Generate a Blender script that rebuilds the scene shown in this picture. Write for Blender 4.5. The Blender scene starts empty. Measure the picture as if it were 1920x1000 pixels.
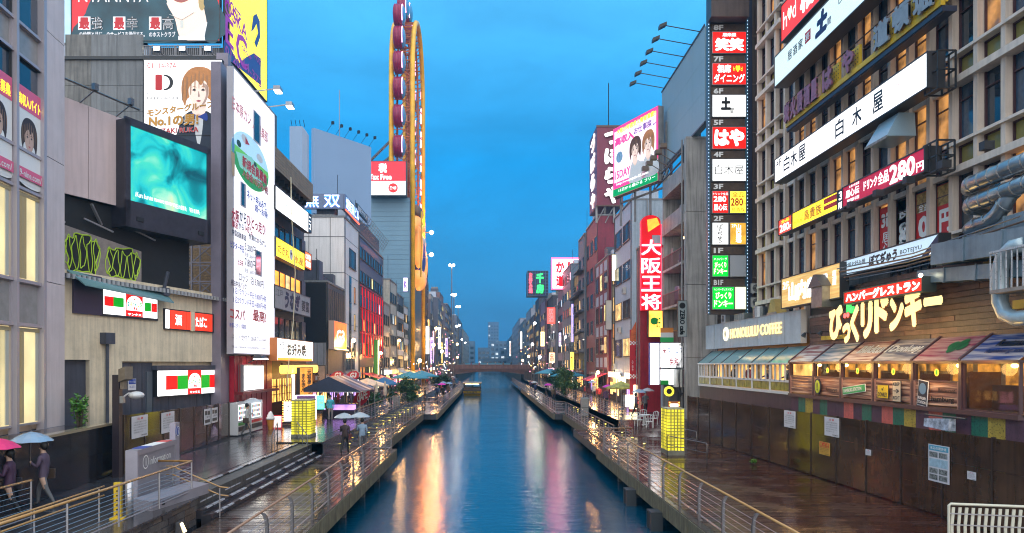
import bpy,bmesh,math,random
from mathutils import Vector,Matrix
R=math.radians
random.seed(7)
scene=bpy.context.scene
COL=scene.collection
# -- camera, sky, sun, exposure
CX,CY,F,CAMH=915.0,683.0,1300.0,4.7
cam_d=bpy.data.cameras.new('camera');cam=bpy.data.objects.new('camera',cam_d);COL.objects.link(cam)
cam.location=(0,0,CAMH);cam.rotation_euler=(R(90),0,0)
cam_d.lens=F/1920*36;cam_d.sensor_width=36
cam_d.shift_x=(960-CX)/1920;cam_d.shift_y=(CY-500)/1920
cam_d.clip_end=4000;cam_d.clip_start=0.1
scene.camera=cam
world=bpy.data.worlds.new('World');scene.world=world;world.use_nodes=True
SUN_EL,SUN_ROT=32,171
def build_world():
 nt=world.node_tree;n=nt.nodes;l=nt.links;n.clear()
 out=n.new('ShaderNodeOutputWorld');bg=n.new('ShaderNodeBackground')
 sky=n.new('ShaderNodeTexSky');sky.sky_type='NISHITA';sky.sun_disc=False
 sky.sun_elevation=R(SUN_EL);sky.sun_rotation=R(SUN_ROT);sky.air_density=1.5;sky.dust_density=1;sky.ozone_density=5
 tc=n.new('ShaderNodeTexCoord');sep=n.new('ShaderNodeSeparateXYZ')
 l.new(tc.outputs['Generated'],sep.inputs[0])
 ramp=n.new('ShaderNodeValToRGB');e=ramp.color_ramp.elements
 e[0].position=0.0;e[0].color=(0.012,0.125,0.27,1)
 e[1].position=1.0;e[1].color=(0.20,0.52,0.82,1)
 for p,c in((0.05,(0.022,0.160,0.33,1)),(0.14,(0.014,0.21,0.46,1)),(0.28,(0.004,0.255,0.60,1)),(0.45,(0.06,0.38,0.74,1))):
  x=e.new(p);x.color=c
 l.new(sep.outputs[2],ramp.inputs[0])
 mp=n.new('ShaderNodeMapping');mp.inputs['Scale'].default_value=(1.2,1.2,3.2)
 l.new(tc.outputs['Generated'],mp.inputs[0])
 nz=n.new('ShaderNodeTexNoise');nz.inputs['Scale'].default_value=3.4;nz.inputs['Detail'].default_value=7;nz.inputs['Roughness'].default_value=.58;nz.inputs['Distortion'].default_value=.4
 l.new(mp.outputs[0],nz.inputs[0])
 mr=n.new('ShaderNodeMapRange');mr.inputs[1].default_value=.3;mr.inputs[2].default_value=.75;mr.inputs[3].default_value=.82;mr.inputs[4].default_value=1.2
 l.new(nz.outputs[0],mr.inputs[0])
 mx=n.new('ShaderNodeMix');mx.data_type='RGBA';mx.blend_type='MULTIPLY';mx.inputs[0].default_value=1
 l.new(ramp.outputs[0],mx.inputs[6]);l.new(mr.outputs[0],mx.inputs[7])
 sc=n.new('ShaderNodeMix');sc.data_type='RGBA';sc.blend_type='MULTIPLY';sc.inputs[0].default_value=1
 l.new(sky.outputs[0],sc.inputs[6]);sc.inputs[7].default_value=(.02,.03,.05,1)
 m2=n.new('ShaderNodeMix');m2.data_type='RGBA';m2.inputs[0].default_value=.1
 l.new(mx.outputs[2],m2.inputs[6]);l.new(sc.outputs[2],m2.inputs[7])
 l.new(m2.outputs[2],bg.inputs[0]);bg.inputs[1].default_value=1.08
 l.new(bg.outputs[0],out.inputs[0])
build_world()
sun_d=bpy.data.lights.new('sun','SUN');sun=bpy.data.objects.new('sun',sun_d);COL.objects.link(sun)
sun_d.energy=3.5;sun_d.angle=R(125);sun_d.color=(1.0,0.86,0.66)
sun.rotation_euler=(R(90-SUN_EL),0,R(9))
scene.view_settings.view_transform='Standard';scene.view_settings.look='None'
scene.view_settings.exposure=0.6;scene.view_settings.gamma=1.0;scene.view_settings.use_curve_mapping=False
scene.render.engine='CYCLES'
cy=scene.cycles
cy.max_bounces=6;cy.diffuse_bounces=2;cy.glossy_bounces=3;cy.transmission_bounces=4;cy.transparent_max_bounces=8
cy.caustics_reflective=False;cy.caustics_refractive=False;cy.sample_clamp_indirect=4;cy.use_denoising=True
cy.filter_width=1.1;cy.use_adaptive_sampling=True;cy.adaptive_threshold=0.02
# -- measuring: a pixel of the photograph and a distance give a point of the place
def wx(px,Y):return(px-CX)/F*Y
def wz(py,Y):return CAMH-(py-CY)/F*Y
def yx(px,X):return X*F/(px-CX)
# -- materials
MATS={}
def _p(m):return m.node_tree.nodes['Principled BSDF']
def mat(name,col,rough=.6,metal=0.,emit=None,es=0.,var=0.,vscale=3.,bump=0.,bscale=20.,streak=0.,spec=None,alpha=1.,rvar=0.,trans=0.,dirt=0.):
 """plain procedural material: colour varied by noise, optional vertical streaks, relief and roughness changes"""
 if name in MATS:return MATS[name]
 m=bpy.data.materials.new(name);m.use_nodes=True;MATS[name]=m
 n=m.node_tree.nodes;l=m.node_tree.links;p=n['Principled BSDF']
 c=(*col,1)
 p.inputs['Base Color'].default_value=c;p.inputs['Roughness'].default_value=rough;p.inputs['Metallic'].default_value=metal
 if spec is not None:p.inputs['Specular IOR Level'].default_value=spec
 if trans:p.inputs['Transmission Weight'].default_value=trans
 if alpha<1:p.inputs['Alpha'].default_value=alpha
 if emit is not None:
  p.inputs['Emission Color'].default_value=(*emit,1);p.inputs['Emission Strength'].default_value=es
 if var or streak or bump or rvar or dirt:
  tc=n.new('ShaderNodeTexCoord')
 src=None
 if var or streak or dirt:
  nz=n.new('ShaderNodeTexNoise');nz.inputs['Scale'].default_value=vscale;nz.inputs['Detail'].default_value=6;nz.inputs['Roughness'].default_value=.62
  l.new(tc.outputs['Object'],nz.inputs[0])
  a=n.new('ShaderNodeMapRange');a.inputs[1].default_value=.25;a.inputs[2].default_value=.75;a.inputs[3].default_value=1-var;a.inputs[4].default_value=1+var*.7
  l.new(nz.outputs[0],a.inputs[0]);src=a.outputs[0]
  if streak:
   mp=n.new('ShaderNodeMapping');mp.inputs['Scale'].default_value=(3.5,3.5,.22);l.new(tc.outputs['Object'],mp.inputs[0])
   n2=n.new('ShaderNodeTexNoise');n2.inputs['Scale'].default_value=1.6;n2.inputs['Detail'].default_value=5;l.new(mp.outputs[0],n2.inputs[0])
   b=n.new('ShaderNodeMapRange');b.inputs[1].default_value=.42;b.inputs[2].default_value=.72;b.inputs[3].default_value=1;b.inputs[4].default_value=1-streak
   l.new(n2.outputs[0],b.inputs[0]);mu=n.new('ShaderNodeMath');mu.operation='MULTIPLY';l.new(src,mu.inputs[0]);l.new(b.outputs[0],mu.inputs[1]);src=mu.outputs[0]
  if dirt:
   n3=n.new('ShaderNodeTexNoise');n3.inputs['Scale'].default_value=vscale*6;n3.inputs['Detail'].default_value=8;l.new(tc.outputs['Object'],n3.inputs[0])
   b=n.new('ShaderNodeMapRange');b.inputs[1].default_value=.55;b.inputs[2].default_value=.62;b.inputs[3].default_value=1;b.inputs[4].default_value=1-dirt
   l.new(n3.outputs[0],b.inputs[0]);mu=n.new('ShaderNodeMath');mu.operation='MULTIPLY';l.new(src,mu.inputs[0]);l.new(b.outputs[0],mu.inputs[1]);src=mu.outputs[0]
  mx=n.new('ShaderNodeMix');mx.data_type='RGBA';mx.blend_type='MULTIPLY';mx.inputs[0].default_value=1
  mx.inputs[6].default_value=c;l.new(src,mx.inputs[7]);l.new(mx.outputs[2],p.inputs['Base Color'])
 if rvar:
  nr=n.new('ShaderNodeTexNoise');nr.inputs['Scale'].default_value=vscale*.5;nr.inputs['Detail'].default_value=4;l.new(tc.outputs['Object'],nr.inputs[0])
  b=n.new('ShaderNodeMapRange');b.inputs[1].default_value=.35;b.inputs[2].default_value=.65;b.inputs[3].default_value=max(.02,rough-rvar);b.inputs[4].default_value=rough+rvar
  l.new(nr.outputs[0],b.inputs[0]);l.new(b.outputs[0],p.inputs['Roughness'])
 if bump:
  nb=n.new('ShaderNodeTexNoise');nb.inputs['Scale'].default_value=bscale;nb.inputs['Detail'].default_value=4;l.new(tc.outputs['Object'],nb.inputs[0])
  bp=n.new('ShaderNodeBump');bp.inputs['Strength'].default_value=bump;bp.inputs['Distance'].default_value=.03;l.new(nb.outputs[0],bp.inputs['Height']);l.new(bp.outputs[0],p.inputs['Normal'])
 return m
def glow(name,col,s,var=0.,vscale=1.5,base=None):
 """something that gives off light; var makes its glow uneven like tubes or lamps behind a face"""
 if name in MATS:return MATS[name]
 if .75<s<6 and max(col)-min(col)>.3 and 'poster' not in name and 'lantern' not in name and 'print' not in name:s*=1.15
 m=mat(name,base or tuple(x*.6 for x in col),rough=.35,emit=col,es=s)
 if var:
  n=m.node_tree.nodes;l=m.node_tree.links
  tc=n.new('ShaderNodeTexCoord');nz=n.new('ShaderNodeTexNoise');nz.inputs['Scale'].default_value=vscale;nz.inputs['Detail'].default_value=3
  l.new(tc.outputs['Object'],nz.inputs[0])
  a=n.new('ShaderNodeMapRange');a.inputs[1].default_value=.3;a.inputs[2].default_value=.7;a.inputs[3].default_value=s*(1-var);a.inputs[4].default_value=s*(1+var)
  l.new(nz.outputs[0],a.inputs[0]);l.new(a.outputs[0],_p(m).inputs['Emission Strength'])
 return m
def hexc(h):
 h=h.lstrip('#');v=[int(h[i:i+2],16)/255 for i in(0,2,4)]
 return tuple(x/12.92 if x<=.04045 else((x+.055)/1.055)**2.4 for x in v)
# -- mesh builder
class MB:
 def __init__(s):s.v=[];s.f=[];s.mi=[];s.m=0
 def quad(s,a,b,c,d):
  i=len(s.v);s.v+=[tuple(a),tuple(b),tuple(c),tuple(d)];s.f.append((i,i+1,i+2,i+3));s.mi.append(s.m);return s
 def box(s,x0,x1,y0,y1,z0,z1):
  if x0>x1:x0,x1=x1,x0
  if y0>y1:y0,y1=y1,y0
  if z0>z1:z0,z1=z1,z0
  i=len(s.v)
  s.v+=[(x0,y0,z0),(x1,y0,z0),(x1,y1,z0),(x0,y1,z0),(x0,y0,z1),(x1,y0,z1),(x1,y1,z1),(x0,y1,z1)]
  for q in((0,3,2,1),(4,5,6,7),(0,1,5,4),(1,2,6,5),(2,3,7,6),(3,0,4,7)):
   s.f.append(tuple(i+k for k in q));s.mi.append(s.m)
  return s
 def hexa(s,pts):
  i=len(s.v);s.v+=[tuple(p)for p in pts]
  for q in((0,3,2,1),(4,5,6,7),(0,1,5,4),(1,2,6,5),(2,3,7,6),(3,0,4,7)):
   s.f.append(tuple(i+k for k in q));s.mi.append(s.m)
  return s
 def bar(s,a,b,w,h=None):
  """a square bar from a to b"""
  a,b=Vector(a),Vector(b);h=h or w;d=(b-a).normalized()
  up=Vector((0,0,1))if abs(d.z)<.95 else Vector((0,1,0))
  u=d.cross(up).normalized()*w/2;v=u.cross(d).normalized()*h/2
  return s.hexa([a-u-v,b-u-v,b+u-v,a+u-v,a-u+v,b-u+v,b+u+v,a+u+v])
 def tube(s,pts,r,n=8,caps=True,closed=False):
  pts=[Vector(p)for p in pts];k=len(pts);rr=r if isinstance(r,(list,tuple))else[r]*k
  i0=len(s.v);prev=None
  for j,p in enumerate(pts):
   if closed:d=pts[(j+1)%k]-pts[j-1]
   else:d=pts[min(j+1,k-1)]-pts[max(j-1,0)]
   d.normalize()
   if prev is None:
    up=Vector((0,0,1))if abs(d.z)<.9 else Vector((1,0,0))
    u=d.cross(up).normalized()
   else:
    u=(prev-d*prev.dot(d)).normalized()
   prev=u;w=d.cross(u)
   for q in range(n):
    a=2*math.pi*q/n
    s.v.append(tuple(p+(u*math.cos(a)+w*math.sin(a))*rr[j]))
  for j in range(k if closed else k-1):
   for q in range(n):
    a=i0+j*n+q;b=i0+j*n+(q+1)%n;j2=(j+1)%k
    s.f.append((a,b,i0+j2*n+(q+1)%n,i0+j2*n+q));s.mi.append(s.m)
  if caps and not closed:
   s.f.append(tuple(i0+q for q in range(n))[::-1]);s.mi.append(s.m)
   s.f.append(tuple(i0+(k-1)*n+q for q in range(n)));s.mi.append(s.m)
  return s
 def cyl(s,x,y,z0,z1,r,n=12,r2=None):return s.tube([(x,y,z0),(x,y,z1)],[r,r if r2 is None else r2],n)
 def prism(s,poly,y0,y1):
  """outline in the x-z plane given depth along y (front at y0)"""
  a=sum(poly[k][0]*poly[(k+1)%len(poly)][1]-poly[(k+1)%len(poly)][0]*poly[k][1]for k in range(len(poly)))
  if a<0:poly=poly[::-1]
  i=len(s.v);n=len(poly)
  s.v+=[(p[0],y0,p[1])for p in poly]+[(p[0],y1,p[1])for p in poly]
  s.f.append(tuple(i+k for k in range(n)));s.mi.append(s.m)
  if y1!=y0:
   s.f.append(tuple(i+n+k for k in range(n))[::-1]);s.mi.append(s.m)
   for k in range(n):
    s.f.append((i+(k+1)%n,i+k,i+n+k,i+n+(k+1)%n));s.mi.append(s.m)
  return s
 def disc(s,x,z,r,y0,y1,n=20,rz=None):
  rz=rz or r
  return s.prism([(x+r*math.cos(2*math.pi*k/n),z+rz*math.sin(2*math.pi*k/n))for k in range(n)],y0,y1)
 def ball(s,c,r,n=8,m=6):
  pts=[];rr=[]
  rx=r if isinstance(r,(tuple,list))else(r,r,r)
  i0=len(s.v)
  for j in range(m+1):
   t=math.pi*j/m
   for q in range(n):
    a=2*math.pi*q/n
    s.v.append((c[0]+rx[0]*math.sin(t)*math.cos(a),c[1]+rx[1]*math.sin(t)*math.sin(a),c[2]-rx[2]*math.cos(t)))
  for j in range(m):
   for q in range(n):
    a=i0+j*n+q;b=i0+j*n+(q+1)%n
    s.f.append((a,b,b+n,a+n));s.mi.append(s.m)
  return s
 def mesh(s,name,mats,smooth=False):
  me=bpy.data.meshes.new(name);me.from_pydata(s.v,[],s.f)
  for m in(mats if isinstance(mats,(list,tuple))else[mats]):me.materials.append(m)
  if any(s.mi):me.polygons.foreach_set('material_index',s.mi)
  if smooth:me.polygons.foreach_set('use_smooth',[True]*len(me.polygons))
  me.update();return me
 def build(s,name,mats,parent=None,loc=None,rz=None,smooth=False,label=None,kind=None):
  return put(s.mesh(name,mats,smooth),name,parent,loc,rz,label,kind)
def put(me,name,parent=None,loc=None,rz=None,label=None,kind=None):
 o=bpy.data.objects.new(name,me);COL.objects.link(o)
 if parent is not None:o.parent=parent
 if loc is not None:o.location=loc
 if rz is not None:o.rotation_euler=(0,0,rz)
 if label:o['label']=label
 if kind:o['kind']=kind
 return o
def thing(name,label,cat,loc=(0,0,0),rz=0.,group=None,kind=None):
 o=bpy.data.objects.new(name,None);o.empty_display_size=.2;COL.objects.link(o);o.location=loc;o.rotation_euler=(0,0,rz)
 o['label']=label;o['category']=cat
 if group:o['group']=group
 if kind:o['kind']=kind
 return o
def tag(o,label,cat,group=None,kind=None):
 o['label']=label;o['category']=cat
 if group:o['group']=group
 if kind:o['kind']=kind
 return o
def copy_tree(o,parent=None,loc=None,rz=None,label=None,group=None):
 c=o.copy();COL.objects.link(c);c.parent=parent
 for ch in KIDS(o):copy_tree(ch,c)
 if loc is not None:c.location=loc
 if rz is not None:c.rotation_euler=(0,0,rz)
 if label:c['label']=label
 if group:c['group']=group
 return c
def KIDS(o):return list(o.children)
LEFT,RIGHT,FRONT=R(90),R(-90),0.0
# -- lettering
TXT={}
def text_mesh(s,bold,extr,vertical,slant,key,res=2,lsp=1.0):
 k=(s,extr,vertical,slant,res)
 if k not in TXT:
  cu=bpy.data.curves.new('lettering','FONT')
  cu.body='\n'.join(s)if vertical else s
  cu.resolution_u=res;cu.extrude=extr;cu.align_x='CENTER';cu.shear=slant
  if vertical:cu.space_line=.92*lsp
  o=bpy.data.objects.new('lettering',cu);me=bpy.data.meshes.new_from_object(o)
  bpy.data.objects.remove(o)
  import numpy as np
  n=len(me.vertices);a=np.empty(n*3);me.vertices.foreach_get('co',a);a=a.reshape(-1,3)
  TXT[k]=(a,[tuple(p.vertices)for p in me.polygons],a.min(0),a.max(0))
 return TXT[k]
def text(parent,s,x0,x1,z0,z1,y,m,bold=.0,th=.0,vertical=False,keep=False,slant=0.,name='lettering',res=2,outline=None,rise=0.):
 """words fitted into the box x0..x1, z0..z1 on the plane y of the parent; keep = do not stretch; rise tilts the line"""
 import numpy as np
 if not s.strip():return None
 def mk(bold,m,y,nm):
  a,f,lo,hi=text_mesh(s,bold,.5 if th else 0.,vertical,slant,None,res)
  sx=(x1-x0)/max(1e-4,hi[0]-lo[0]+2*bold);sz=(z1-z0)/max(1e-4,hi[1]-lo[1]+2*bold)
  if keep:sx=sz=min(sx,sz)
  cx,cz=(lo[0]+hi[0])/2,(lo[1]+hi[1])/2
  offs=[(0.,0.)]
  if bold>.008:
   n=4 if bold<.035 else 8
   offs+=[(bold*math.cos(2*math.pi*(q+.5)/n),bold*math.sin(2*math.pi*(q+.5)/n))for q in range(n)]
   if bold>.07:offs+=[(bold*.5*math.cos(2*math.pi*q/6),bold*.5*math.sin(2*math.pi*q/6))for q in range(6)]
  V=[];Fc=[];nv=len(a)
  for q,(ox,oz)in enumerate(offs):
   v=np.empty_like(a);ax=a[:,0]+ox-cx;az=a[:,1]+oz-cz
   v[:,0]=(x0+x1)/2+ax*sx
   v[:,2]=(z0+z1)/2+az*sz+rise*ax*sx
   v[:,1]=(y-(a[:,2]+.5)*th if th else y)-q*.0004
   V+=v.tolist();Fc+=[tuple(i+q*nv for i in p)for p in f]if q else f
  me=bpy.data.meshes.new(nm);me.from_pydata(V,[],Fc);me.materials.append(m);me.update()
  return put(me,nm,parent)
 if outline is not None:mk(bold+outline[0],outline[1],y,'lettering_outline');y-=.012
 return mk(bold,m,y,name)
# -- signs
def frame_px(pL,pR,X=None,Y=None,YL=None,YR=None,yt=None,yb=None,ref='L'):
 """place of a flat upright thing from its left and right edge: on the plane x = X, on y = Y, or between two distances"""
 if X is not None:YL,YR=yx(pL,X),yx(pR,X)
 elif Y is not None:YL=YR=Y
 a=Vector((wx(pL,YL),YL));b=Vector((wx(pR,YR),YR));w=(b-a).length
 rz=math.atan2(b.y-a.y,b.x-a.x);Yr=YL if ref=='L' else YR
 z0=wz(yb,Yr);z1=wz(yt,Yr)
 return dict(loc=(a.x,a.y,z0),rz=rz,w=w,h=z1-z0)
WHITE=glow('white_lit_acrylic',(1,1,1),1.4)
def sign(name,label,fr,face,depth=.3,side=None,texts=(),cat='sign',group=None,rim=.05,back=None,off=0.):
 """a flat or boxed sign: casing, face and lettering; texts = (words, x0, x1, z0, z1 as shares, material, options)"""
 w,h=fr['w'],fr['h']
 t=thing(name,label,cat,fr['loc'],fr['rz'],group)
 t.location=Vector(fr['loc'])+Matrix.Rotation(fr['rz'],3,'Z')@Vector((0,-off,0))
 side=side or mat('dark_sign_casing',(.03,.03,.035),.4,var=.2)
 MB().box(0,w,-depth+.02,0,0,h).build('casing',side,t)
 MB().box(rim,w-rim,-depth,-depth+.02,rim,h-rim).build('face',face,t)
 if rim:
  mb=MB();d=depth+.03
  mb.box(0,w,-d,-depth+.02,0,rim).box(0,w,-d,-depth+.02,h-rim,h).box(0,rim,-d,-depth+.02,rim,h-rim).box(w-rim,w,-d,-depth+.02,rim,h-rim)
  mb.build('rim',side,t)
 for tx in texts:
  s,a,b,c,d,m=tx[:6];o=dict(tx[6])if len(tx)>6 else{}
  text(t,s,a*w,b*w,c*h,d*h,-depth-.008-o.pop('dy',0),m,**o)
 return t
def smooth(pts,n=4):
 """closed outline rounded through its points"""
 out=[];k=len(pts)
 for i in range(k):
  p0,p1,p2,p3=pts[i-1],pts[i],pts[(i+1)%k],pts[(i+2)%k]
  for j in range(n):
   t=j/n;out.append(tuple(.5*(2*p1[c]+(p2[c]-p0[c])*t+(2*p0[c]-5*p1[c]+4*p2[c]-p3[c])*t*t+(3*p1[c]-p0[c]-3*p2[c]+p3[c])*t**3)for c in(0,1)))
 return out
def patch(t,fr,depth,pts,m,name='panel',dy=.004):
 """a flat printed shape on a sign face; points as shares of the face"""
 return MB().prism([(p[0]*fr['w'],p[1]*fr['h'])for p in pts],-depth-dy,-depth-dy).build(name,m,t)
def rect(a,b,c,d):return[(a,c),(b,c),(b,d),(a,d)]
def oval(cx,cz,rx,rz,n=22,a0=0,a1=360):return[(cx+rx*math.cos(R(a0+(a1-a0)*k/n)),cz+rz*math.sin(R(a0+(a1-a0)*k/n)))for k in range(n+(a1-a0<360))]
def bulb(name,loc,col,watt,parent,size=.5):
 """the light a visible lamp sheds"""
 d=bpy.data.lights.new(name,'POINT');d.color=col;d.energy=watt;d.shadow_soft_size=size
 o=bpy.data.objects.new(name,d);COL.objects.link(o);o.parent=parent;o.location=loc
 return o
# -- windows
GLASS=mat('dark_window_glass',(.02,.035,.05),.06,spec=.9,var=.5,vscale=.7)
GLASS_B=mat('blue_window_glass',(.03,.09,.15),.08,spec=.9,var=.5,vscale=.7)
def lit_glass(name,c,s,var=.6):
 m=glow(name,c,s,var=var,vscale=1.3,base=(.05,.05,.05));_p(m).inputs['Roughness'].default_value=.12;return m
LIT_W=lit_glass('warm_lit_window',(1,.62,.22),.8)
LIT_C=lit_glass('cool_lit_window',(.8,.92,1),.7)
LIT_Y=lit_glass('yellow_lit_window',(1,.82,.3),.8)
LIT_O=lit_glass('orange_lit_window',(1,.38,.08),.7)
F_DARK=mat('dark_window_frame',(.035,.035,.04),.4)
F_ALU=mat('aluminium_window_frame',(.35,.36,.38),.35,metal=.6)
F_RED=mat('red_window_frame',(.5,.01,.03),.4)
F_BROWN=mat('brown_window_frame',(.08,.03,.02),.4)
WM={}
def window(parent,x,z,w,h,y=0.,rz=0.,pane=None,fm=None,mull=1,trans=0,sill=True,name='window',t=.05,d=.07):
 """window standing proud of its wall: frame, pane behind it, sill; shared mesh data"""
 pane=pane or GLASS;fm=fm or F_DARK
 k=(round(w,2),round(h,2),fm.name,mull,trans,sill,t,d)
 if k not in WM:
  mb=MB();mb.box(0,w,-d,0,0,t).box(0,w,-d,0,h-t,h).box(0,t,-d,0,t,h-t).box(w-t,w,-d,0,t,h-t)
  for q in range(1,mull+1):mb.box(w*q/(mull+1)-t*.4,w*q/(mull+1)+t*.4,-d*.8,0,t,h-t)
  for q in range(1,trans+1):mb.box(t,w-t,-d*.7,0,h*q/(trans+1)-t*.4,h*q/(trans+1)+t*.4)
  if sill:mb.box(-.05,w+.05,-d-.08,0,-.07,0)
  WM[k]=mb.mesh(name,fm)
 k2=(round(w,2),round(h,2),t,pane.name)
 if k2 not in WM:WM[k2]=MB().quad((t,-.02,t),(w-t,-.02,t),(w-t,-.02,h-t),(t,-.02,h-t)).mesh('pane',pane)
 f=put(WM[k],name,parent,(x,y,z),rz)
 put(WM[k2],'pane',f)
 return f
def pick(lit):
 r=random.random()
 if r<lit:return random.choice((LIT_W,LIT_W,LIT_C,LIT_Y,LIT_O))
 return GLASS if r<lit+(1-lit)*.6 else GLASS_B
AC_ME=None
def ac_unit(parent,x,z,y=0.,rz=0.):
 """air conditioner box on two brackets"""
 global AC_ME
 if AC_ME is None:
  g=mat('ac_casing',(.5,.5,.48),.5,var=.2,vscale=4);k=mat('ac_grille',(.06,.06,.06),.6)
  mb=MB().box(0,.8,-.34,-.04,.05,.65).box(.08,.14,-.36,0,-.02,.05).box(.66,.72,-.36,0,-.02,.05)
  mb.m=1;mb.disc(.32,.35,.24,-.345,-.34,14)
  mb.m=0
  for q in range(5):mb.box(.1,.54,-.352,-.345,.17+q*.09,.185+q*.09)
  AC_ME=mb.mesh('air_conditioner',[g,k])
 return put(AC_ME,'air_conditioner',parent,(x,y,z),rz)
# -- ground, water, decks
UP=0.7
M_PAVE=mat('wet_stone_paving',(.045,.048,.06),.16,var=.45,vscale=1.1,bump=.18,bscale=9,rvar=.1,spec=.7)
M_SLAB=mat('wet_paving_slab',(.055,.055,.066),.14,var=.5,vscale=.8,bump=.22,bscale=14,rvar=.09,spec=.75)
def plank_mat(name,c0,c1):
 m=mat(name,c0,.2,spec=.6);n=m.node_tree.nodes;l=m.node_tree.links;p=n['Principled BSDF']
 tc=n.new('ShaderNodeTexCoord');mp=n.new('ShaderNodeMapping');mp.inputs['Scale'].default_value=(.5,6.2,1);l.new(tc.outputs['Object'],mp.inputs[0])
 a=n.new('ShaderNodeTexNoise');a.inputs['Scale'].default_value=1.0;a.inputs['Detail'].default_value=4;a.inputs['Roughness'].default_value=.7;l.new(mp.outputs[0],a.inputs[0])
 cr=n.new('ShaderNodeValToRGB');e=cr.color_ramp.elements;e[0].position=.35;e[0].color=(*c0,1);e[1].position=.68;e[1].color=(*c1,1);l.new(a.outputs[0],cr.inputs[0]);l.new(cr.outputs[0],p.inputs['Base Color'])
 b=n.new('ShaderNodeTexNoise');b.inputs['Scale'].default_value=.55;b.inputs['Detail'].default_value=4;l.new(tc.outputs['Object'],b.inputs[0])
 ad=n.new('ShaderNodeMath');ad.operation='MULTIPLY_ADD';ad.inputs[1].default_value=.5;l.new(a.outputs[0],ad.inputs[0]);l.new(b.outputs[0],ad.inputs[2])
 mr=n.new('ShaderNodeMapRange');mr.inputs[1].default_value=.62;mr.inputs[2].default_value=.92;mr.inputs[3].default_value=.04;mr.inputs[4].default_value=.36;l.new(ad.outputs[0],mr.inputs[0]);l.new(mr.outputs[0],p.inputs['Roughness'])
 bp=n.new('ShaderNodeBump');bp.inputs['Strength'].default_value=.35;bp.inputs['Distance'].default_value=.02;l.new(a.outputs[0],bp.inputs['Height']);l.new(bp.outputs[0],p.inputs['Normal'])
 return m
M_WOOD=plank_mat('wet_deck_wood',(.014,.005,.004),(.085,.030,.018))
M_WOOD2=plank_mat('wet_deck_wood_grey',(.016,.011,.010),(.08,.055,.045))
M_CONC=mat('mossy_edge_concrete',(.16,.14,.085),.65,var=.5,vscale=2.5,bump=.6,bscale=10,streak=.6)  # yellowish light on the beams is put into the concrete colour
M_CONC_D=mat('dark_quay_concrete',(.07,.065,.06),.5,var=.5,vscale=1.5,bump=.5,bscale=8,streak=.5)
M_STEEL=mat('brushed_post_steel',(.2,.19,.2),.35,metal=.7,var=.25,vscale=6)
M_STEEL_L=mat('pale_cable_steel',(.42,.40,.42),.3,metal=.7)
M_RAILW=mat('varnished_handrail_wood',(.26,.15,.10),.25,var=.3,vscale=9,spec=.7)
def slab(name,x0,x1,y0,y1,z0,z1,m,kind='structure'):
 return MB().box(x0,x1,y0,y1,z0,z1).build(name,m,kind=kind)
# river bed and far ground in one sheet, the city ground on both banks
slab('ground',-900,900,-30,2600,-4.2,-4.0,M_CONC_D)
slab('ground_left_bank',-900,-9.9,-30,2400,-4.0,UP-.1,M_CONC_D)
slab('ground_right_bank',14.0,900,-30,2400,-4.0,-.05,M_CONC_D)
# water as one finely rippled sheet
def water():
 m=mat('canal_water',(.0,.05,.10),.09,spec=.8);n=m.node_tree.nodes;l=m.node_tree.links;p=n['Principled BSDF']
 p.inputs['IOR'].default_value=1.4
 tc=n.new('ShaderNodeTexCoord');mp=n.new('ShaderNodeMapping');mp.inputs['Scale'].default_value=(.55,1.5,1);l.new(tc.outputs['Object'],mp.inputs[0])
 a=n.new('ShaderNodeTexNoise');a.inputs['Scale'].default_value=2.4;a.inputs['Detail'].default_value=5;a.inputs['Roughness'].default_value=.6;l.new(mp.outputs[0],a.inputs[0])
 b=n.new('ShaderNodeTexNoise');b.inputs['Scale'].default_value=.5;b.inputs['Detail'].default_value=2;l.new(mp.outputs[0],b.inputs[0])
 ad=n.new('ShaderNodeMath');ad.operation='MULTIPLY_ADD';ad.inputs[1].default_value=.5;l.new(b.outputs[0],ad.inputs[0]);l.new(a.outputs[0],ad.inputs[2])
 c=n.new('ShaderNodeTexNoise');c.inputs['Scale'].default_value=11;c.inputs['Detail'].default_value=3;l.new(mp.outputs[0],c.inputs[0]);a2=n.new('ShaderNodeMath');a2.operation='MULTIPLY_ADD';a2.inputs[1].default_value=.16;l.new(c.outputs[0],a2.inputs[0]);l.new(ad.outputs[0],a2.inputs[2]);ad=a2
 bp=n.new('ShaderNodeBump');bp.inputs['Strength'].default_value=.34;bp.inputs['Distance'].default_value=.06;l.new(ad.outputs[0],bp.inputs['Height']);l.new(bp.outputs[0],p.inputs['Normal'])
 mr=n.new('ShaderNodeMapRange');mr.inputs[1].default_value=.35;mr.inputs[2].default_value=.65;mr.inputs[3].default_value=.03;mr.inputs[4].default_value=.12
 l.new(b.outputs[0],mr.inputs[0]);l.new(mr.outputs[0],p.inputs['Roughness'])
 MB().quad((-12,-25,-1.05),(15.5,-25,-1.05),(15.5,1400,-1.05),(-12,1400,-1.05)).build('canal_water',m,kind='structure')
water()
# upper promenades
LX0=-15.0
slab('promenade_left',-19.5,-9.8,-6,20.8,-1.5,UP-.012,M_PAVE)
MB().box(-9.8,-8.75,-6,20.8,-1.5,UP-.012).build('promenade_left_terrace',M_PAVE,kind='structure')
slab('promenade_left_mid',-19.5,-9.8,20.8,35.0,-1.5,UP-.012,M_PAVE)
slab('promenade_left_far',-15.6,-8.3,35.0,196,-1.5,UP-.012,M_PAVE)
slab('promenade_right_far',9.3,15.0,50,196,-1.5,UP-.012,M_PAVE)
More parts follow.
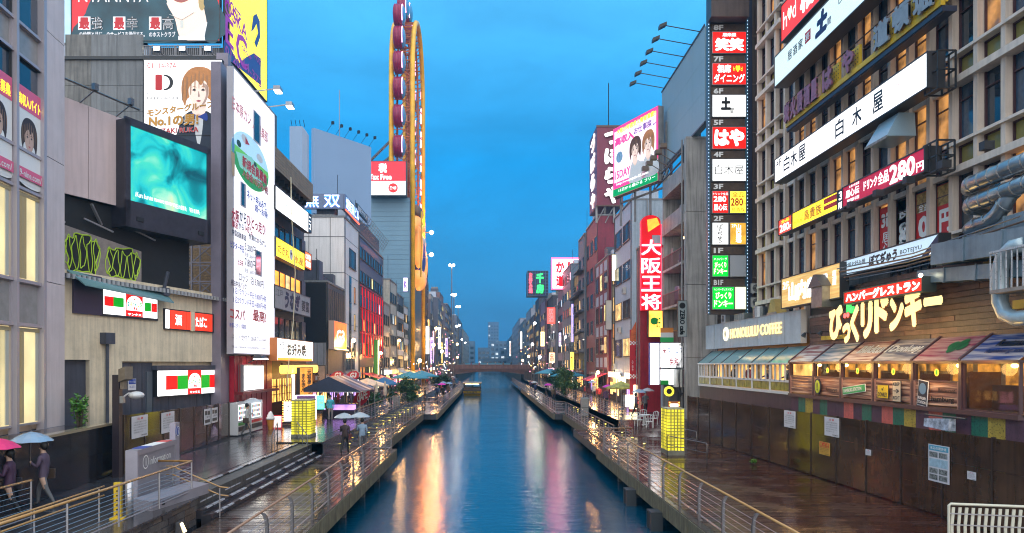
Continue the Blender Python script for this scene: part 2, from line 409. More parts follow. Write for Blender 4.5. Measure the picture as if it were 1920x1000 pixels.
# individual paving slabs on the nearer stretch of the left promenade
def paving():
 rnd=random.Random(3);par=MB().box(-15.0,-9.9,14.0,56,UP-.02,UP-.008).build('paving_bed',mat('wet_paving_joint',(.02,.02,.025),.3),kind='structure')
 lib={}
 n=0
 for j in range(30):
  y0=20.9+j*1.15
  for i in range(8):
   x0=-14.9+i*.72
   if y0<35 and x0>-10.4:continue
   if x0<-14.1 and y0<40:continue
   dz=rnd.choice((0,.002,.004))
   key=(dz,)
   if key not in lib:lib[key]=MB().box(0,.705,0,1.13,0,.008+dz).mesh('paving_slab',M_SLAB)
   put(lib[key],'paving_slab',par,(x0,y0,UP-.008));n+=1
paving()
# lower boardwalks: beams, planks
def boardwalk(name,x0,x1,y0,y1,planks,wood,pitch=.16,z=0.):
 root=MB().box(x0,x1,y0,y1,z-.5,z-.04).build(name,M_CONC_D,kind='structure')
 mb=MB();rnd=random.Random(int(x0*10+y0));y=y0
 while y<y1-.02:
  dz=rnd.uniform(-.006,.006);e=min(y+pitch-.02,y1)
  xs=[x0+.02]
  while xs[-1]<x1-2.2:xs.append(xs[-1]+rnd.uniform(1.6,3.6))
  xs[-1]=x1-.02 if len(xs)>1 else xs[-1]
  if len(xs)==1:xs.append(x1-.02)
  for a,b in zip(xs,xs[1:]):
   d2=dz+rnd.uniform(-.002,.002)
   mb.box(a,b-.006,y,e,z-.04,z+d2)
  y+=pitch
 mb.build('deck_planks',wood,root,kind='stuff')
 return root
boardwalk('boardwalk_right_near',6.15,14.4,12,50,True,M_WOOD)
boardwalk('boardwalk_left_near',-8.32,-5.15,12,38,True,M_WOOD2)
boardwalk('boardwalk_left_middle',-8.32,-6.15,38,65,True,M_WOOD2)
slab('boardwalk_left_far',-8.3,-4.9,65,194,-.5,0,M_PAVE)
slab('boardwalk_right_middle',7.2,9.3,50,65,-.5,0,M_WOOD2)
slab('boardwalk_right_far',6.3,9.3,65,194,-.5,0,M_PAVE)
# quay edge beams with their own segments, proud of the deck
def edge(x,y0,y1,inner,label,seg=2.15):
 t=thing('quay_edge_beam',label,'quay edge',(x,y0,0));n=max(1,int(round((y1-y0)/seg)));L=(y1-y0)/n
 me=MB().box(-.16,.16,.02,L-.02,-.52,.035).mesh('beam_segment',M_CONC)
 fl=MB().box(-.13,.13,.02,L-.02,.035,.06).mesh('beam_cap',M_WOOD2)
 for k in range(n):
  put(me,'beam_segment',t,(0,k*L,0));put(fl,'beam_cap',t,(0,k*L,0))
 return t
edge(-5.15,12,38,1,'mossy concrete edge beam of the near left boardwalk')
edge(6.15,12,38.4,1,'mossy yellowish concrete edge beam of the near right boardwalk')
edge(-6.2,38.3,65,1,'concrete edge beam of the recessed left boardwalk beyond the corner')
edge(7.15,38.7,65,1,'concrete edge beam of the recessed right boardwalk beyond the corner')
edge(-4.9,65.3,130,1,'dark edge beam of the far left landing stage',4.3)
edge(6.3,65.3,130,1,'dark edge beam of the far right landing stage',4.3)
# quay walls under the decks
for nm,a in(('quay_wall_left',(-9.9,-8.9,-20,196)),('quay_wall_right',(9.3,10.2,50,196))):
 slab(nm,a[0],a[1],a[2],a[3],-4,UP-.03,M_CONC_D)
# steel piles carrying the decks
ORD=['first','second','third','fourth','fifth','sixth','seventh','eighth','ninth','tenth','eleventh','twelfth'];PN={}
pile=MB().box(-.12,.12,-.12,.12,-4,-.5).mesh('deck_pile',M_CONC_D)
for side,xx,ys in((-1,-5.45,range(14,38,4)),(1,6.5,range(14,38,4)),(-1,-6.5,range(41,64,5)),(1,7.5,range(41,64,5))):
 for yy in ys:
  o=put(pile,'deck_pile',None,(xx,yy,0));tag(o,'dark square pile under the %s boardwalk edge, %s from the camera'%('left' if side<0 else 'right',ORD[PN.setdefault(side,0)]),'pile','piles under the %s boardwalk'%('left' if side<0 else 'right'));PN[side]+=1
# rubber fender floats tied to the right quay
for px,py in((1183,905),(1230,948),(1290,1000)):
 Y=yx(px,5.85)
 t=thing('quay_fender',{1183:'dark steel fender box hung on the right quay, the farthest one',1230:'dark steel fender box in the middle of the right quay edge',1290:'dark steel fender box at the bottom edge of the picture, nearest on the right quay'}[px],'fender',(5.8,Y,-1.15),0,'fenders on the right quay')
 MB().box(-.16,.16,-.3,.3,0,.7).build('fender_body',mat('fender_steel',(.02,.024,.03),.4,var=.3),t)
 MB().box(-.2,.2,-.34,-.28,0,.75).box(-.2,.2,.28,.34,0,.75).box(-.2,.2,-.3,.3,.7,.75).build('fender_frame',mat('fender_frame_steel',(.06,.065,.07),.4,metal=.4),t)
# -- terrace steps on the left with pale strips that paint wet reflections
def stairs():
 t=thing('terrace_steps','wide dark terrace steps with dashed bright strips leading down to the left boardwalk','steps',(-9.85,20.85,0))
 st=mat('wet_step_stone',(.035,.033,.04),.16,var=.4,vscale=2,bump=.25,bscale=12,spec=.7)
 top=mat('pale_step_edge',(.42,.42,.47),.25,spec=.6)  # pale colour paints the reflections off the wet aluminium edges
 n=5;dx=1.52/n;dz=UP/(n)
 L=14.1
 for k in range(n):
  z1=UP-dz*k
  MB().box(k*dx+.004*(k>0),(k+1)*dx,0,L,-.3 if k==n-1 else z1-dz-.1,z1-(.006 if k==0 else 0)).build('step',st,t)
  # raised bench plank along each step
  MB().box((k+1)*dx-.14,(k+1)*dx+.03,.02,L-.02,z1+.001,z1+.04).build('step_plank',mat('dark_step_plank',(.05,.035,.035),.18,var=.3,vscale=4,spec=.7),t)
  rnd=random.Random(k)
  dash=MB().box(-.07,.022,0,.4,0,.04).mesh('nosing_strip',top)
  inner=MB().box(-.20,-.15,0,.4,0,.012).mesh('nosing_strip',top);y=.3+rnd.uniform(0,.3)
  grp=MB()
  while y<L-.6:
   for q in range(3):
    if y+q*.5<L-.5:put(dash,'nosing_strip',t,((k+1)*dx+.031,y+q*.5,z1+.004));put(inner,'nosing_strip',t,((k+1)*dx,(y+q*.5+.9)%(L-.5),z1-.003))
   y+=2.05
stairs()
# -- stone wall under the left terrace rail
def stone_wall():
 t=thing('stone_wall','rough dark stone block wall below the information sign','wall',(-8.75,8.0,-.1))
 rnd=random.Random(5)
 ms=[mat('wall_stone_%s'%c,v,.45,var=.5,vscale=6,bump=1.0,bscale=14,spec=.6)for c,v in(('brown',(.10,.07,.055)),('grey',(.085,.075,.075)),('dark',(.05,.042,.045)))]
 MB().box(-1.0,-.06,0,12.78,-.2,.74).build('wall_core',ms[2],t)
 z=0
 for c in range(4):
  h=.195;y=0
  while y<12.7:
   L=min(rnd.uniform(.35,.8),12.78-y)
   MB().box(-.09,rnd.uniform(0,.05),y+.012,y+L-.012,z+.01,z+h-.008).build('stone',ms[rnd.randrange(3)],t)
   y+=L
  z+=h
 # the short return beside the steps
 x=-.95
 z=0
 for c in range(4):
  x=-1.0
  while x<-.05:
   L=min(rnd.uniform(.3,.6),-.05-x)
   if L>.06:MB().box(x+.01,x+L-.01,12.78,12.82+rnd.uniform(0,.04),z+.01,z+.187).build('stone',ms[rnd.randrange(3)],t)
   x+=max(L,.06)
  z+=.195
 MB().box(-1.02,.06,0,12.86,.745,.80).build('coping',mat('wet_coping',(.06,.055,.06),.2,var=.4,spec=.7),t)
stone_wall()
o=thing('step_light','small warm wedge lamp at the foot of the stone wall','lamp',(-8.55,19.3,0))
MB().hexa([(-.1,-.12,0),(.12,-.12,0),(.12,.12,0),(-.1,.12,0),(-.1,-.1,.3),(.0,-.1,.3),(.0,.1,.3),(-.1,.1,.3)]).build('lamp_housing',M_STEEL,o)
MB().quad((.125,-.09,.03),(.125,.09,.03),(.015,.08,.28),(.015,-.08,.28)).build('lamp_glass',glow('wedge_lamp_glow',(1,.75,.35),6),o)
# -- railings
POSTS={}
def railing(name,label,pts,side=1,step=2.15,h=1.15,cables=6,wood=M_RAILW,style='curved',cable_m=None,group=None,thick=.032):
 """pts: ground points; side: which way the handrail leans (towards +x or -x)"""
 pts=[Vector(p)for p in pts];t=thing(name,label,'railing',tuple(pts[0]),0,group);o0=pts[0]
 ck=(style,h,side)
 if ck not in POSTS:
  mb=MB()
  if style=='curved':
   pr=[(0,0),(0,h*.72),(side*.015,h*.86),(side*.07,h*.95),(side*.13,h-.03)]
   for(x0,z0),(x1,z1)in zip(pr,pr[1:]):
    mb.hexa([(x0-.035,-.012,z0),(x0+.035,-.012,z0),(x0+.035,.012,z0),(x0-.035,.012,z0),(x1-.035,-.012,z1),(x1+.035,-.012,z1),(x1+.035,.012,z1),(x1-.035,.012,z1)])
    mb.hexa([(x0-.035,.05,z0),(x0+.035,.05,z0),(x0+.035,.072,z0),(x0-.035,.072,z0),(x1-.035,.05,z1),(x1+.035,.05,z1),(x1+.035,.072,z1),(x1-.035,.072,z1)])
   mb.box(-.08,.08,-.06,.12,0,.015)
  else:
   mb.tube([(0,0,0),(0,0,h-.03)],.024,6)
  POSTS[ck]=mb.mesh('post',M_STEEL if style=='curved' else M_STEEL_L)
 off=side*.13 if style=='curved' else 0
 hr=MB();cb=MB()
 hp=[p-o0+Vector((off,0,h))for p in pts]
 hr.tube(hp,thick,8)
 for p in(p-o0 for p in pts):pass
 for a,b in zip(pts,pts[1:]):
  a0,b0=a-o0,b-o0;L=(b0-a0).length;n=max(1,int(round(L/step)))
  ang=math.atan2((b0-a0).y,(b0-a0).x)-R(90)
  if style!='curved':ang=0
  for k in range(n+(b is pts[-1])):
   p=a0.lerp(b0,k/n);put(POSTS[ck],'post',t,tuple(p),ang if abs(ang)<R(60)else 0)
  for q in range(cables):
   z=.2+(h-.38)*q/max(1,cables-1)
   cb.tube([a0+Vector((0,.03,z)),b0+Vector((0,.03,z))],.007,4)
  cb.tube([a0+Vector((off*.5,.03,.12)),b0+Vector((off*.5,.03,.12))],.02,6)
 hr.build('handrail',wood,t,smooth=True);cb.build('cables',cable_m or M_STEEL_L,t)
 return t
M_RAILY=mat('yellow_lit_handrail_wood',(.42,.23,.08),.25,var=.25,vscale=7,spec=.7)  # lighter, more orange wood tone than the brown handrails
railing('quay_railing','nearest left quay railing with curved steel posts and brown handrail',[(-5.25,12.2,.04),(-5.25,37.6,.04)],-1)
railing('quay_railing','left quay railing turning in at the corner behind the near boardwalk',[(-5.25,37.75,.04),(-6.9,37.9,.04),(-6.9,39.5,.04)],-1,step=1.4,h=1.15,style='round')
railing('quay_railing','left quay railing along the recessed boardwalk past the corner',[(-6.35,40,.04),(-6.35,64.5,.04)],-1,style='round',step=1.7,h=1.1)
railing('quay_railing','left quay railing round the far landing stage',[(-6.3,65.5,.04),(-5.0,65.5,.04),(-5.0,130,.04),(-5.0,186,.04)],-1,style='round',step=2.2,h=1.1,cables=4)
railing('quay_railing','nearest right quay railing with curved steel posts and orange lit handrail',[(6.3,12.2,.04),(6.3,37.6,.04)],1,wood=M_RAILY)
railing('quay_railing','right quay railing turning in at the corner beyond the boardwalk',[(6.3,37.9,.04),(7.9,38.0,.04),(7.9,39.8,.04)],1,step=1.4,style='round')
railing('quay_railing','right quay railing along the recessed boardwalk past the corner',[(7.3,40.2,.04),(7.3,64.5,.04)],1,style='round',step=1.7,h=1.1)
railing('quay_railing','right quay railing round the far landing stage',[(7.3,65.5,.04),(6.4,65.5,.04),(6.4,130,.04),(6.4,186,.04)],1,style='round',step=2.2,h=1.1,cables=4)
# rails of the upper promenades
railing('promenade_railing','steel railing along the left upper promenade edge behind the yellow lantern',[(-8.45,44,UP),(-8.45,118,UP)],-1,style='round',step=1.6,h=1.1)
railing('promenade_railing','steel railing along the right upper promenade edge above the yellow spots',[(9.5,50.5,UP),(9.5,118,UP)],1,style='round',step=1.6,h=1.1)
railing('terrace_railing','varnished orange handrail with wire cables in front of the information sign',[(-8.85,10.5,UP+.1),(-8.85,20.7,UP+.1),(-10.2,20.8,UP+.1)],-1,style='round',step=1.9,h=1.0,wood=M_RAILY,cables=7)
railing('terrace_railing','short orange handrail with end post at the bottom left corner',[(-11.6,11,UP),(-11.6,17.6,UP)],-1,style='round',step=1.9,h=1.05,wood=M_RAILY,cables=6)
def ramp_rails():
 t=thing('ramp_handrail','double orange handrail of the ramp behind the terrace railing','handrail',(-9.9,12,UP))
 for z in(.85,.62):
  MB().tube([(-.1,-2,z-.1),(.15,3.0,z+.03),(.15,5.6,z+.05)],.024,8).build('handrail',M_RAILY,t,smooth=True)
 for y in(-1,1,3,5.5):MB().tube([(.08,y,0),(.08,y,.85)],.02,6).build('post',M_STEEL_L,t)
ramp_rails()
def stair_rail():
 t=thing('stair_handrail','pair of orange handrails running down the near end of the terrace steps','handrail',(-9.75,21.4,UP))
 for dy in(0,.0):
  pass
 for z in(.85,.6):
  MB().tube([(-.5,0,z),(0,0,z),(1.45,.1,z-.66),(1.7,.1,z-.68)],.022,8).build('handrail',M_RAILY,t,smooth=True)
 for x,z in((-.4,0),(.0,0),(1.45,-.7)):MB().tube([(x,.05,z),(x,.05,z+.86)],.022,6).build('post',M_STEEL_L,t)
stair_rail()
def bent_rail(label,x,y,rz,L,z=0,drop=0.):
 t=thing('guard_rail',label,'guard rail',(x,y,z),rz)
 MB().tube([(0,0,0),(0,0,1.0),(.05,0,1.05),(L-.05,0,1.05-drop),(L,0,1.0-drop),(L,0,-drop)],.022,8).build('handrail',M_STEEL,t,smooth=True)
 MB().tube([(0,0,.6),(L,0,.6-drop)],.016,6).build('lower_rail',M_STEEL,t)
 MB().tube([(L/2,0,-drop/2),(L/2,0,1.05-drop/2)],.018,6).build('post',M_STEEL,t)
bent_rail('dark steel guard rail going down in front of the left yellow lantern',-10.6,34.9,R(-78),2.9,UP,.35)
bent_rail('second dark steel rail beside the left yellow lantern at the step ends',-9.7,35.2,R(-60),2.0,UP,.5)
bent_rail('pale steel guard rail in front of the right yellow lantern',9.15,35.4,R(-75),3.6,0)
bent_rail('pale steel guard rail between the right lantern and the brown fence',10.6,41.5,R(-80),4.0,0)
# right upper promenade ramp
MB().hexa([(9.35,44.5,-.3),(14.3,44.5,-.3),(14.3,50,-.3),(9.35,50,-.3),(9.35,44.5,.01),(14.3,44.5,.01),(14.3,50,UP),(9.35,50,UP)]).build('promenade_ramp',M_WOOD,kind='structure')
# -- yellow lantern blocks
def lantern(label,x0,x1,y0,y1,z0,h):
 t=thing('light_block',label,'lantern',((x0+x1)/2,(y0+y1)/2,z0),0,'yellow lattice lanterns at the promenade stairs')
 w,d=(x1-x0)/2,(y1-y0)/2
 g=glow('yellow_lantern_glass',(.95,.78,.02),.72,var=.75,vscale=1.3,base=(.4,.38,.05))
 MB().box(-w,w,-d,d,.25,h-.06).build('lamp_shade',g,t)
 k=mat('lantern_lattice',(.34,.32,.05),.5)
 MB().box(-w-.02,w+.02,-d-.02,d+.02,0,.25).build('base',mat('lantern_base',(.2,.2,.16),.5,var=.3),t)
 MB().box(-w-.03,w+.03,-d-.03,d+.03,h-.06,h).build('top',mat('lantern_top',(.35,.34,.2),.5),t)
 mb=MB();n=5
 for i in range(1,n):
  x=-w+2*w*i/n;mb.box(x-.028,x+.028,-d-.012,-d,.25,h-.06)
  y=-d+2*d*i/n
  for s in(-1,1):mb.box(s*w,s*(w+.012),y-.03,y+.03,.25,h-.06)
 for j in range(1,13):
  z=.25+(h-.31)*j/13
  mb.box(-w-.014,w+.014,-d-.014,-d,z-.022,z+.022)
  for s in(-1,1):mb.box(s*w,s*(w+.014),-d,d,z-.014,z+.014)
 mb.build('lattice',k,t)
lantern('yellow glowing lattice block lantern at the top of the left steps',-10.55,-9.55,37.2,38.4,UP-.02,2.1)
lantern('yellow glowing lattice block lantern on the right boardwalk',9.25,10.1,35.7,37,0,2.42)
MB().box(-10.7,-8.35,35.0,39.2,.0,UP+.06).build('lantern_plinth',mat('wet_plinth',(.03,.03,.035),.2,var=.4),kind='structure')
# little round yellow-green spots at the foot of the quay walls
def spots():
 g=glow('spot_glow',(1,.82,.1),5);d=mat('spot_ring',(.05,.05,.05),.4)
 ring=MB().cyl(0,0,0,.04,.08,12);ring=ring.mesh('spot_ring',d);gl=MB().cyl(0,0,.04,.06,.06,12).mesh('lamp_glass',g)
 for s,xx,words_ in((-1,-8.05,'left'),(1,9.05,'right')):
  for k in range(11):
   y=40.2+k*3.3
   if s>0 and y<51:xx2=9.05
   else:xx2=xx
   t=thing('ground_spot','small yellow spot lamp at the foot of the %s quay wall, %s from the camera'%(words_,ORD[k]),'lamp',(xx2,y,.04),0,'yellow spot lamps along the %s quay wall'%words_)
   put(ring,'spot_ring',t);put(gl,'lamp_glass',t)
spots()
# -- bridge across the canal
def bridge():
 t=thing('road_bridge','low brown bridge crossing the canal in the distance','bridge',(.5,190,-.9))
 bm_=mat('bridge_brown',(.13,.075,.07),.55,var=.4,vscale=.6,streak=.3)
 pts=[]
 MB().box(-11.5,11.5,0,9,3.6,4.3).build('deck',bm_,t)
 n=14;a=MB()
 for k in range(n):
  x0=-9.5+19*k/n;x1=-9.5+19*(k+1)/n
  f=lambda x:2.75+.8*(1-(x/9.5)**2)
  a.hexa([(x0,.1,f(x0)),(x1,.1,f(x1)),(x1,8.9,f(x1)),(x0,8.9,f(x0)),(x0,.1,3.6),(x1,.1,3.6),(x1,8.9,3.6),(x0,8.9,3.6)])
 a.build('arch_girder',bm_,t)
 MB().box(-11.5,11.5,-.15,.12,4.2,5.35).build('parapet',mat('bridge_parapet',(.16,.09,.085),.5,var=.4,vscale=1,streak=.3),t)
 MB().box(-11.5,11.5,-.22,.18,5.35,5.45).build('handrail',mat('bridge_rail',(.3,.22,.2),.4),t)
 MB().box(-11.5,11.5,8.9,9.1,4.2,5.35).build('parapet',bm_,t)
 for s in(-1,1):MB().box(s*9.3,s*11.5,.3,8.7,-3,3.6).build('abutment',M_CONC_D,t)
 me=MB().box(-.12,.12,-.2,-.15,4.25,5.3).mesh('parapet_panel',mat('bridge_panel',(.2,.11,.1),.5,var=.4))
 for k in range(15):put(me,'parapet_panel',t,(-10.5+k*1.5,0,0))
bridge()
# -- left bank
def hit(loc,rz,px,py,off=0.):
 """where the sight line of a photograph pixel meets an upright plane: local x along it and z above its base"""
 u=Vector((math.cos(rz),math.sin(rz)));nrm=Vector((math.sin(rz),-math.cos(rz)));o=Vector((loc[0],loc[1]))+nrm*off
 d=Vector(((px-CX)/F,1.0));s=o.dot(nrm)/d.dot(nrm);p=d*s
 return(p-o).dot(u),CAMH-(py-CY)/F*s-loc[2]
def building(name,label,side,Y0,Y1,h,m,X=None,z0=-.1,depth=9.,coping=True,cat='building',cop_m=None):
 w=Y1-Y0
 if side=='L':t=thing(name,label,cat,((LX if X is None else X),Y0,z0),LEFT)
 else:t=thing(name,label,cat,((RX if X is None else X),Y1,z0),RIGHT)
 MB().box(0.01,w-.01,0,depth,0,h).build('wall',m,t)
 if coping:MB().box(-.05,w+.05,-.12,depth,h,h+.18).build('parapet',cop_m or M_COPE,t)
 rnd=random.Random(int(Y0*10+h))
 for k in range(rnd.choice((1,2,3))):
  a=rnd.uniform(.2,max(.3,w-2.2));MB().box(a,a+rnd.uniform(.9,2.0),rnd.uniform(.6,1.4),3,h+.18,h+rnd.uniform(.9,2.4)).build('roof_box',rnd.choice((M_GREY,M_DARKCL,M_BLUEW)),t)
 a=rnd.uniform(.4,w-.4);MB().tube([(a,1,h),(a,1,h+rnd.uniform(2.5,5))],.03,4).tube([(a-.5,1,h+2.2),(a+.5,1,h+2.2)],.02,4).build('antenna',M_BLK,t)
 for a in(.12,w-.12):MB().tube([(a,-.08,.2),(a,-.08,h)],.045,5).build('downpipe',rnd.choice((M_GREY,M_BLK)),t)
 return t
def rows(t,x0,x1,z0,dz,nr,nc,ww,wh,lit=.15,fm=None,mull=1,y=0.,sill=True,name='window',trans=0):
 """rows of windows on the long face of a building"""
 for j in range(nr):
  for i in range(nc):
   x=x0+(x1-x0-ww)*(i/max(1,nc-1)if nc>1 else .5)
   window(t,x,z0+j*dz,ww,wh,y=y,pane=pick(lit),fm=fm,mull=mull,sill=sill,name=name,trans=trans)
def endrows(t,side,w,y0,y1,z0,dz,nr,nc,ww,wh,lit=.15,fm=None,mull=1):
 """rows of windows on the near end wall"""
 for j in range(nr):
  for i in range(nc):
   y=y0+(y1-y0-ww)*(i/max(1,nc-1)if nc>1 else .5)
   if side=='L':window(t,0.01,z0+j*dz,ww,wh,y=y+ww,rz=R(-90),pane=pick(lit),fm=fm,mull=mull)
   else:window(t,w-.01,z0+j*dz,ww,wh,y=y,rz=R(90),pane=pick(lit),fm=fm,mull=mull)
LX,RX=-14.8,14.5
M_COPE=mat('roof_coping',(.2,.2,.21),.5,var=.3)
M_LILAC=mat('lilac_cladding',(.62,.53,.54),.45,var=.12,vscale=1,streak=.12)
M_BEIGE=mat('stained_beige_render',(.84,.70,.51),.75,var=.2,vscale=1.0,streak=.24,dirt=.06)
M_DARKCL=mat('dark_blue_grey_cladding',(.075,.08,.11),.45,var=.25,vscale=1.5,streak=.3)
M_GREY=mat('grey_concrete',(.26,.25,.25),.7,var=.3,vscale=1.5,streak=.5,bump=.2)
M_BLACKG=mat('black_polished_granite',(.012,.012,.016),.12,var=.5,vscale=1.5,spec=.8)
M_WHITEW=mat('white_painted_wall',(.62,.62,.64),.6,var=.12,vscale=.8,streak=.25)
M_BLUEW=mat('pale_blue_wall',(.42,.47,.56),.55,var=.15,vscale=.7,streak=.2)
M_BRICK=mat('brown_brick_face',(.28,.17,.09),.7,var=.3,vscale=5)
M_BLK=mat('black_metal',(.02,.02,.023),.4,var=.2)
RED=hexc('#d01020');M_REDP=mat('red_paint',(.42,.012,.03),.4,var=.25,vscale=1.2,streak=.2)
GREENP=mat('green_print',(.0,.30,.04),.4);REDPR=mat('red_print',(.6,.01,.015),.4);BLUEPR=mat('blue_print',(.01,.05,.33),.4)
BLACKPR=mat('black_print',(.008,.008,.01),.4);GREYPR=mat('grey_print',(.25,.25,.27),.4);WHITEPR=mat('white_print',(.8,.8,.8),.4)
G_RED=glow('red_lit_panel',(.9,.010,.006),.62,base=(.45,.005,.005));G_GREEN=glow('green_lit_panel',(.0,.42,.015),.6,base=(0,.25,.01));G_WHITE2=glow('white_lit_panel_strong',(1,1,1),1.9,var=.2,vscale=.4)
G_YEL=glow('yellow_lit_panel',(1,.72,.02),1.1,var=.12);G_WARMW=glow('warm_white_lettering',(1,.93,.62),1.1);G_ORANGE=glow('orange_lit_panel',(1,.3,.03),1.3,var=.35)
G_WS=glow('white_tube_lettering',(1,1,1),1.3)
def portrait(t,w,h,d,cx,cz,s,hairc,jacket,skin,bow=None,jw=1.0):
 """flat printed head and shoulders: hair, face, eyes, mouth, jacket"""
 y=-d-.006
 def sh(pts,m,k,nm='print_shape'):MB().prism([(cx+p[0]*s,cz+p[1]*s)for p in smooth(pts)],y-k*.003,y-k*.003).build(nm,m,t)
 sh([(-.95*jw,-2.6),(-.9*jw,-1.7),(-.75*jw,-1.25),(-.3,-.95),(0,-1.3),(.3,-.95),(.75,-1.2),(1.1,-1.3),(1.25,-2.6)],jacket,0,'jacket_print')
 sh([(-.28,-.5),(-.3,-1.0),(0,-1.35),(.3,-1.0),(.28,-.5)],skin,1,'neck_print')
 sh([(-.22,-1.25),(0,-2.6),(.2,-1.25)],WHITEPR,1,'shirt_print')
 sh([(-.62,-.75),(-.78,-.2),(-.74,.45),(-.45,.9),(0,1.05),(.5,.92),(.78,.45),(.8,-.2),(.66,-.8),(.5,-.45),(0,-.2),(-.5,-.4)],hairc,2,'hair_print')
 sh([(-.42,.2),(-.45,-.2),(-.3,-.6),(0,-.82),(.3,-.6),(.45,-.2),(.42,.2),(.2,.45),(-.15,.5)],skin,3,'face_print')
 sh([(-.5,.55),(-.5,0),(-.36,.22),(-.1,.42),(.1,.2),(.3,.45),(.5,0),(.55,.55),(.1,.8)],hairc,4,'fringe_print')
 for k in(-1,1):sh([(k*.2-.09,-.02),(k*.2,.045),(k*.2+.09,-.02),(k*.2,-.05)],BLACKPR,5,'eye_print')
 sh([(-.03,-.3),(.05,-.3),(.0,-.05)],mat('nose_shadow_print',(.5,.3,.24),.5),5,'nose_print')
 sh([(-.11,-.5),(0,-.46),(.11,-.5),(0,-.56)],mat('lip_print',(.55,.12,.13),.5),5,'mouth_print')
 sh([(.18,.3),(.42,.15),(.44,-.2),(.3,-.58),(.05,-.8),(.26,-.45),(.33,-.1)],mat('skin_shade_print',(.58,.38,.30),.5),4,'cheek_print')
 for k in(-1,1):sh([(k*.2-.12,.1),(k*.2,.16),(k*.2+.12,.1),(k*.2,.13)],hairc,5,'brow_print')
 for k in range(9):
  a=-.72+k*.18;sh([(a,.75-abs(a)*.5),(a+.04,.78-abs(a)*.5),(a*1.02+.03,.1-abs(a)*.7),(a*1.05,.1-abs(a)*.7)],mat('hair_strand_print',tuple(c*.45 for c in _p(hairc).inputs['Base Color'].default_value[:3])if k%2 else(.30,.16,.08),.5),4.5 if abs(a)>.45 else 4.2,'strand_print')
 if bow:sh([(-.35,-1.05),(0,-1.18),(.35,-1.05),(.38,-1.4),(0,-1.26),(-.38,-1.4)],bow,6,'bow_print')
# -- glass office at the far left
def left_office():
 rz=math.atan2(1,-.11);u=Vector((math.cos(rz),math.sin(rz),0))
 loc=Vector((-15.7,25.5,2.4))-u*9.6
 t=thing('office_building','lilac clad office block with tall lit glass bays at the left edge','building',tuple(loc),rz)
 W=9.6;H=28
 gl=mat('bay_glass',(.02,.04,.07),.05,spec=.9,var=.4);warm=glow('office_interior',(1,.82,.42),.5,var=.45,vscale=.45,base=(.4,.35,.2))
 MB().box(0,W,.35,10,0,H).build('wall',M_LILAC,t)
 # end pillar made of stacked cladding panels
 z=0.05
 for k,zt in enumerate((5.2,9.6,14.0,18.4,22.8,27.2)):
  MB().box(W-1.3,W,-.12,.35,z,zt-.025).build('cladding_panel',M_LILAC,t);z=zt
 mf=mat('lilac_mullion',(.42,.38,.42),.35,metal=.3)
 bounds=[0,1.1,2.9,4.7,6.5,W-1.32]
 levels=[(.25,3.6,'lit'),(3.6,5.05,'span'),(5.05,8.1,'lit'),(8.1,9.4,'span'),(9.4,12.45,'dark'),(12.45,13.5,'span'),(13.5,16.9,'dark'),(16.9,18,'span'),(18,21.3,'dark')]
 sp=mat('spandrel_panel',(.28,.27,.27),.25,var=.2)
 for i in range(5):
  a,b=bounds[i]+.07,bounds[i+1]-.07
  for z0,z1,kd in levels:
   f=MB().box(a-.02,a+.05,-.02,.1,z0,z1).box(b-.05,b+.02,-.02,.1,z0,z1).box(a,b,-.02,.1,z0,z0+.07).box(a,b,-.02,.1,z1-.07,z1).build('window',F_DARK if kd=='dark' else mf,t)
   MB().quad((a,.06,z0),(b,.06,z0),(b,.06,z1),(a,.06,z1)).build('pane',{'lit':warm,'span':sp,'dark':gl}[kd],f)
  if i>=2:
   for z0,z1,n in((.35,3.5,7+(i%2)*6),(5.15,8.0,4+(i%3)*5)):
    mb=MB()
    for q in range(n):mb.box(a+.08+q*.075,a+.125+q*.075,.0,.02,z0,z1)
    mb.box(a+.02,b-.02,-.005,.03,z1-.12,z1).build('blind_slats',mat('cream_blind',(.42,.34,.2),.6),t)
    MB().box(b-.3,b-.12,.02,.05,z0,z1).build('room_column',mat('room_column',(.5,.5,.45),.6),t)
 for x in bounds[1:-1]:MB().box(x-.07,x+.07,-.16,.1,0,22).build('mullion',mf,t)
 MB().box(W-1.5,W-1.32,-.16,.1,0,22).build('mullion',mf,t)
 for z0,z1,kd in levels[1::1]:MB().box(0,W-1.5,-.08,.04,z0-.05,z0+.05).build('transom',mf,t)
 # reflection of a pink billboard, painted as flat prints on the third floor glass
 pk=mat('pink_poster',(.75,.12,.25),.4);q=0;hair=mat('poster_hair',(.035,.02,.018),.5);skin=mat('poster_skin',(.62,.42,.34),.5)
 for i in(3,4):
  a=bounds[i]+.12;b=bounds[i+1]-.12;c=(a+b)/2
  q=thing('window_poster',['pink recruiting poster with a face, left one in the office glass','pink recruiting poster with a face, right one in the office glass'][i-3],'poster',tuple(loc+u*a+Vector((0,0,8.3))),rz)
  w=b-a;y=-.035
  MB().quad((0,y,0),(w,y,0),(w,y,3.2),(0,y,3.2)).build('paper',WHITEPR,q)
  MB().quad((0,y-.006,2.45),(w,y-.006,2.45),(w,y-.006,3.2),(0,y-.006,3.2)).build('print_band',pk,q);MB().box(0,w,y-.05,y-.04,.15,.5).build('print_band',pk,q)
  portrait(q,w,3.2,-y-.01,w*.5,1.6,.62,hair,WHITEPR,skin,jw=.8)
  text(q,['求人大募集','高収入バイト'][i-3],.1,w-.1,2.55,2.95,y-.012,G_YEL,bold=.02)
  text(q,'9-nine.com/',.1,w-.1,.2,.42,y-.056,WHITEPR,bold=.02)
left_office()
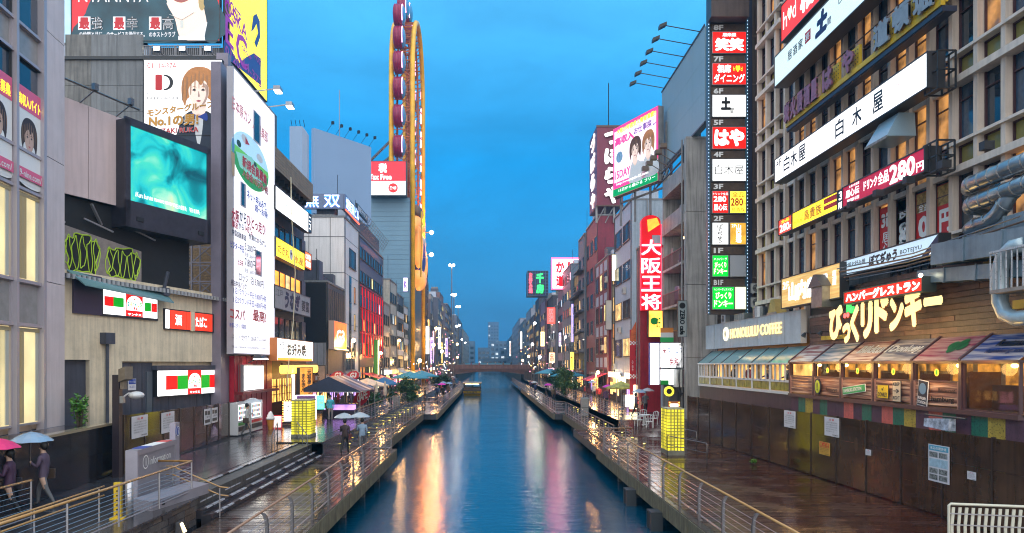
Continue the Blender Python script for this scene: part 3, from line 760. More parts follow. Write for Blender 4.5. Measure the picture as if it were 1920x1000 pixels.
# planter, shrub and granite wall in front
def granite():
 rz=math.atan2(1,-.11);u=Vector((math.cos(rz),math.sin(rz),0));loc=Vector((-13.6,25.1,UP))-u*11
 t=thing('granite_wall','tall black polished granite wall along the left promenade','wall',tuple(loc),rz)
 w=11.06
 MB().box(0,w,.04,1.7,0,1.78).build('wall_core',M_BLACKG,t)
 n=14
 for k in range(n):
  for z0,z1 in((0.0,.9),(.91,1.8)):MB().box(k*w/n+.006,(k+1)*w/n-.006,0,.04,z0,z1-.006).build('granite_panel',M_BLACKG,t)
 MB().box(0,w,-.05,.3,1.8,1.88).build('coping',mat('granite_coping',(.3,.24,.16),.15,spec=.7),t)
 MB().box(0,w,.3,1.9,1.7,1.76).build('planter_soil',mat('planter_gravel',(.12,.12,.16),.5,var=.6,vscale=12,bump=1,bscale=20),t)
granite()
def leafbush(name,label,cat,x,y,z,rx,ry,rz_,n,leaf,m,stems=3,group=None,seed=1):
 rnd=random.Random(seed);t=thing(name,label,cat,(x,y,z),0,group)
 mb=MB()
 for k in range(n):
  # leaves gathered in clumps through the crown
  cl=Random_clump(rnd,k,seed)
  p=Vector((cl[0]*rx,cl[1]*ry,rz_+cl[2]*rz_))
  a=Vector((rnd.gauss(0,1),rnd.gauss(0,1),rnd.gauss(0,.6))).normalized();b=a.cross(Vector((rnd.gauss(0,1),rnd.gauss(0,1),rnd.gauss(0,1)))).normalized()
  s=leaf*rnd.uniform(.6,1.3)
  mb.quad(p-a*s-b*s*.1,p-b*s*.5,p+a*s,p+b*s*.5)
 mb.build('crown',m,t)
 st=MB()
 for k in range(stems):
  a=2*math.pi*k/stems
  st.tube([(0.05*math.cos(a),.05*math.sin(a),0),(.3*rx*math.cos(a),.3*ry*math.sin(a),rz_),(.5*rx*math.cos(a+.5),.5*ry*math.sin(a+.5),rz_*1.6)],[.05,.03,.012],5)
 st.build('trunk',mat('bark',(.07,.05,.035),.8,var=.3),t)
 return t
CLC={}
def Random_clump(rnd,k,seed):
 if seed not in CLC:
  r2=random.Random(seed*31);L=[]
  while len(L)<22:
   p=Vector((r2.uniform(-1,1),r2.uniform(-1,1),r2.uniform(-1,1)))
   if p.length<.95:L.append(p)
  CLC[seed]=L
 c=CLC[seed][k%22]
 return(c.x*.85+rnd.gauss(0,.16),c.y*.85+rnd.gauss(0,.16),c.z*.85+rnd.gauss(0,.16))
M_LEAF=mat('wet_leaf',(.035,.10,.03),.35,var=.6,vscale=3);M_LEAFD=mat('dark_leaf',(.02,.06,.022),.4,var=.6,vscale=3)
leafbush('shrub','small bright green shrub beside the office pillar above the granite wall','shrub',-14.9,25.3,2.4,.35,.35,.65,500,.07,mat('bright_leaf',(.08,.22,.02),.4,var=.5,vscale=6),seed=2)
# -- convenience store building
def store():
 rz=math.atan2(1,.22);loc=(-17.66,28.8,UP-.1);u=Vector((math.cos(rz),math.sin(rz),0))
 t=thing('convenience_store','low stained beige rendered store building with lit red, white and green sign windows','building',loc,rz)
 W=11.47;H=8.05;P=lambda px,py,off=0:hit(loc,rz,px,py,off)
 # main wall in pieces round the dark door opening and the sign recess
 xl,zt=P(122,505);
 d0,_=P(229,700);d1,_=P(291,700);s1,_=P(408,700);_,dz=P(291,678)
 dz=P(260,678)[1];sz=P(350,688)[1]
 a0=P(118,675)[0];a1=P(168,675)[0];az=P(150,675)[1]
 MB().box(-3,W,.25,9,0,H).build('wall',M_BEIGE,t)
 MB().box(a1,d0,0,.25,0,H).box(d0,s1,0,.25,max(dz,sz),H).box(-3,a1,0,.25,az,H).box(s1,W,0,.25,0,H).build('front_wall',M_BEIGE,t)
 MB().box(-3,a1,.2,.26,0,az).build('side_door',M_DARKCL,t)
 for k in range(3):MB().box(d0+k*(d1-d0)/3+.02,d0+(k+1)*(d1-d0)/3-.02,.15,.22,0,dz-.05).build('door_panel',M_DARKCL,t)
 MB().box(d1-.45,d1-.08,.1,.16,.3,dz-.5).build('door',mat('dark_grey_door',(.1,.12,.15),.3),t)
 n=9
 for k in range(n):MB().box(d1+k*(s1-d1)/n+.015,d1+(k+1)*(s1-d1)/n-.015,.12,.22,0,sz-.02).build('cladding_board',M_DARKCL,t)
 # roof edge
 MB().hexa([(-3,-.35,H-.35),(W+.1,-.35,H-.35),(W+.1,9,H+.2),(-3,9,H+.2),(-3,-.35,H-.2),(W+.1,-.35,H-.2),(W+.1,9,H+.35),(-3,9,H+.35)]).build('roof',mat('wet_grey_roof',(.1,.1,.12),.3,var=.4,streak=.3),t)
 cr=MB();x=-3
 while x<W:cr.box(x,x+.14,-.42,-.3,H-.4,H-.2);x+=.28
 cr.build('roof_ribs',mat('pale_roof_rib',(.4,.4,.42),.4),t,kind='stuff')
 # glass lean-to canopy over the corner window
 g0,gz=P(125,503);g1,_=P(300,560)
 MB().hexa([(g0,-.9,gz-.75),(g1,-.8,gz-1.0),(g1+.4,0,gz-.5),(g0,0,gz-.1),(g0,-.9,gz-.69),(g1,-.8,gz-.94),(g1+.4,0,gz-.44),(g0,0,gz-.04)]).build('glass_canopy',mat('teal_canopy_glass',(.16,.30,.32),.15,spec=.8),t)
 # downpipe
 dx,_=P(196,600)
 MB().tube([(dx,-.15,5.2),(dx,-.15,.9),(dx-.2,-.15,.7),(dx-2.6,-.15,.7)],.07,8).box(dx-.28,dx+.28,-.32,0,5.0,5.5).build('downpipe',M_DARKCL,t)
 dx,dzz=P(300,510)
 MB().tube([(dx,-.45,dzz),(dx,-.3,dzz-.6),(dx,-.1,dzz-1.3)],.09,8).box(dx-.2,dx+.2,-.4,0,dzz-1.2,dzz-.8).build('downpipe',M_DARKCL,t)
 # upper lit windows
 def lit(pxa,pxb,pya,pyb,nm='sign_window'):
  xa,z1=P(pxa,pya);xb,_=P(pxb,pya);_,z0=P(pxa,pyb);return xa,xb,z0,z1
 xa,xb,z0,z1=lit(189,292,541,590)
 MB().box(xa-1.6,xa-.05,-.1,.02,z0-.05,z1+.5).build('blank_window',mat('plum_panel',(.07,.055,.10),.3),t)
 s=thing('store_sign','upper lit store sign with red and green squares in the corner window','sign',tuple(Vector(loc)+u*xa+Vector((0,0,z0))),rz)
 w,h=xb-xa,z1-z0
 MB().box(-.05,w+.05,-.1,0,-.06,h+.06).build('casing',F_DARK,s)
 store_face(s,w,h,.1)
 xa,xb,z0,z1=lit(307,397,575,610)
 s=thing('store_sign','row of lit red boxes reading sake and tobacco in white characters','sign',tuple(Vector(loc)+u*xa+Vector((0,0,z0-.15))),rz)
 w,h=xb-xa,z1-z0
 MB().box(-.05,w+.05,-.1,0,-.06,h+.06).build('casing',F_DARK,s)
 sg=glow('salmon_lit_panel',(.95,.05,.02),.7)
 MB().box(0,w*.07,-.12,-.1,0,h).build('white_panel',WHITE,s)
 for k,(a,b,c)in enumerate(((.09,.4,'酒'),(.41,.49,None),(.57,.87,'たばこ'),(.88,.97,None))):
  MB().box(a*w,b*w,-.12,-.1,0,h).build('lit_panel',sg,s)
  if c:text(s,c,a*w+.1+(.25 if c=='酒' else 0),b*w-.1-(.25 if c=='酒' else 0),h*.2,h*.8,-.128,G_WS,bold=.03)
 MB().box(w*.49,w*.57,-.16,-.06,-.05,h+.05).build('divider',M_BEIGE,s)
 # lower big sign in the recess
 xa,z1=P(291,694);xb,z1b=P(403,690);_,z0=P(291,745)
 s=thing('store_sign','lower white lit store box sign with red, green and white squares','sign',tuple(Vector(loc)+u*xa+Vector((0,0,z0))),rz)
 w,h=xb-xa,z1-z0
 MB().box(0,w,-.1,.12,0,h).build('casing',M_BLK,s)
 MB().box(-.12,w+.12,-.18,.12,h,h+.22).build('hood',M_DARKCL,s)
 store_face(s,w,h,.1,lower=True)
 return t
def store_face(s,w,h,d,lower=False):
 MB().box(.04,w-.04,-d-.02,-d,.04,h-.04).build('face',WHITE,s)
 y=-d-.03
 def q(a,b,c,e,m):MB().box(a*w,b*w,y,y+.01,c*h,e*h).build('colour_square',m,s)
 c0,c1=.25,.78
 if lower:q(.13,.31,c0,c1,G_RED);q(.31,.48,c0,c1,G_GREEN);q(.71,.86,c0,c1,G_GREEN);q(.86,1.0-.02,c0,c1,G_RED);a,b=.48,.71
 else:q(.02,.17,.35,.72,G_RED);q(.17,.35,.35,.72,G_GREEN);q(.74,.86,.3,.66,G_GREEN);q(.87,.98,.3,.66,G_RED);a,b=.39,.7
 MB().box(a*w,b*w,y,y+.01,.03*h,.98*h).build('centre_panel',G_RED,s)
 MB().prism([(w*(a+b)/2+(b-a)*w*.47*p[0],h*(.5+.36*p[1]))for p in[(math.cos(R(k)),math.sin(R(k)))for k in range(0,181,12)]+[(-1,-.65),(1,-.65)]],y-.006,y-.006).build('arch_panel',WHITE,s)
 cols=[glow('logo_teal',(0,.45,.4),.6),glow('logo_yellow',(1,.6,0),.9),glow('logo_green',(.1,.55,.05),.7)]
 for k,ch in enumerate('sunkus'):
  x=w*(a+(b-a)*(.06+.15*k));text(s,ch,x,x+w*(b-a)*.12,h*(.42+.03*(k%2)),h*(.60+.03*(k%2)),y-.012,cols[k%3],bold=.03)
 MB().prism([(w*((a+b)/2-.02),h*.78),(w*((a+b)/2+.02),h*.74),(w*((a+b)/2-.01),h*.68)],y-.012,y-.012).build('logo_mark',G_RED,s)
 MB().prism(oval(w*(a+b)/2-.02,h*.36,w*.012,h*.06),y-.012,y-.012).prism(oval(w*(a+b)/2+.1,h*.34,w*.012,h*.06),y-.012,y-.012).build('logo_mark',G_RED,s)
 text(s,'サンクス',w*(a+.03),w*(b-.03),.06*h,.16*h,y-.008,G_WS,bold=.04)
store()
# -- black and dark walls behind the store, graffiti, lattice, tiled wall
def behind_store():
 # angled pink panel and video screen box standing on the roof
 rz=math.atan2(1,.41);u=Vector((math.cos(rz),math.sin(rz),0));loc=Vector((-18.5-.41*.6,30.2-.6,8.7))
 P=lambda px,py,off=0:hit(loc,rz,px,py,off)
 t=thing('roof_fascia','large blank pinkish metal panel wall above the store roof','panel wall',tuple(loc),rz)
 x0=-2;x1=P(235,300)[0];z1=P(235,225)[1];z0=P(235,390)[1]
 pk=mat('pinkish_enamel_panel',(.66,.52,.52),.22,var=.12,vscale=.4,streak=.12,spec=.6)
 MB().box(x0,x1-.02,.04,1.6,z0,z1).build('panel_core',M_BLK,t)
 n=3
 for k in range(n):MB().box(x0+(x1-x0)*k/n+.006,x0+(x1-x0)*(k+1)/n-.02,0,.04,z0,z1).build('panel',pk,t)
 MB().tube([(x0,-.9,z1+.45),(x1,-.9,z1+.35)],.05,6).build('lamp_rail',M_STEEL,t)
 for px in(150,218):
  xx=P(px,200)[0]
  MB().tube([(xx,0,z1),(xx,-.9,z1+.4)],.03,5).box(xx-.1,xx+.1,-1.05,-.85,z1+.4,z1+.7).build('floodlight',M_STEEL,t)
 # dark substructure below with struts
 MB().box(x0,x1+4.2,.3,1.6,0,z0-.02).build('dark_backing',mat('black_backing',(.012,.012,.014),.6,var=.3),t)
 for k in range(3):
  xx=x0+1.6+k*2.4;MB().bar((xx,0,z0-.2),(xx+.7,.25,z0-1.0),.1).bar((xx-.3,.1,z0-.9),(xx+1.2,.1,z0-1.25),.07).build('strut',M_STEEL_L,t)
 # graffiti board
 ga,gz1=P(118,420);gb,_=P(268,500);gz0=0.
 gz1=P(118,415)[1];gz2=P(268,468)[1]
 g=thing('graffiti_wall','dark wall strip covered with yellow-green outlined graffiti above the store roof','wall',tuple(loc+Vector((0,0,-.1))),rz)
 MB().prism([(ga,0),(gb,0),(gb,gz2),(ga,gz1)],.1,.28).build('wall_board',mat('grey_pink_board',(.25,.21,.2),.6,var=.3),g)
 gm=mat('graffiti_lime',(.42,.62,.03),.5);km=mat('graffiti_black',(.01,.01,.01),.5)
 rnd=random.Random(11)
 for cx,(a,b)in enumerate(((.03,.45),(.52,.98))):
  xa=ga+(gb-ga)*a;xb=ga+(gb-ga)*b;hh=(gz1+(gz2-gz1)*(a+b)/2)
  pts=[]
  for k in range(40):
   an=2*math.pi*k/40;rr=1+.10*math.sin(5*an+cx)+.07*math.sin(11*an)
   ex=abs(math.cos(an))**.6*(1 if math.cos(an)>0 else-1);ez=abs(math.sin(an))**.5*(1 if math.sin(an)>0 else-1)
   pts.append(((xa+xb)/2+(xb-xa)/2*.95*ex*rr*.93,hh*.5+hh*.40*ez*rr))
  MB().prism(pts,.09,.09).build('graffiti_fill',km,g)
  MB().tube([(p[0],.085,p[1])for p in pts],.03,4,closed=True).build('graffiti_outline',gm,g)
  n=5
  for q in range(n):
   c=xa+(xb-xa)*(q+.5)/n;ww=(xb-xa)/n*.42;L=[]
   ph=rnd.uniform(0,6);f=rnd.choice((2,3))
   for k in range(26):
    an=2*math.pi*k/26
    L.append((c+ww*math.cos(an)*(1+.35*math.sin(f*an+ph)),.08,hh*.5+hh*.33*math.sin(an)*(1+.22*math.cos(3*an+ph))))
   MB().tube(L,.022,4,closed=True).build('graffiti_letter',gm,g)
 # the screen
 fr=dict(loc=(0,0,0))
 xa,z1=P(232,222,.5);xb,_=P(392,283,.5);_,z0=P(232,388,.5)
 sc=thing('video_screen','big outdoor video screen showing a blurred turquoise picture','screen',tuple(loc+u*xa+Vector((0,0,z0))),rz)
 w,h=xb-xa,z1-z0
 MB().box(0,w,-.5,1.2,-.9,h).build('casing',mat('screen_casing',(.03,.028,.04),.35,var=.3),sc)
 MB().box(.0,w,-.62,-.5,h-.25,h+.1).box(0,.28,-.62,-.5,-.9,h).box(w-.22,w,-.62,-.5,-.9,h).box(0,w,-.62,-.5,-.9,.35).build('bezel',mat('screen_bezel',(.045,.04,.055),.3,var=.3),sc)
 m=bpy.data.materials.new('video_picture');m.use_nodes=True;n=m.node_tree.nodes;l=m.node_tree.links;p=n['Principled BSDF']
 tc=n.new('ShaderNodeTexCoord');nz=n.new('ShaderNodeTexNoise');nz.inputs['Scale'].default_value=.55;nz.inputs['Detail'].default_value=3;nz.inputs['Distortion'].default_value=.8
 l.new(tc.outputs['Object'],nz.inputs[0]);cr=n.new('ShaderNodeValToRGB');e=cr.color_ramp.elements
 e[0].position=.3;e[0].color=(.0,.06,.09,1);e[1].position=.78;e[1].color=(.75,.75,.25,1)
 for pp,c in((.42,(0,.22,.26,1)),(.5,(.01,.45,.48,1)),(.58,(.05,.55,.42,1)),(.68,(.35,.7,.5,1))):
  q=e.new(pp);q.color=c
 l.new(nz.outputs[0],cr.inputs[0]);l.new(cr.outputs[0],p.inputs['Emission Color']);p.inputs['Emission Strength'].default_value=1.0;p.inputs['Base Color'].default_value=(.01,.02,.02,1);p.inputs['Roughness'].default_value=.2
 MB().quad((.28,-.53,.35),(w-.22,-.53,.35),(w-.22,-.53,h-.25),(.28,-.53,h-.25)).build('screen_picture',m,sc)
 text(sc,'♪Kuru kuruto maware maware',.6,w*.55,.62,.86,-.535,G_WS);text(sc,'「明日の観覧車」「回る音楽祭」',w*.55,w-.7,.55,.78,-.535,G_WS)
 MB().box(.6,1.0,-.66,-.62,-.55,-.35).box(w-.9,w-.5,-.66,-.62,-.55,-.35).build('speaker_slot',M_BLK,sc)
 # lattice tower behind, with brown brick wall
 Y=40.5
 b=thing('brick_building','tall building with brown brick tiles and a lilac corner pillar behind the video screen','building',(wx(118,Y)-2,Y+2.5,UP-.1),0)
 x0=b.location.x;L=lambda px:wx(px,Y+2.5)-x0;Z=lambda py:wz(py,Y+2.5)-(UP-.1)
 MB().box(0,L(427),.3,10,0,Z(110)).build('wall',mat('dark_panel_wall',(.12,.125,.13),.5,var=.3,vscale=.5,streak=.4),b)
 # grey cladding panels of the upper wall
 pm=mat('grey_wall_sheet',(.17,.175,.185),.45,var=.25,vscale=.6,streak=.45)
 cm=mat('stained_concrete_sheet',(.20,.19,.18),.7,var=.35,vscale=.8,streak=.6)
 for i in range(-1,6):
  for j in range(7):
   xa=L(118)+i*1.62;za=Z(400)+j*1.6
   if xa<0 or xa+1.6>L(276):continue
   MB().box(xa+.01,xa+1.6,.22,.3,za+.01,za+1.59).build('wall_sheet',cm if i<1 else pm,b)
 # bricks (large tiles) on the strip beside the pillar
 bm_=MB().box(0,.235,.24,.3,0,.085).mesh('brick',mat('brown_glazed_brick',(.33,.20,.09),.35,var=.5,vscale=9,spec=.6))
 zt=Z(258);rowsN=0;brk=MB();z=Z(560)
 MB().box(L(275),L(420),.22,.3,Z(600),zt).build('brick_bed',mat('brick_joint',(.12,.10,.09),.8),b)
 cnt=0;j=0
 while z<zt:
  x=L(350 if z<Z(420)else 380)+(.12 if j%2 else 0)
  while x<L(409):
   brk.box(x,x+.235,.19,.22,z,z+.085);x+=.25
  z+=.1;j+=1
 brk.build('brick_courses',mat('brown_glazed_brick',(.33,.20,.09),.35),b,kind='stuff')
 z=Z(665)
 while z<Z(115):
  MB().box(L(408),L(430),-.2,.3,z+.015,z+1.15).build('cladding_panel',mat('purple_grey_cladding',(.22,.19,.24),.4,var=.2,vscale=.8),b);z+=1.165
 MB().box(-1,L(427),.1,.5,Z(110),Z(104)).build('roof_edge',M_BLK,b)
 f=thing('scaffold_tower','steel lattice scaffold in front of the brown brick wall under the screen','scaffold',(wx(278,Y),Y,UP-.1),0)
 w=wx(400,Y)-wx(278,Y);zb=wz(560,Y)-UP;zt=wz(395,Y)-UP;fm=mat('galvanised_purple_steel',(.26,.24,.28),.4,metal=.5,var=.3)
 for k in range(4):
  xx=w*k/3;MB().bar((xx,0,zb),(xx,0,zt),.08).bar((xx,1.2,zb),(xx,1.2,zt),.07).build('standard',fm,f)
 z=zb
 while z<zt-.5:
  MB().bar((0,0,z),(w,0,z),.07).bar((0,1.2,z),(w,1.2,z),.06).build('ledger',fm,f)
  for k in range(3):
   xx=w*k/3;MB().bar((xx,0,z),(xx+w/3,0,z+1.1),.05).bar((xx,1.2,z+1.1),(xx+w/3,1.2,z),.045).build('brace',fm,f)
  z+=1.1
behind_store()
# -- billboards above
M_SKIN=glow('lit_print_skin',(.85,.66,.56),.45,base=(.7,.5,.42));M_HAIRO=glow('lit_print_orange_hair',(.42,.17,.05),.35,base=(.35,.14,.04),var=.5,vscale=4);M_NAVY=mat('print_navy',(.015,.025,.05),.4,var=.4,vscale=1)
def left_boards():
 Y=42.6
 # lit white portrait poster
 fr=frame_px(273,420,Y=Y,yt=115,yb=257);w,h=fr['w'],fr['h']
 t=sign('billboard','lit white billboard of a young man with orange hair and a bow tie',fr,glow('white_poster',(.95,.93,.93),.85,var=.25,vscale=.25),.25,rim=.04,cat='billboard')
 portrait(t,w,h,.25,w*.70,h*.60,h*.29,M_HAIRO,M_NAVY,M_SKIN,bow=BLUEPR)
 gold=mat('gold_print',(.55,.25,.03),.3,metal=.3);y=-.28
 text(t,'01',.05*w,.12*w,.88*h,.95*h,y,REDPR);text(t,'14-37A',.2*w,.42*w,.88*h,.95*h,y,REDPR)
 text(t,'1',.15*w,.24*w,.59*h,.80*h,y,REDPR,bold=.05);MB().prism([(w*(.26+.12*math.sin(R(k))),h*(.695+.105*math.cos(R(k))))for k in range(0,181,15)]+[(w*(.26+.075*math.sin(R(k))),h*(.695+.085*math.cos(R(k))))for k in range(180,-1,-15)],y,y).build('lettering',BLACKPR,t)
 text(t,'Monster Entertainment',.05*w,.46*w,.52*h,.56*h,y,GREYPR);text(t,'DEEP GROUP',.05*w,.46*w,.47*h,.505*h,y,BLACKPR)
 text(t,'モンスターグループ',.05*w,.9*w,.30*h,.40*h,y-.02,gold,bold=.04,outline=(.035,WHITEPR),rise=.14)
 text(t,'No.1の男!',.07*w,.7*w,.12*h,.27*h,y-.02,gold,bold=.04,outline=(.04,WHITEPR),rise=.05)
 text(t,'NZAKI RUKA',.16*w,.7*w,.03*h,.10*h,y-.02,REDPR,bold=.02,outline=(.03,WHITEPR),rise=.05)
 # big red and navy billboard cut by the top edge
 Y2=46.;fr=frame_px(138,416,Y=Y2,yt=-190,yb=82);w,h=fr['w'],fr['h']
 t=sign('billboard','huge red billboard of a dark coated man cut off by the top edge',fr,glow('red_poster',(.55,.008,.012),.55,base=(.45,.01,.02)),.3,rim=.06,cat='billboard')
 d=.3;y=-d
 Zf=lambda py:(wz(py,Y2)-fr['loc'][2])/h;Xf=lambda px:(wx(px,Y2)-fr['loc'][0])/w
 teal=glow('lit_print_teal_coat',(.012,.07,.10),.5,base=(.005,.018,.026),var=.7,vscale=.6)
 def sh(pts,m,k,nm):return MB().prism([(Xf(p[0])*w,Zf(p[1])*h)for p in smooth(pts)],y-.004*k,y-.004*k).build(nm,m,t)
 sh([(155,78),(165,30),(178,0),(200,-30),(280,-50),(300,-20),(330,10),(395,0),(413,12),(413,78)],teal,1,'coat_print')
 sh([(318,5),(332,40),(345,77),(392,77),(392,60),(388,30),(375,0)],M_SKIN,2,'neck_print')
 sh([(306,-115),(307,-60),(310,-10),(322,12),(345,28),(362,22),(378,0),(384,-60),(382,-115),(345,-130)],glow('lit_print_skin_light',(.9,.70,.52),.55,base=(.7,.5,.4)),3,'face_print')
 sh([(330,5),(343,1),(358,4),(344,10)],mat('lip_print_dark',(.45,.12,.1),.5),4,'mouth_print')
 sh([(328,66),(345,74),(365,66),(392,46),(394,78),(360,79),(330,78)],glow('lit_print_white',(.8,.8,.85),.5),4,'shirt_print')
 sh([(300,10),(318,20),(326,45),(338,79),(300,79),(290,40)],teal,6,'lapel_print');sh([(386,5),(413,10),(413,79),(388,79),(393,40)],teal,6,'lapel_print')
 hb=mat('print_blond_hair',(.55,.38,.15),.5);sh([(300,-50),(292,-110),(312,-155),(350,-168),(388,-150),(402,-100),(396,-50),(386,-90),(360,-112),(320,-105),(306,-85)],hb,5,'hair_print')
 for ex in(326,362):sh([(ex-10,-62),(ex,-68),(ex+10,-62),(ex,-58)],BLACKPR,5,'eye_print')
 sh([(340,-30),(344,-55),(350,-28),(345,-24)],mat('nose_shadow_print',(.5,.3,.24),.5),5,'nose_print')
 sh([(378,-60),(376,10),(384,24),(392,0),(400,-60)],mat('print_blond_hair',(.55,.38,.15),.5),5,'hair_print')
 MB().tube([(Xf(322)*w,y-.03,Zf(32)*h),(Xf(345)*w,y-.03,Zf(42)*h),(Xf(368)*w,y-.03,Zf(28)*h)],.02,4).build('necklace_print',mat('silver_print',(.7,.7,.65),.3),t)
 text(t,'1',Xf(342)*w,Xf(348)*w,Zf(57)*h,Zf(43)*h,y-.03,mat('silver_print',(.7,.7,.65),.3),bold=.04)
 text(t,'NYANNYA',Xf(152)*w,Xf(283)*w,Zf(9)*h,Zf(-14)*h,y-.03,glow('lit_print_white',(.8,.8,.85),.5))
 for k,(a,c1,c2)in enumerate(((152,'最','強'),(217,'最','幸'),(284,'最','高'))):
  x0=Xf(a)*w;x1=Xf(a+23)*w;z0=Zf(61)*h;z1=Zf(36)*h
  MB().quad((x0,y-.03,z0),(x1,y-.03,z0),(x1,y-.03,z1),(x0,y-.03,z1)).build('white_square',glow('lit_print_white',(.8,.8,.85),.5),t)
  text(t,c1,x0+.06,x1-.06,z0+.05,z1-.05,y-.036,REDPR,bold=.04)
  text(t,c2,x1+.05,x1+.05+(x1-x0)*.95,z0,z1,y-.036,BLACKPR,bold=.0,outline=(.03,glow('lit_print_white',(.8,.8,.85),.5)))
  text(t,('の仲間と共に','のサービスを提供する。','のホストクラブ')[k],Xf((154,205,284)[k])*w,Xf((197,276,333)[k])*w,Zf(74)*h,Zf(64)*h,y-.03,glow('lit_print_white',(.8,.8,.85),.5),bold=.02)
 # plain pale panel and structure below it
 fr=frame_px(122,277,Y=46.2,yt=83,yb=108)
 p=thing('pale_fascia','plain pale blue fascia panel under the red billboard','panel',fr['loc'],0);MB().box(0,fr['w'],-.1,2,0,fr['h']).build('panel',mat('pale_blue_enamel',(.42,.48,.58),.3,var=.1,vscale=.5,streak=.1),p)
 MB().box(-.05,fr['w']+.05,-.16,-.1,fr['h']-.1,fr['h']+.02).build('trim',M_BLK,p)
 fr=frame_px(121,138,Y=46.3,yt=-80,yb=83);q=thing('lit_side_panel','narrow cyan-white lit edge panel left of the red billboard','panel',fr['loc'],0);MB().box(0,fr['w'],-.1,1.5,0,fr['h']).build('panel',glow('cyan_edge_light',(.45,.75,.9),.55,var=.3),q)
 fr=frame_px(277,420,Y=45.5,yt=82,yb=116);g=thing('billboard_gantry','dark steel gantry with three floodlights between the two billboards','gantry',fr['loc'],0);w=fr['w'];h=fr['h']
 MB().box(0,w,.6,.7,-.2,h).build('backing',M_BLK,g)
 mb=MB();n=40
 for k in range(n):mb.box(w*k/n,w*k/n+.03,-.6,-.57,.15,h*.62)
 mb.box(0,w,-.62,-.56,h*.62,h*.66).box(0,w,-.62,-.56,.12,.17);mb.build('railing',M_STEEL,g)
 for k in range(4):MB().bar((w*k/3,.3,0),(w*k/3,.3,h),.12).build('post',M_STEEL,g)
 for k in range(3):MB().bar((w*k/3+.2,.2,h),(w*(k+1)/3-.2,.4,0.1),.07).build('brace',M_STEEL,g)
 for px in(292,340,388):
  xx=wx(px,44.0)-fr['loc'][0]
  o=MB().tube([(xx,-.5,.25),(xx,-1.1,.25)],.03,5).box(xx-.2,xx+.2,-1.4,-1.1,.1,.38).build('floodlight',M_STEEL_L,g)
  MB().box(xx-.17,xx+.17,-1.42,-1.40,.13,.35).build('lamp_glass',glow('floodlight_glow',(1,.9,.7),14),o)
 # yellow billboard facing the street
 fr=frame_px(418,491,X=-17.6,yt=-200,yb=108);w,h=fr['w'],fr['h'];loc=fr['loc']
 t=sign('billboard','tall yellow and navy billboard with big purple letters at the top left',fr,glow('yellow_poster',(.95,.80,.02),.9,var=.3,vscale=.2,base=(.7,.6,.05)),.4,rim=.06,cat='billboard')
 P=lambda px,py:hit(loc,fr['rz'],px,py,.4);y=-.43
 def sh(pts,m,k,nm):return MB().prism([P(*p)for p in pts],y-.004*k,y-.004*k).build(nm,m,t)
 nv=glow('lit_print_navy',(.02,.03,.16),.5,base=(.02,.03,.12));pu=glow('lit_print_purple',(.22,.01,.22),.6,base=(.2,.01,.2))
 sh([(419,75),(428,82),(440,108),(448,118),(460,108),(475,100),(488,110),(488,160),(419,105)],nv,1,'coat_print')
 sh([(470,60),(474,30),(480,26),(486,40),(487,70),(480,90),(476,80),(483,62),(480,45),(475,55)],nv,2,'hair_print')
 for s_,a,b,c,e in(('OSKA',420,462,-8,22),('HOST',421,450,-14,12),('E',421,437,24,78),('C',441,462,50,112),('GROUP',452,470,84,92)):
  x0,z1=P(a,c);x1,_=P(b,c);z0=P(a,e)[1]
  text(t,s_,x0,x1,z0,z1,y-.02,pu,bold=.02)
 for s_,a,b,c,e in(('0120-',421,452,82,100),('14-373',455,489,108,126),('HOST',476,489,98,110)):
  x0,z1=P(a,c);x1,_=P(b,c);z0=P(a,e)[1];text(t,s_,x0,x1,z0,z1,y-.02,mat('magenta_print',(.5,.08,.4),.4),bold=.02)
 MB().box(0,w,.02,.3,-4,0).build('support_wall',M_GREY,t)
left_boards()
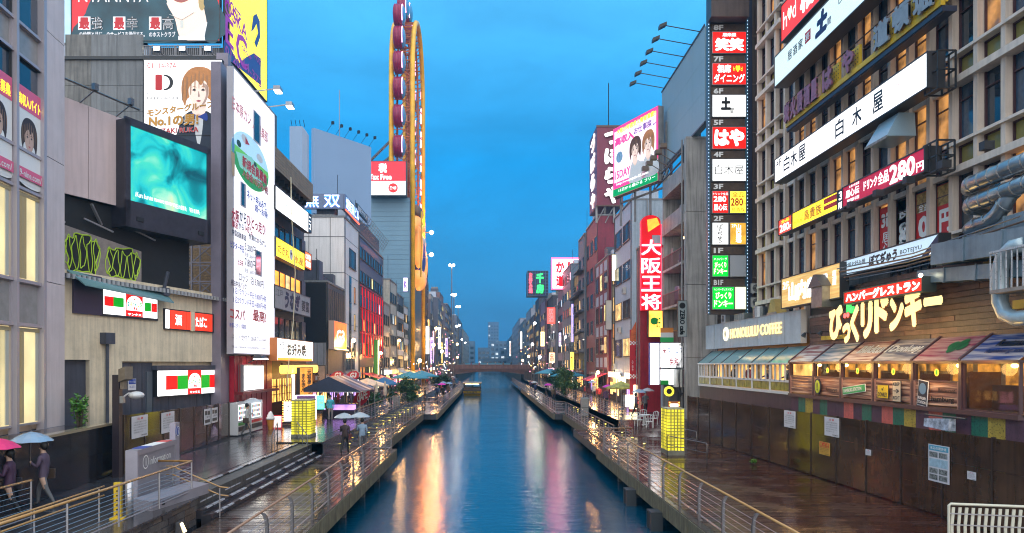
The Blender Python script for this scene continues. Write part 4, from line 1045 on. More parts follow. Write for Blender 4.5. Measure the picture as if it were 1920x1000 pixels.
# -- tall white banner sign with golf picture
def tall_sign():
 fr=frame_px(425,505,X=-14.6,yt=124,yb=664);w,h,loc,rz=fr['w'],fr['h'],fr['loc'],fr['rz']
 face=glow('banner_vinyl',(.90,.89,.97),.72,base=(.6,.6,.62))
 m=face;n=m.node_tree.nodes;l=m.node_tree.links
 t=sign('banner_sign','very tall white vertical banner sign with a golf course picture and prices',fr,face,.35,side=mat('pale_sign_casing',(.4,.38,.42),.4),rim=.06,cat='sign',back=None)
 P=lambda px,py:hit(loc,rz,px,py,.35);y=-.365
 def sh(pts,m,k,nm):return MB().prism([P(*p)for p in pts],y-.004*k,y-.004*k).build(nm,m,t)
 def tx(s,px0,px1,py0,py1,m,b=.03,**k):
  x0,z1=P(px0,py0);x1=P(px1,py0)[0];z0=P(px0,py1)[1];text(t,s,x0,x1,z0,z1,y-.024,m,bold=b,**k)
 RB=mat('banner_red',(.55,.02,.03),.45);KB=mat('banner_black',(.03,.03,.06),.45);BB=mat('banner_blue',(.01,.04,.38),.45)
 tx('日本原カンリー倶楽部',434,501,178,204,mat('banner_faded_red',(.75,.25,.25),.45),.03)
 # oval golf picture
 x0,zt=P(433,235);x1=P(503,300)[0];zb=P(433,312)[1];cx=(x0+x1)/2;cz=(zt+zb)/2;rx=(x1-x0)/2;rz_=(zt-zb)/2+.25
 def ov(a0,a1,m,k,nm,clip=None,sc=1.):MB().prism([(cx+rx*sc*math.cos(R(a)),cz+rz_*sc*math.sin(R(a))*1.12)for a in range(a0,a1+1,10)],y-.004*k,y-.004*k).build(nm,m,t)
 ov(0,350,glow('golf_sky',(.45,.72,.95),.45),1,'oval_sky')
 ov(170,370,glow('golf_grass',(.14,.55,.06),.4),2,'oval_grass');ov(185,355,glow('golf_grass_dark',(.03,.32,.05),.35),3,'oval_grass_dark',sc=.98)
 MB().prism([(cx-rx*.8,cz-.1),(cx,cz+.35),(cx+rx*.7,cz-.3),(cx+rx*.5,cz-.9),(cx-rx*.6,cz-.8)],y-.016,y-.016).build('pond_print',glow('golf_pond',(.25,.6,.5),.4),t)
 for a,b,s in((-.65,.35,.4),(.55,-.1,.45),(.2,.05,.3)):MB().prism(oval(cx+rx*a,cz+rz_*b,.9*s,.5*s,12),y-.02,y-.02).build('tree_print',mat('golf_tree',(.02,.08,.05),.5),t)
 for a,b in((-.35,.75),(.45,.5)):MB().prism(oval(cx+rx*a,cz+rz_*b,.6,.25,12),y-.02,y-.02).build('cloud_print',WHITEPR,t)
 MB().prism([(cx-rx*.35,cz+.2),(cx-rx*.33,cz+.2),(cx-rx*.33,cz+1.2),(cx-rx*.35,cz+1.2)],y-.024,y-.024).build('flag_pole_print',WHITEPR,t)
 MB().prism([(cx-rx*.33,cz+1.2),(cx-rx*.1,cz+.95),(cx-rx*.33,cz+.8)],y-.024,y-.024).build('flag_print',RB,t)
 # golfer at the left edge of the oval
 MB().prism(oval(cx-rx*.93,cz+.1,.22,.42,12),y-.026,y-.026).build('golfer_shirt_print',mat('golfer_blue',(.12,.35,.6),.5),t)
 MB().prism([(cx-rx*1.05,cz-.3),(cx-rx*.85,cz-.3),(cx-rx*.86,cz-1.6),(cx-rx*.96,cz-1.6)],y-.026,y-.026).build('golfer_legs_print',mat('golfer_tan',(.55,.38,.2),.5),t)
 gr=mat('banner_crimson',(.62,.02,.02),.45)
 tx('新規会員募集',453,499,290,312,gr,.03,outline=(.04,WHITEPR));tx('入会金10万円+税',453,501,313,330,gr,.02,outline=(.035,WHITEPR))
 tx('ネット申込みで、',462,500,354,372,BB);tx('超〜お得!',477,501,382,396,BB)
 tx('大阪',433,447,388,412,RB,.04);tx('から',448,461,393,414,KB,.03);tx('ひとっ走り!',462,498,400,424,RB,.03)
 tx('難波',434,445,412,425,RB);tx('から',446,456,416,428,KB);tx('145㌔',458,472,420,434,RB)
 tx('中国自動車道',434,460,428,440,KB);tx('作東ICから7㌔',465,497,436,448,KB)
 tx('ビジター平日',431,456,450,464,BB);tx('5,200円',458,478,454,470,KB,.01);tx('昼食1,080円付',458,478,472,481,KB,.0)
 tx('土日祝',444,455,485,496,RB);tx('7,800円',458,478,482,500,KB,.01);tx('昼食1,080円付',458,478,502,511,KB,.0)
 tx('ロッジ 1泊 3,780円',447,493,510,527,KB,.01);tx('宿泊弁当パック',432,461,523,535,KB,.02)
 tx('1泊1ラウンド平日 9,800円+税',437,498,537,551,BB,.01);tx('1泊2ラウンド平日14,800円+税',437,498,554,568,BB,.01)
 tx('コスパ',430,458,576,597,RB,.03);tx('最高!',473,498,579,602,RB,.03);tx('幹部スタッフ募集',429,460,604,614,BB,.01)
 tx('ネット受付 ℡ 0868-75-1144',433,497,625,637,GREYPR,.0);tx('http://www.nihonbaracc.com/',434,498,646,654,GREYPR,.0)
 # cut-out windows
 for a,b,c,e in((450,459,340,385),(478,489,468,515),(474,487,205,262)):
  xx0,z1=P(a,c);xx1=P(b,c)[0];z0=P(a,e)[1]
  f=MB().box(xx0,xx1,y-.05,y,z0,z1).build('cutout_frame',mat('cutout_edge',(.45,.42,.48),.5),t);MB().quad((xx0+.06,y-.055,z0+.06),(xx1-.25,y-.055,z0+.06),(xx1-.25,y-.055,z1-.06),(xx0+.06,y-.055,z1-.06)).build('pane',GLASS,f)
 # top floodlights
 for px,py in((505,200),(480,175)):
  xx,zz=P(px,py)
  o=MB().tube([(xx,-.3,h+.1),(xx,-1.5,h+.25)],.04,5).box(xx-.3,xx+.3,-1.9,-1.5,h+.1,h+.35).build('floodlight',M_STEEL_L,t)
  MB().box(xx-.28,xx+.28,-1.88,-1.52,h+.05,h+.1).build('lamp_glass',glow('floodlight_glow',(1,.9,.7),14),o)
 b=thing('banner_building','narrow lilac grey building carrying the tall white banner','building',(-14.97,yx(425,-14.6)+.1,UP-.1),LEFT)
 MB().box(0,w-.2,0,.55,0,loc[2]+h-.3).build('wall',mat('purple_grey_cladding',(.22,.19,.24),.4,var=.2,vscale=.8),b)
tall_sign()
# -- red shop below the banner
def red_shop():
 Y0,Y1=40.2,47;w=Y1-Y0;loc=(-14.62,Y0,UP-.02);P=lambda px,py,off=0:hit(loc,LEFT,px,py,off)
 t=thing('red_kiosk','small crimson painted shop front with a bright white window under the tall banner','shop',loc,LEFT)
 MB().box(-.2,w,.03,.3,0,4.5).build('wall',M_REDP,t)
 for k in range(7):MB().box(-.2+k*w/7,-.2+k*w/7+.06,0,.03,0,4.5).build('wall_batten',mat('dark_red_batten',(.22,.01,.02),.4),t)
 MB().box(-.2,w,-.5,.0,2.25,2.4).build('ledge',mat('dark_red_ledge',(.18,.015,.02),.35),t)
 xa,z1=P(447,684);xb=P(486,684)[0];z0=P(447,735)[1]
 f=MB().box(xa,xb,-.3,0,z0,z1).build('window',F_ALU,t);MB().quad((xa+.08,-.31,z0+.08),(xb-.08,-.31,z0+.08),(xb-.08,-.31,z1-.08),(xa+.08,-.31,z1-.08)).build('pane',G_WHITE2,f)
 text(t,'休憩 宿泊',xa+.4,xb-.4,z0+.9,z0+1.4,-.318,GREYPR)
 o=MB().tube([(xa+.8,-.3,z1+.1),(xa+.9,-1.0,z1+.45)],.03,5).hexa([(xa+.3,-1.3,z1+.35),(xa+1.6,-1.3,z1+.35),(xa+1.6,-.7,z1+.35),(xa+.3,-.7,z1+.35),(xa+.5,-1.1,z1+.6),(xa+1.4,-1.1,z1+.6),(xa+1.4,-.8,z1+.6),(xa+.5,-.8,z1+.6)]).build('floodlight',M_BLK,t)
 MB().box(xa+.35,xa+1.55,-1.25,-.75,z1+.31,z1+.35).build('lamp_glass',glow('floodlight_glow',(1,.9,.7),14),o)
 pm=MB()
 for k in range(3):pm.tube([(.3+k*.15,-.12,0),(.3+k*.15,-.12,4.4)],.035,6)
 pm.build('pipes',mat('red_brown_pipe',(.3,.05,.05),.4),t)
 for k,pxs in enumerate(((446,468),(471,492))):
  xa=P(pxs[0],780,.8)[0];xb=P(pxs[1],780,.8)[0]
  v=thing('vending_machine',['white drinks vending machine, the left one at the red shop','white drinks vending machine, the right one at the red shop'][k],'vending machine',(loc[0],loc[1]+xa,UP),LEFT,'vending machines at the red shop')
  ww=xb-xa;MB().box(0,ww,-.8,-.08,.06,1.83).build('body',mat('vending_white',(.6,.6,.62),.25,spec=.6),v)
  MB().box(.07,ww*.8,-.82,-.8,.85,1.72).build('display_window',glow('vending_display',(.85,.95,1),.9,var=.3,vscale=4),v)
  cs=[REDPR,BLUEPR,GREENP,BLACKPR,mat('orange_print',(.8,.25,.02),.4)]
  for j in range(3):
   for i in range(7):MB().cyl(.14+i*(ww*.8-.2)/7,-.835,.92+j*.27,1.08+j*.27,.026,6).build('drink_can',cs[(i*3+j)%5],v)
  MB().box(.1,ww-.1,-.83,-.8,.25,.5).build('delivery_flap',M_BLK,v);MB().box(ww*.84,ww*.95,-.83,-.8,.9,1.4).build('coin_panel',F_ALU,v);MB().box(.1,ww-.12,-.83,-.8,.58,.74).build('logo_panel',REDPR if k else GREENP,v)
red_shop()
# -- brown metal hoarding of the left promenade
def hoarding_panels(t,L,h0,h1,n,m,doubles=True,gap=.012,t0=0.):
 for k in range(n):
  x0=L*k/n;x1=L*(k+1)/n;ha=h0+(h1-h0)*k/n;hb=h0+(h1-h0)*(k+1)/n
  for c,(a,b)in enumerate(((0.02,.33),(.33,.66),(.66,1.0))):
   MB().hexa([(x0+gap,0,a*ha),(x1-gap,0,a*hb),(x1-gap,.04,a*hb),(x0+gap,.04,a*ha),(x0+gap,0,b*ha-.012),(x1-gap,0,b*hb-.012),(x1-gap,.04,b*hb-.012),(x0+gap,.04,b*ha-.012)]).build('panel',m,t)
  mb=MB();q=.06
  z=.1
  while z<min(ha,hb)-.05:mb.box(x0+gap,x1-gap,-.006,0,z,z+.03);z+=.062
  mb.build('panel_ribs',m,t)
 for k in range(n+1):
  hh=h0+(h1-h0)*k/n;MB().box(L*k/n-.03,L*k/n+.03,-.03,.07,0,hh+.02).build('post',mat('hoarding_post',(.035,.022,.018),.3,var=.3),t)
M_HOARD=mat('wet_brown_hoarding',(.075,.036,.018),.13,var=.5,vscale=1.4,streak=.5,spec=.7,rvar=.08,bump=.06,bscale=3)
def left_hoarding():
 a=Vector((-13.2,25.1,UP));b=Vector((-14.4,40.0,UP));d=b-a;rz=math.atan2(d.y,d.x);L=d.length
 t=thing('hoarding','brown ribbed metal hoarding along the left promenade below the store','hoarding',tuple(a),rz)
 hoarding_panels(t,L,2.15,1.85,8,M_HOARD)
 P=lambda px,py:hit(a,rz,px,py,.02)
 for k,(xa,xb,ya,yb,lb)in enumerate(((246,276,782,824,'white notice with red heading, the larger one nearest the black pole on the left hoarding'),(302,326,775,814,'white notice with red heading behind the information post'),(382,394,768,798,'small white picture notice, left of the pair on the left hoarding'),(396,407,766,794,'small white picture notice, right of the pair on the left hoarding'))):
  x0,z1=P(xa,ya);x1=P(xb,ya)[0];z0=P(xa,yb)[1]
  notice(lb,a+Vector((math.cos(rz),math.sin(rz),0))*x0+Vector((0,0,z0)),rz,x1-x0,z1-z0,pic=k>1)
def notice(label,loc,rz,w,h,pic=False,bg=None,head='注 意'):
 t=thing('notice',label,'notice',tuple(loc),rz);y=-.045
 MB().box(0,w,y,-.03,0,h).build('paper',bg or mat('notice_paper',(.62,.60,.64),.5,var=.08),t)
 if pic:
  MB().box(w*.12,w*.45,y-.004,y,h*.62,h*.88).box(w*.52,w*.9,y-.004,y,h*.6,h*.85).box(w*.12,w*.88,y-.004,y,h*.12,h*.32).build('picture_print',BLACKPR,t)
  text(t,'工事中',w*.15,w*.85,h*.42,h*.54,y-.006,BLACKPR)
 else:
  text(t,head,w*.32,w*.68,h*.82,h*.92,y-.006,REDPR,bold=.02)
  for k,s in enumerate(('この付近での客引き行為は','条例により禁止されています','また川への飛び込みは大変','危険ですのでおやめください','ご協力をお願いいたします')):
   text(t,s,w*.1,w*(.9 if k<4 else .7),h*(.68-k*.115),h*(.75-k*.115),y-.006,BLACKPR)
  text(t,'大阪市建設局',w*.55,w*.93,h*.06,h*.12,y-.006,BLACKPR,bold=.01)
 return t
left_hoarding()
# pole with camera and lamp
def pole():
 Y=24.6;x=wx(220,Y);t=thing('street_pole','dark square steel pole with a small white dome lamp in front of the store','pole',(x,Y,UP))
 MB().box(-.12,.12,-.12,.12,0,wz(703,Y)-UP).build('pole',mat('dark_pole',(.03,.022,.03),.35,var=.2),t)
 z=wz(735,Y)-UP
 MB().box(.15,.3,-.1,.1,z+.1,z+.5).hexa([(.14,-.2,z+.35),(.42,-.3,z+.45),(.5,.1,z+.45),(.2,.2,z+.35),(.14,-.2,z+.8),(.42,-.3,z+.9),(.5,.1,z+.9),(.2,.2,z+.8)]).build('box',mat('tan_box',(.2,.16,.12),.6,var=.3),t)
 MB().tube([(.12,0,z-.25),(.4,0,z-.05),(.62,0,z-.05)],.03,6).ball((.68,0,z-.12),(.26,.26,.14),12,6).build('dome_lamp',mat('white_dome',(.6,.6,.62),.3),t)
 MB().box(.12,.24,-.08,.08,z-.4,z-.15).build('bracket',F_ALU,t)
 pl=thing('blue_plate','small white and blue notice plate on the dark store door','notice',(wx(240,27.5),27.5,wz(732,27.5)),R(77));MB().box(0,.42,-.02,0,0,.45).build('plate',mat('notice_paper',(.62,.60,.64),.5),pl);MB().box(.02,.4,-.025,-.02,.24,.43).build('blue_band',BLUEPR,pl)
 text(pl,'テナント募集',.04,.38,.28,.38,-.03,WHITEPR);text(pl,'06-6211',.06,.36,.08,.18,-.025,BLUEPR)
pole()
# information board
def info():
 Y=20.2;t=thing('information_sign','grey steel information board with a tall blade and a round i symbol','sign',(wx(252,Y),Y,UP-.4),R(60))
 # board seen obliquely
 x0=wx(253,19.3);x1=wx(328,22.2);a=Vector((x0,19.3,UP));b=Vector((x1,22.2,UP));d=b-a;rz=math.atan2(d.y,d.x);w=d.length;t.location=a;t.rotation_euler=(0,0,rz)
 g=mat('sign_grey_steel',(.30,.28,.33),.38,metal=.3,var=.12,vscale=2);z1=wz(845,19.3)-UP
 MB().box(0,w,-.04,.26,0.05,z1).build('board',g,t)
 MB().box(.0,w,-.07,-.04,z1-.15,z1).box(0,.12,-.07,-.04,.05,z1-.15).box(w-.2,w-.08,-.07,-.04,.05,z1-.15).box(0,w,-.07,-.04,.05,.2).build('frame',g,t)
 MB().quad((.12,-.045,.2),(w-.2,-.045,.2),(w-.2,-.045,z1-.15),(.12,-.045,z1-.15)).build('display_panel',mat('sign_display',(.22,.205,.24),.3,var=.2),t)
 text(t,'information',.85,w-.5,z1-.52,z1-.30,-.055,WHITEPR)
 def eye(cx,cz,r,y,m2):
  MB().prism([(cx+r*math.cos(R(k)),cz+r*math.sin(R(k)))for k in range(0,361,20)]+[(cx+r*.84*math.cos(R(k)),cz+r*.84*math.sin(R(k)))for k in range(360,-1,-20)],y,y).build('round_symbol',WHITEPR,t)
  text(t,'i',cx-r*.14,cx+r*.14,cz-r*.55,cz+r*.55,y-.005,WHITEPR,bold=.03)
 eye(.58,z1-.40,.2,-.055,WHITEPR)
 MB().box(w*.35,w*.7,-.05,.27,z1,z1+.012).build('map_strip',WHITEPR,t);MB().box(w*.7,w*.88,-.05,.27,z1,z1+.012).build('map_strip',REDPR,t);MB().box(w*.15,w*.35,-.05,.27,z1,z1+.012).build('map_strip',BLUEPR,t)
 bx=w-.02;zz=wz(793,22.2)-UP
 MB().box(bx,bx+.36,-.02,.16,-.02,zz).build('blade',mat('blade_steel',(.34,.32,.40),.35,metal=.4,var=.1),t)
 MB().disc(bx+.18,zz-.28,.17,-.03,-.02,20).build('symbol_disc',BLUEPR,t);eye(bx+.18,zz-.28,.16,-.04,WHITEPR)
 pl=thing('map_plinth','low slanted steel plinth with a small black port at the end of the terrace rail','plinth',(-9.35,19.0,UP),R(80))
 MB().hexa([(-.1,-.25,.0),(2.6,-.25,.0),(2.6,.35,.0),(-.1,.35,.0),(-.1,-.25,.26),(2.6,-.25,.30),(2.6,.35,.36),(-.1,.35,.32)]).build('plinth_body',g,pl);MB().box(.3,.42,-.262,-.25,.08,.18).build('port',M_BLK,pl)
 c=thing('yellow_cabinet','narrow yellow post with round holes beside the terrace railing','post',(-9.55,17.9,UP),0)
 MB().box(-.09,.09,-.05,.05,0,.95).build('post_body',mat('yellow_post_paint',(.65,.42,.02),.35,var=.2),c);MB().box(-.16,.2,-.12,.08,.0,.05).build('foot',mat('yellow_post_paint',(.65,.42,.02),.35),c)
 for k in range(7):MB().cyl(0,-.055,.12+k*.12,.15+k*.12,.02,6).build('knob',M_BLK,c)
 p=thing('steel_bollard','pale round steel tube standing beside the yellow post','post',(-9.25,17.9,UP),0);MB().tube([(0,0,0),(0,0,1.0)],.09,12).build('tube',M_STEEL_L,p,smooth=True)
 mh=thing('manhole_cover','round manhole cover in the wet left promenade','manhole cover',(-11.9,19.2,UP-.012));MB().cyl(0,0,0,.014,.42,28).build('rim',M_STEEL,mh);MB().cyl(0,0,.014,.018,.36,28).build('lid',M_PAVE,mh)
info()
# -- building with the brown eave and four shop signs
def sign_building():
 Y0,Y1=47.05,57.1;w=Y1-Y0;X=-14.9;loc=(X,Y0,UP-.1)
 t=thing('shop_building','dark glass shop building with a deep brown eave and stacked restaurant signs','building',loc,LEFT)
 P=lambda px,py,off=0:hit(loc,LEFT,px,py,off);Zl=lambda py,px=508:P(px,py)[1]
 bk=mat('dark_shop_wall',(.09,.075,.07),.5,var=.3,streak=.3)
 H=Zl(300,505)
 MB().box(0,w,.25,9,0,H).build('wall',bk,t)
 zt=P(505,264,.4)[1];zb=P(505,306,.4)[1]
 MB().box(-.6,w+.1,-.4,8,zb+.02,zt-.02).build('eave_core',mat('eave_soffit',(.16,.13,.13),.6,var=.2),t)
 n=7;bw=mat('brown_eave_board',(.30,.19,.09),.5,var=.3,vscale=2,streak=.2)
 for k in range(n):MB().box(-.62,w+.12,-.46,-.4,zb+(zt-zb)*k/n+.01,zb+(zt-zb)*(k+1)/n-.01).build('eave_board',bw,t)
 for k in range(10):MB().box(.2+k*1.02,.3+k*1.02,-.1,.25,H-1.0,H).build('clerestory_post',F_DARK,t)
 # window bands
 for ya,yb,mt in((408,440,GLASS_B),(500,548,G_ORANGE),(590,632,GLASS)):
  z1,z0=Zl(ya),Zl(yb);mm=6
  for k in range(mm):
   x0=.25+k*(w-1.6)/mm;window(t,x0,z0,(w-1.6)/mm-.04,z1-z0,y=.22,pane=mt if mt is not G_ORANGE or k%3 else LIT_W,fm=F_DARK,mull=0,sill=False)
  MB().box(w-1.2,w-.1,.1,.25,z0,z1).build('louvre_panel',M_DARKCL,t)
 # signs
 fr=frame_px(509,572,X=X+.5,yt=347,yb=392)
 sign('restaurant_sign','long white lit sign box under the brown eave with faint brush writing',fr,G_WHITE2,.35,off=-.1,texts=[('さくら水産 はま 座',.08,.9,.3,.75,mat('pale_grey_print',(.45,.45,.45),.5),dict(bold=.01))])
 fr=frame_px(572,578,X=X+.5,yt=399,yb=434)
 sign('restaurant_sign','short dark blue end sign beside the long white one',fr,mat('navy_panel',(.02,.05,.08),.4),.34,off=-.1,texts=[('ニコ',.2,.8,.15,.85,G_WS,dict(vertical=True,bold=.03))])
 fr=frame_px(510,565,X=X+.5,yt=443,yb=481)
 t2=sign('restaurant_sign','bright yellow lit sign with a round chick face in the middle',fr,G_YEL,.35,off=-.1,texts=[('だき丸',.06,.42,.25,.7,mat('orange_lettering',(.75,.25,.01),.4),dict(bold=.03)),('水産',.6,.95,.2,.65,mat('orange_lettering',(.75,.25,.01),.4),dict(bold=.03))])
 patch(t2,fr,.35,oval(.5,.5,.055,.3),WHITEPR,'face_print');patch(t2,fr,.355,oval(.5,.56,.02,.07),BLACKPR,'beak_print')
 fr=frame_px(565.3,577.5,X=X+.5,yt=470,yb=502)
 sign('restaurant_sign','orange red end piece of the yellow sign with white characters',fr,glow('orange_end_panel',(1,.13,.02),1.2),.36,off=-.1,texts=[('12時',.12,.88,.55,.9,G_WS,dict(bold=.03)),('営業',.12,.88,.12,.48,G_WS,dict(bold=.03))])
 fr=frame_px(509,577,X=X+.5,yt=533,yb=578)
 t3=sign('restaurant_sign','grey unlit sign with bold black brush characters for eel',fr,mat('grey_sign_face',(.42,.38,.40),.6,var=.2),.3,off=-.1,texts=[('江戸',.04,.2,.55,.85,BLACKPR,dict(bold=.0)),('うなぎ',.25,.68,.12,.92,mat('dark_violet_brush',(.02,.015,.06),.5),dict(bold=.06,slant=.2)),('菱富',.72,.96,.2,.75,BLACKPR,dict(bold=.03))])
 fr=frame_px(507,577,X=X+.7,yt=633,yb=677)
 t4=sign('restaurant_sign','bright cream lit pancake restaurant sign with orange lower edge',fr,G_WHITE2,.5,off=-.1,side=mat('orange_casing',(.5,.15,.03),.5),texts=[('お好み焼',.25,.78,.22,.85,BLACKPR,dict(bold=.05)),('大阪',.06,.18,.5,.85,BLACKPR,dict(bold=.02)),('ぼんた',.07,.2,.12,.4,BLACKPR,dict()),('たこ焼',.82,.95,.15,.8,BLACKPR,dict(vertical=True))])
 patch(t4,fr,.5,rect(.02,.98,.03,.15),glow('orange_lit_strip',(1,.35,.03),1.0),'orange_strip')
 # hanging cable
 c=thing('loose_cable','pale loose cable hanging down in front of the shop signs','cable',(X+1.2,48.2,3.2));MB().tube([(0,0,14.5),(0,.15,12),(.05,.9,8),(.0,.6,4.5),(0,-.4,2),(0,-1,0)],.035,5).build('cable',mat('cream_cable',(.6,.55,.4),.5),c)
 # ground floor: lantern row, entrance, orange menu wall, stair
 gf=thing('eatery','warm lit eatery entrance under a row of small yellow lanterns','eatery',(X+.12,Y0+.3,UP),LEFT)
 wl=5.4
 MB().box(0,w-.3,.2,.3,0,4.4).build('wall',mat('dark_wood_front',(.05,.02,.012),.5,var=.3),gf)
 g=glow('entrance_glow',(1,.55,.12),.8,var=.8)
 for k in range(4):window(gf,.4+k*1.25,1.3,1.15,1.7,y=.18,pane=g,fm=F_BROWN,mull=1,trans=2,sill=False)
 MB().box(5.45,5.9,.05,.2,1.2,3.2).build('lit_column',glow('entrance_column',(1,.8,.5),2.2),gf)
 for k in range(9):MB().disc(.3+k*.95,.25,.05,-.02,0,6)
 rail=MB().box(0,w-.3,-.75,-.65,3.95,4.05).build('lantern_beam',F_BROWN,gf)
 lm=MB().tube([(0,0,-.62),(0,0,-.55),(0,0,-.4),(0,0,-.15),(0,0,-.06),(0,0,0)],[.14,.2,.24,.24,.2,.12],10).mesh('paper_lantern',glow('lantern_yellow',(1,.60,.10),1.5,var=.2,vscale=4))
 kk=0;xx=.2
 while xx<w-.4:put(lm,'paper_lantern',gf,(xx,-.7,3.93));xx+=.56
 for q in(2,6):bulb('lantern_light',(q,-1.2,3.4),(1,.55,.15),130,gf,.4)
 fr=frame_px(556,581,X=X+1.4,yt=689,yb=748)
 s=sign('menu_sign','orange lit menu wall with black brush writing beside the eatery door',fr,glow('menu_orange',(1,.36,.04),.7,var=.4),.2,texts=[('元祖串かつ',.56,.9,.1,.92,BLACKPR,dict(vertical=True,bold=.05)),('まるきん',.12,.44,.2,.8,BLACKPR,dict(vertical=True,bold=.04))])
 fr=frame_px(581,611,Y=58.8,yt=685,yb=728)
 s=sign('menu_sign','brown panel with ink drawing and white skirt figure print by the entrance',fr,mat('tan_menu_panel',(.42,.30,.24),.5,var=.3),.15,texts=[('味',.2,.6,.5,.9,BLACKPR,dict(bold=.03)),('亭',.35,.65,.2,.5,BLACKPR,{})])
 st=thing('entrance_stair','short wooden sided stair rising to the eatery entrance','stair',(-13.6,49.0,UP),LEFT)
 side=mat('stair_wood',(.18,.09,.05),.45,var=.3)
 MB().hexa([(0,0,0),(2.6,0,0),(2.6,.12,0),(0,.12,0),(0,0,.9),(2.6,0,2.1),(2.6,.12,2.1),(0,.12,.9)]).build('side_board',side,st)
 for k in range(6):MB().box(.2+k*.4,.65+k*.4,.12,1.0,0,.18*(k+1)).build('step',side,st)
 MB().tube([(0,-.05,1.0),(2.6,-.05,2.2)],.06,6).build('handrail',side,st)
sign_building()
def floor_signs():
 # lit menu stand, ice cream cone, small board, white tube sign
 Y=45.0;x=wx(541,Y);t=thing('menu_stand','upright lit menu stand edged with orange bulbs near the yellow lantern','menu stand',(x,Y,UP),R(12));
 h=wz(752,Y)-UP+.05;w=.72
 MB().box(-w/2,w/2,-.1,.1,.2,h).build('casing',M_BLK,t);MB().box(-w/2+.08,w/2-.08,-.115,-.1,.3,h-.1).build('face',WHITE,t);MB().box(-w/2-.15,w/2+.15,-.25,.25,0,.06).build('foot',M_BLK,t)
 bl=MB().ball((0,0,0),.035,6,4).mesh('bulb',glow('bulb_orange',(1,.4,.05),8))
 for k in range(9):
  for s in(-1,1):put(bl,'bulb',t,(s*(w/2-.03),-.13,.3+k*(h-.4)/8))
 for k in range(4):put(bl,'bulb',t,(-w/2+.12+k*.16,-.13,h-.04))
 text(t,'串かつ',-.1,.1,.5,h-.25,-.125,BLACKPR,vertical=True,bold=.02)
 Y=42.5;x=wx(507,Y);t=thing('ice_cream_sign','giant soft serve ice cream cone figure standing on the promenade','figure',(x,Y,UP))
 MB().tube([(0,0,0),(0,0,.05),(0,0,.55),(0,0,.62)],[.13,.14,.22,.23],14).build('cone',mat('wafer_orange',(.6,.25,.04),.5,bump=.3),t)
 MB().tube([(0,0,.6),(0,0,.7),(0,0,.78),(0,0,.86),(.0,0,.94),(.01,0,1.02),(.02,0,1.12)],[.25,.27,.2,.2,.13,.12,.015],14).build('cream_swirl',mat('cream_white',(.75,.72,.72),.35),t,smooth=True)
 Y=42.9;x=wx(521,Y);t=thing('pavement_board','small red and white folding price board beside the ice cream figure','board',(x,Y,UP),R(8));MB().hexa([(-.28,-.2,0),(.28,-.2,0),(.28,-.16,0),(-.28,-.16,0),(-.28,0,.85),(.28,0,.85),(.28,.04,.85),(-.28,.04,.85)]).build('board',REDPR,t)
 MB().hexa([(-.22,-.2,.1),(.22,-.2,.1),(.22,-.16,.1),(-.22,-.16,.1),(-.22,-.03,.78),(.22,-.03,.78),(.22,.01,.78),(-.22,.01,.78)]).build('price_print',glow('price_paper',(1,.9,.9),.5),t)
 Y=46.5;x=wx(555,Y);t=thing('tube_sign','white neon framed panel standing behind the menu stand','sign',(x,Y,UP),R(15));w=1.3;h=1.9
 MB().box(0,w,0,.1,.3,h).build('panel',mat('violet_panel',(.12,.05,.14),.4),t);MB().tube([(0,-.04,.3),(0,-.04,h),(w,-.04,h),(w,-.04,.3)],.035,6,closed=True).build('neon_tube',glow('white_violet_neon',(.85,.75,1),5),t);MB().box(0,.08,0,.1,0,.3).box(w-.08,w,0,.1,0,.3).build('feet',M_BLK,t)
floor_signs()
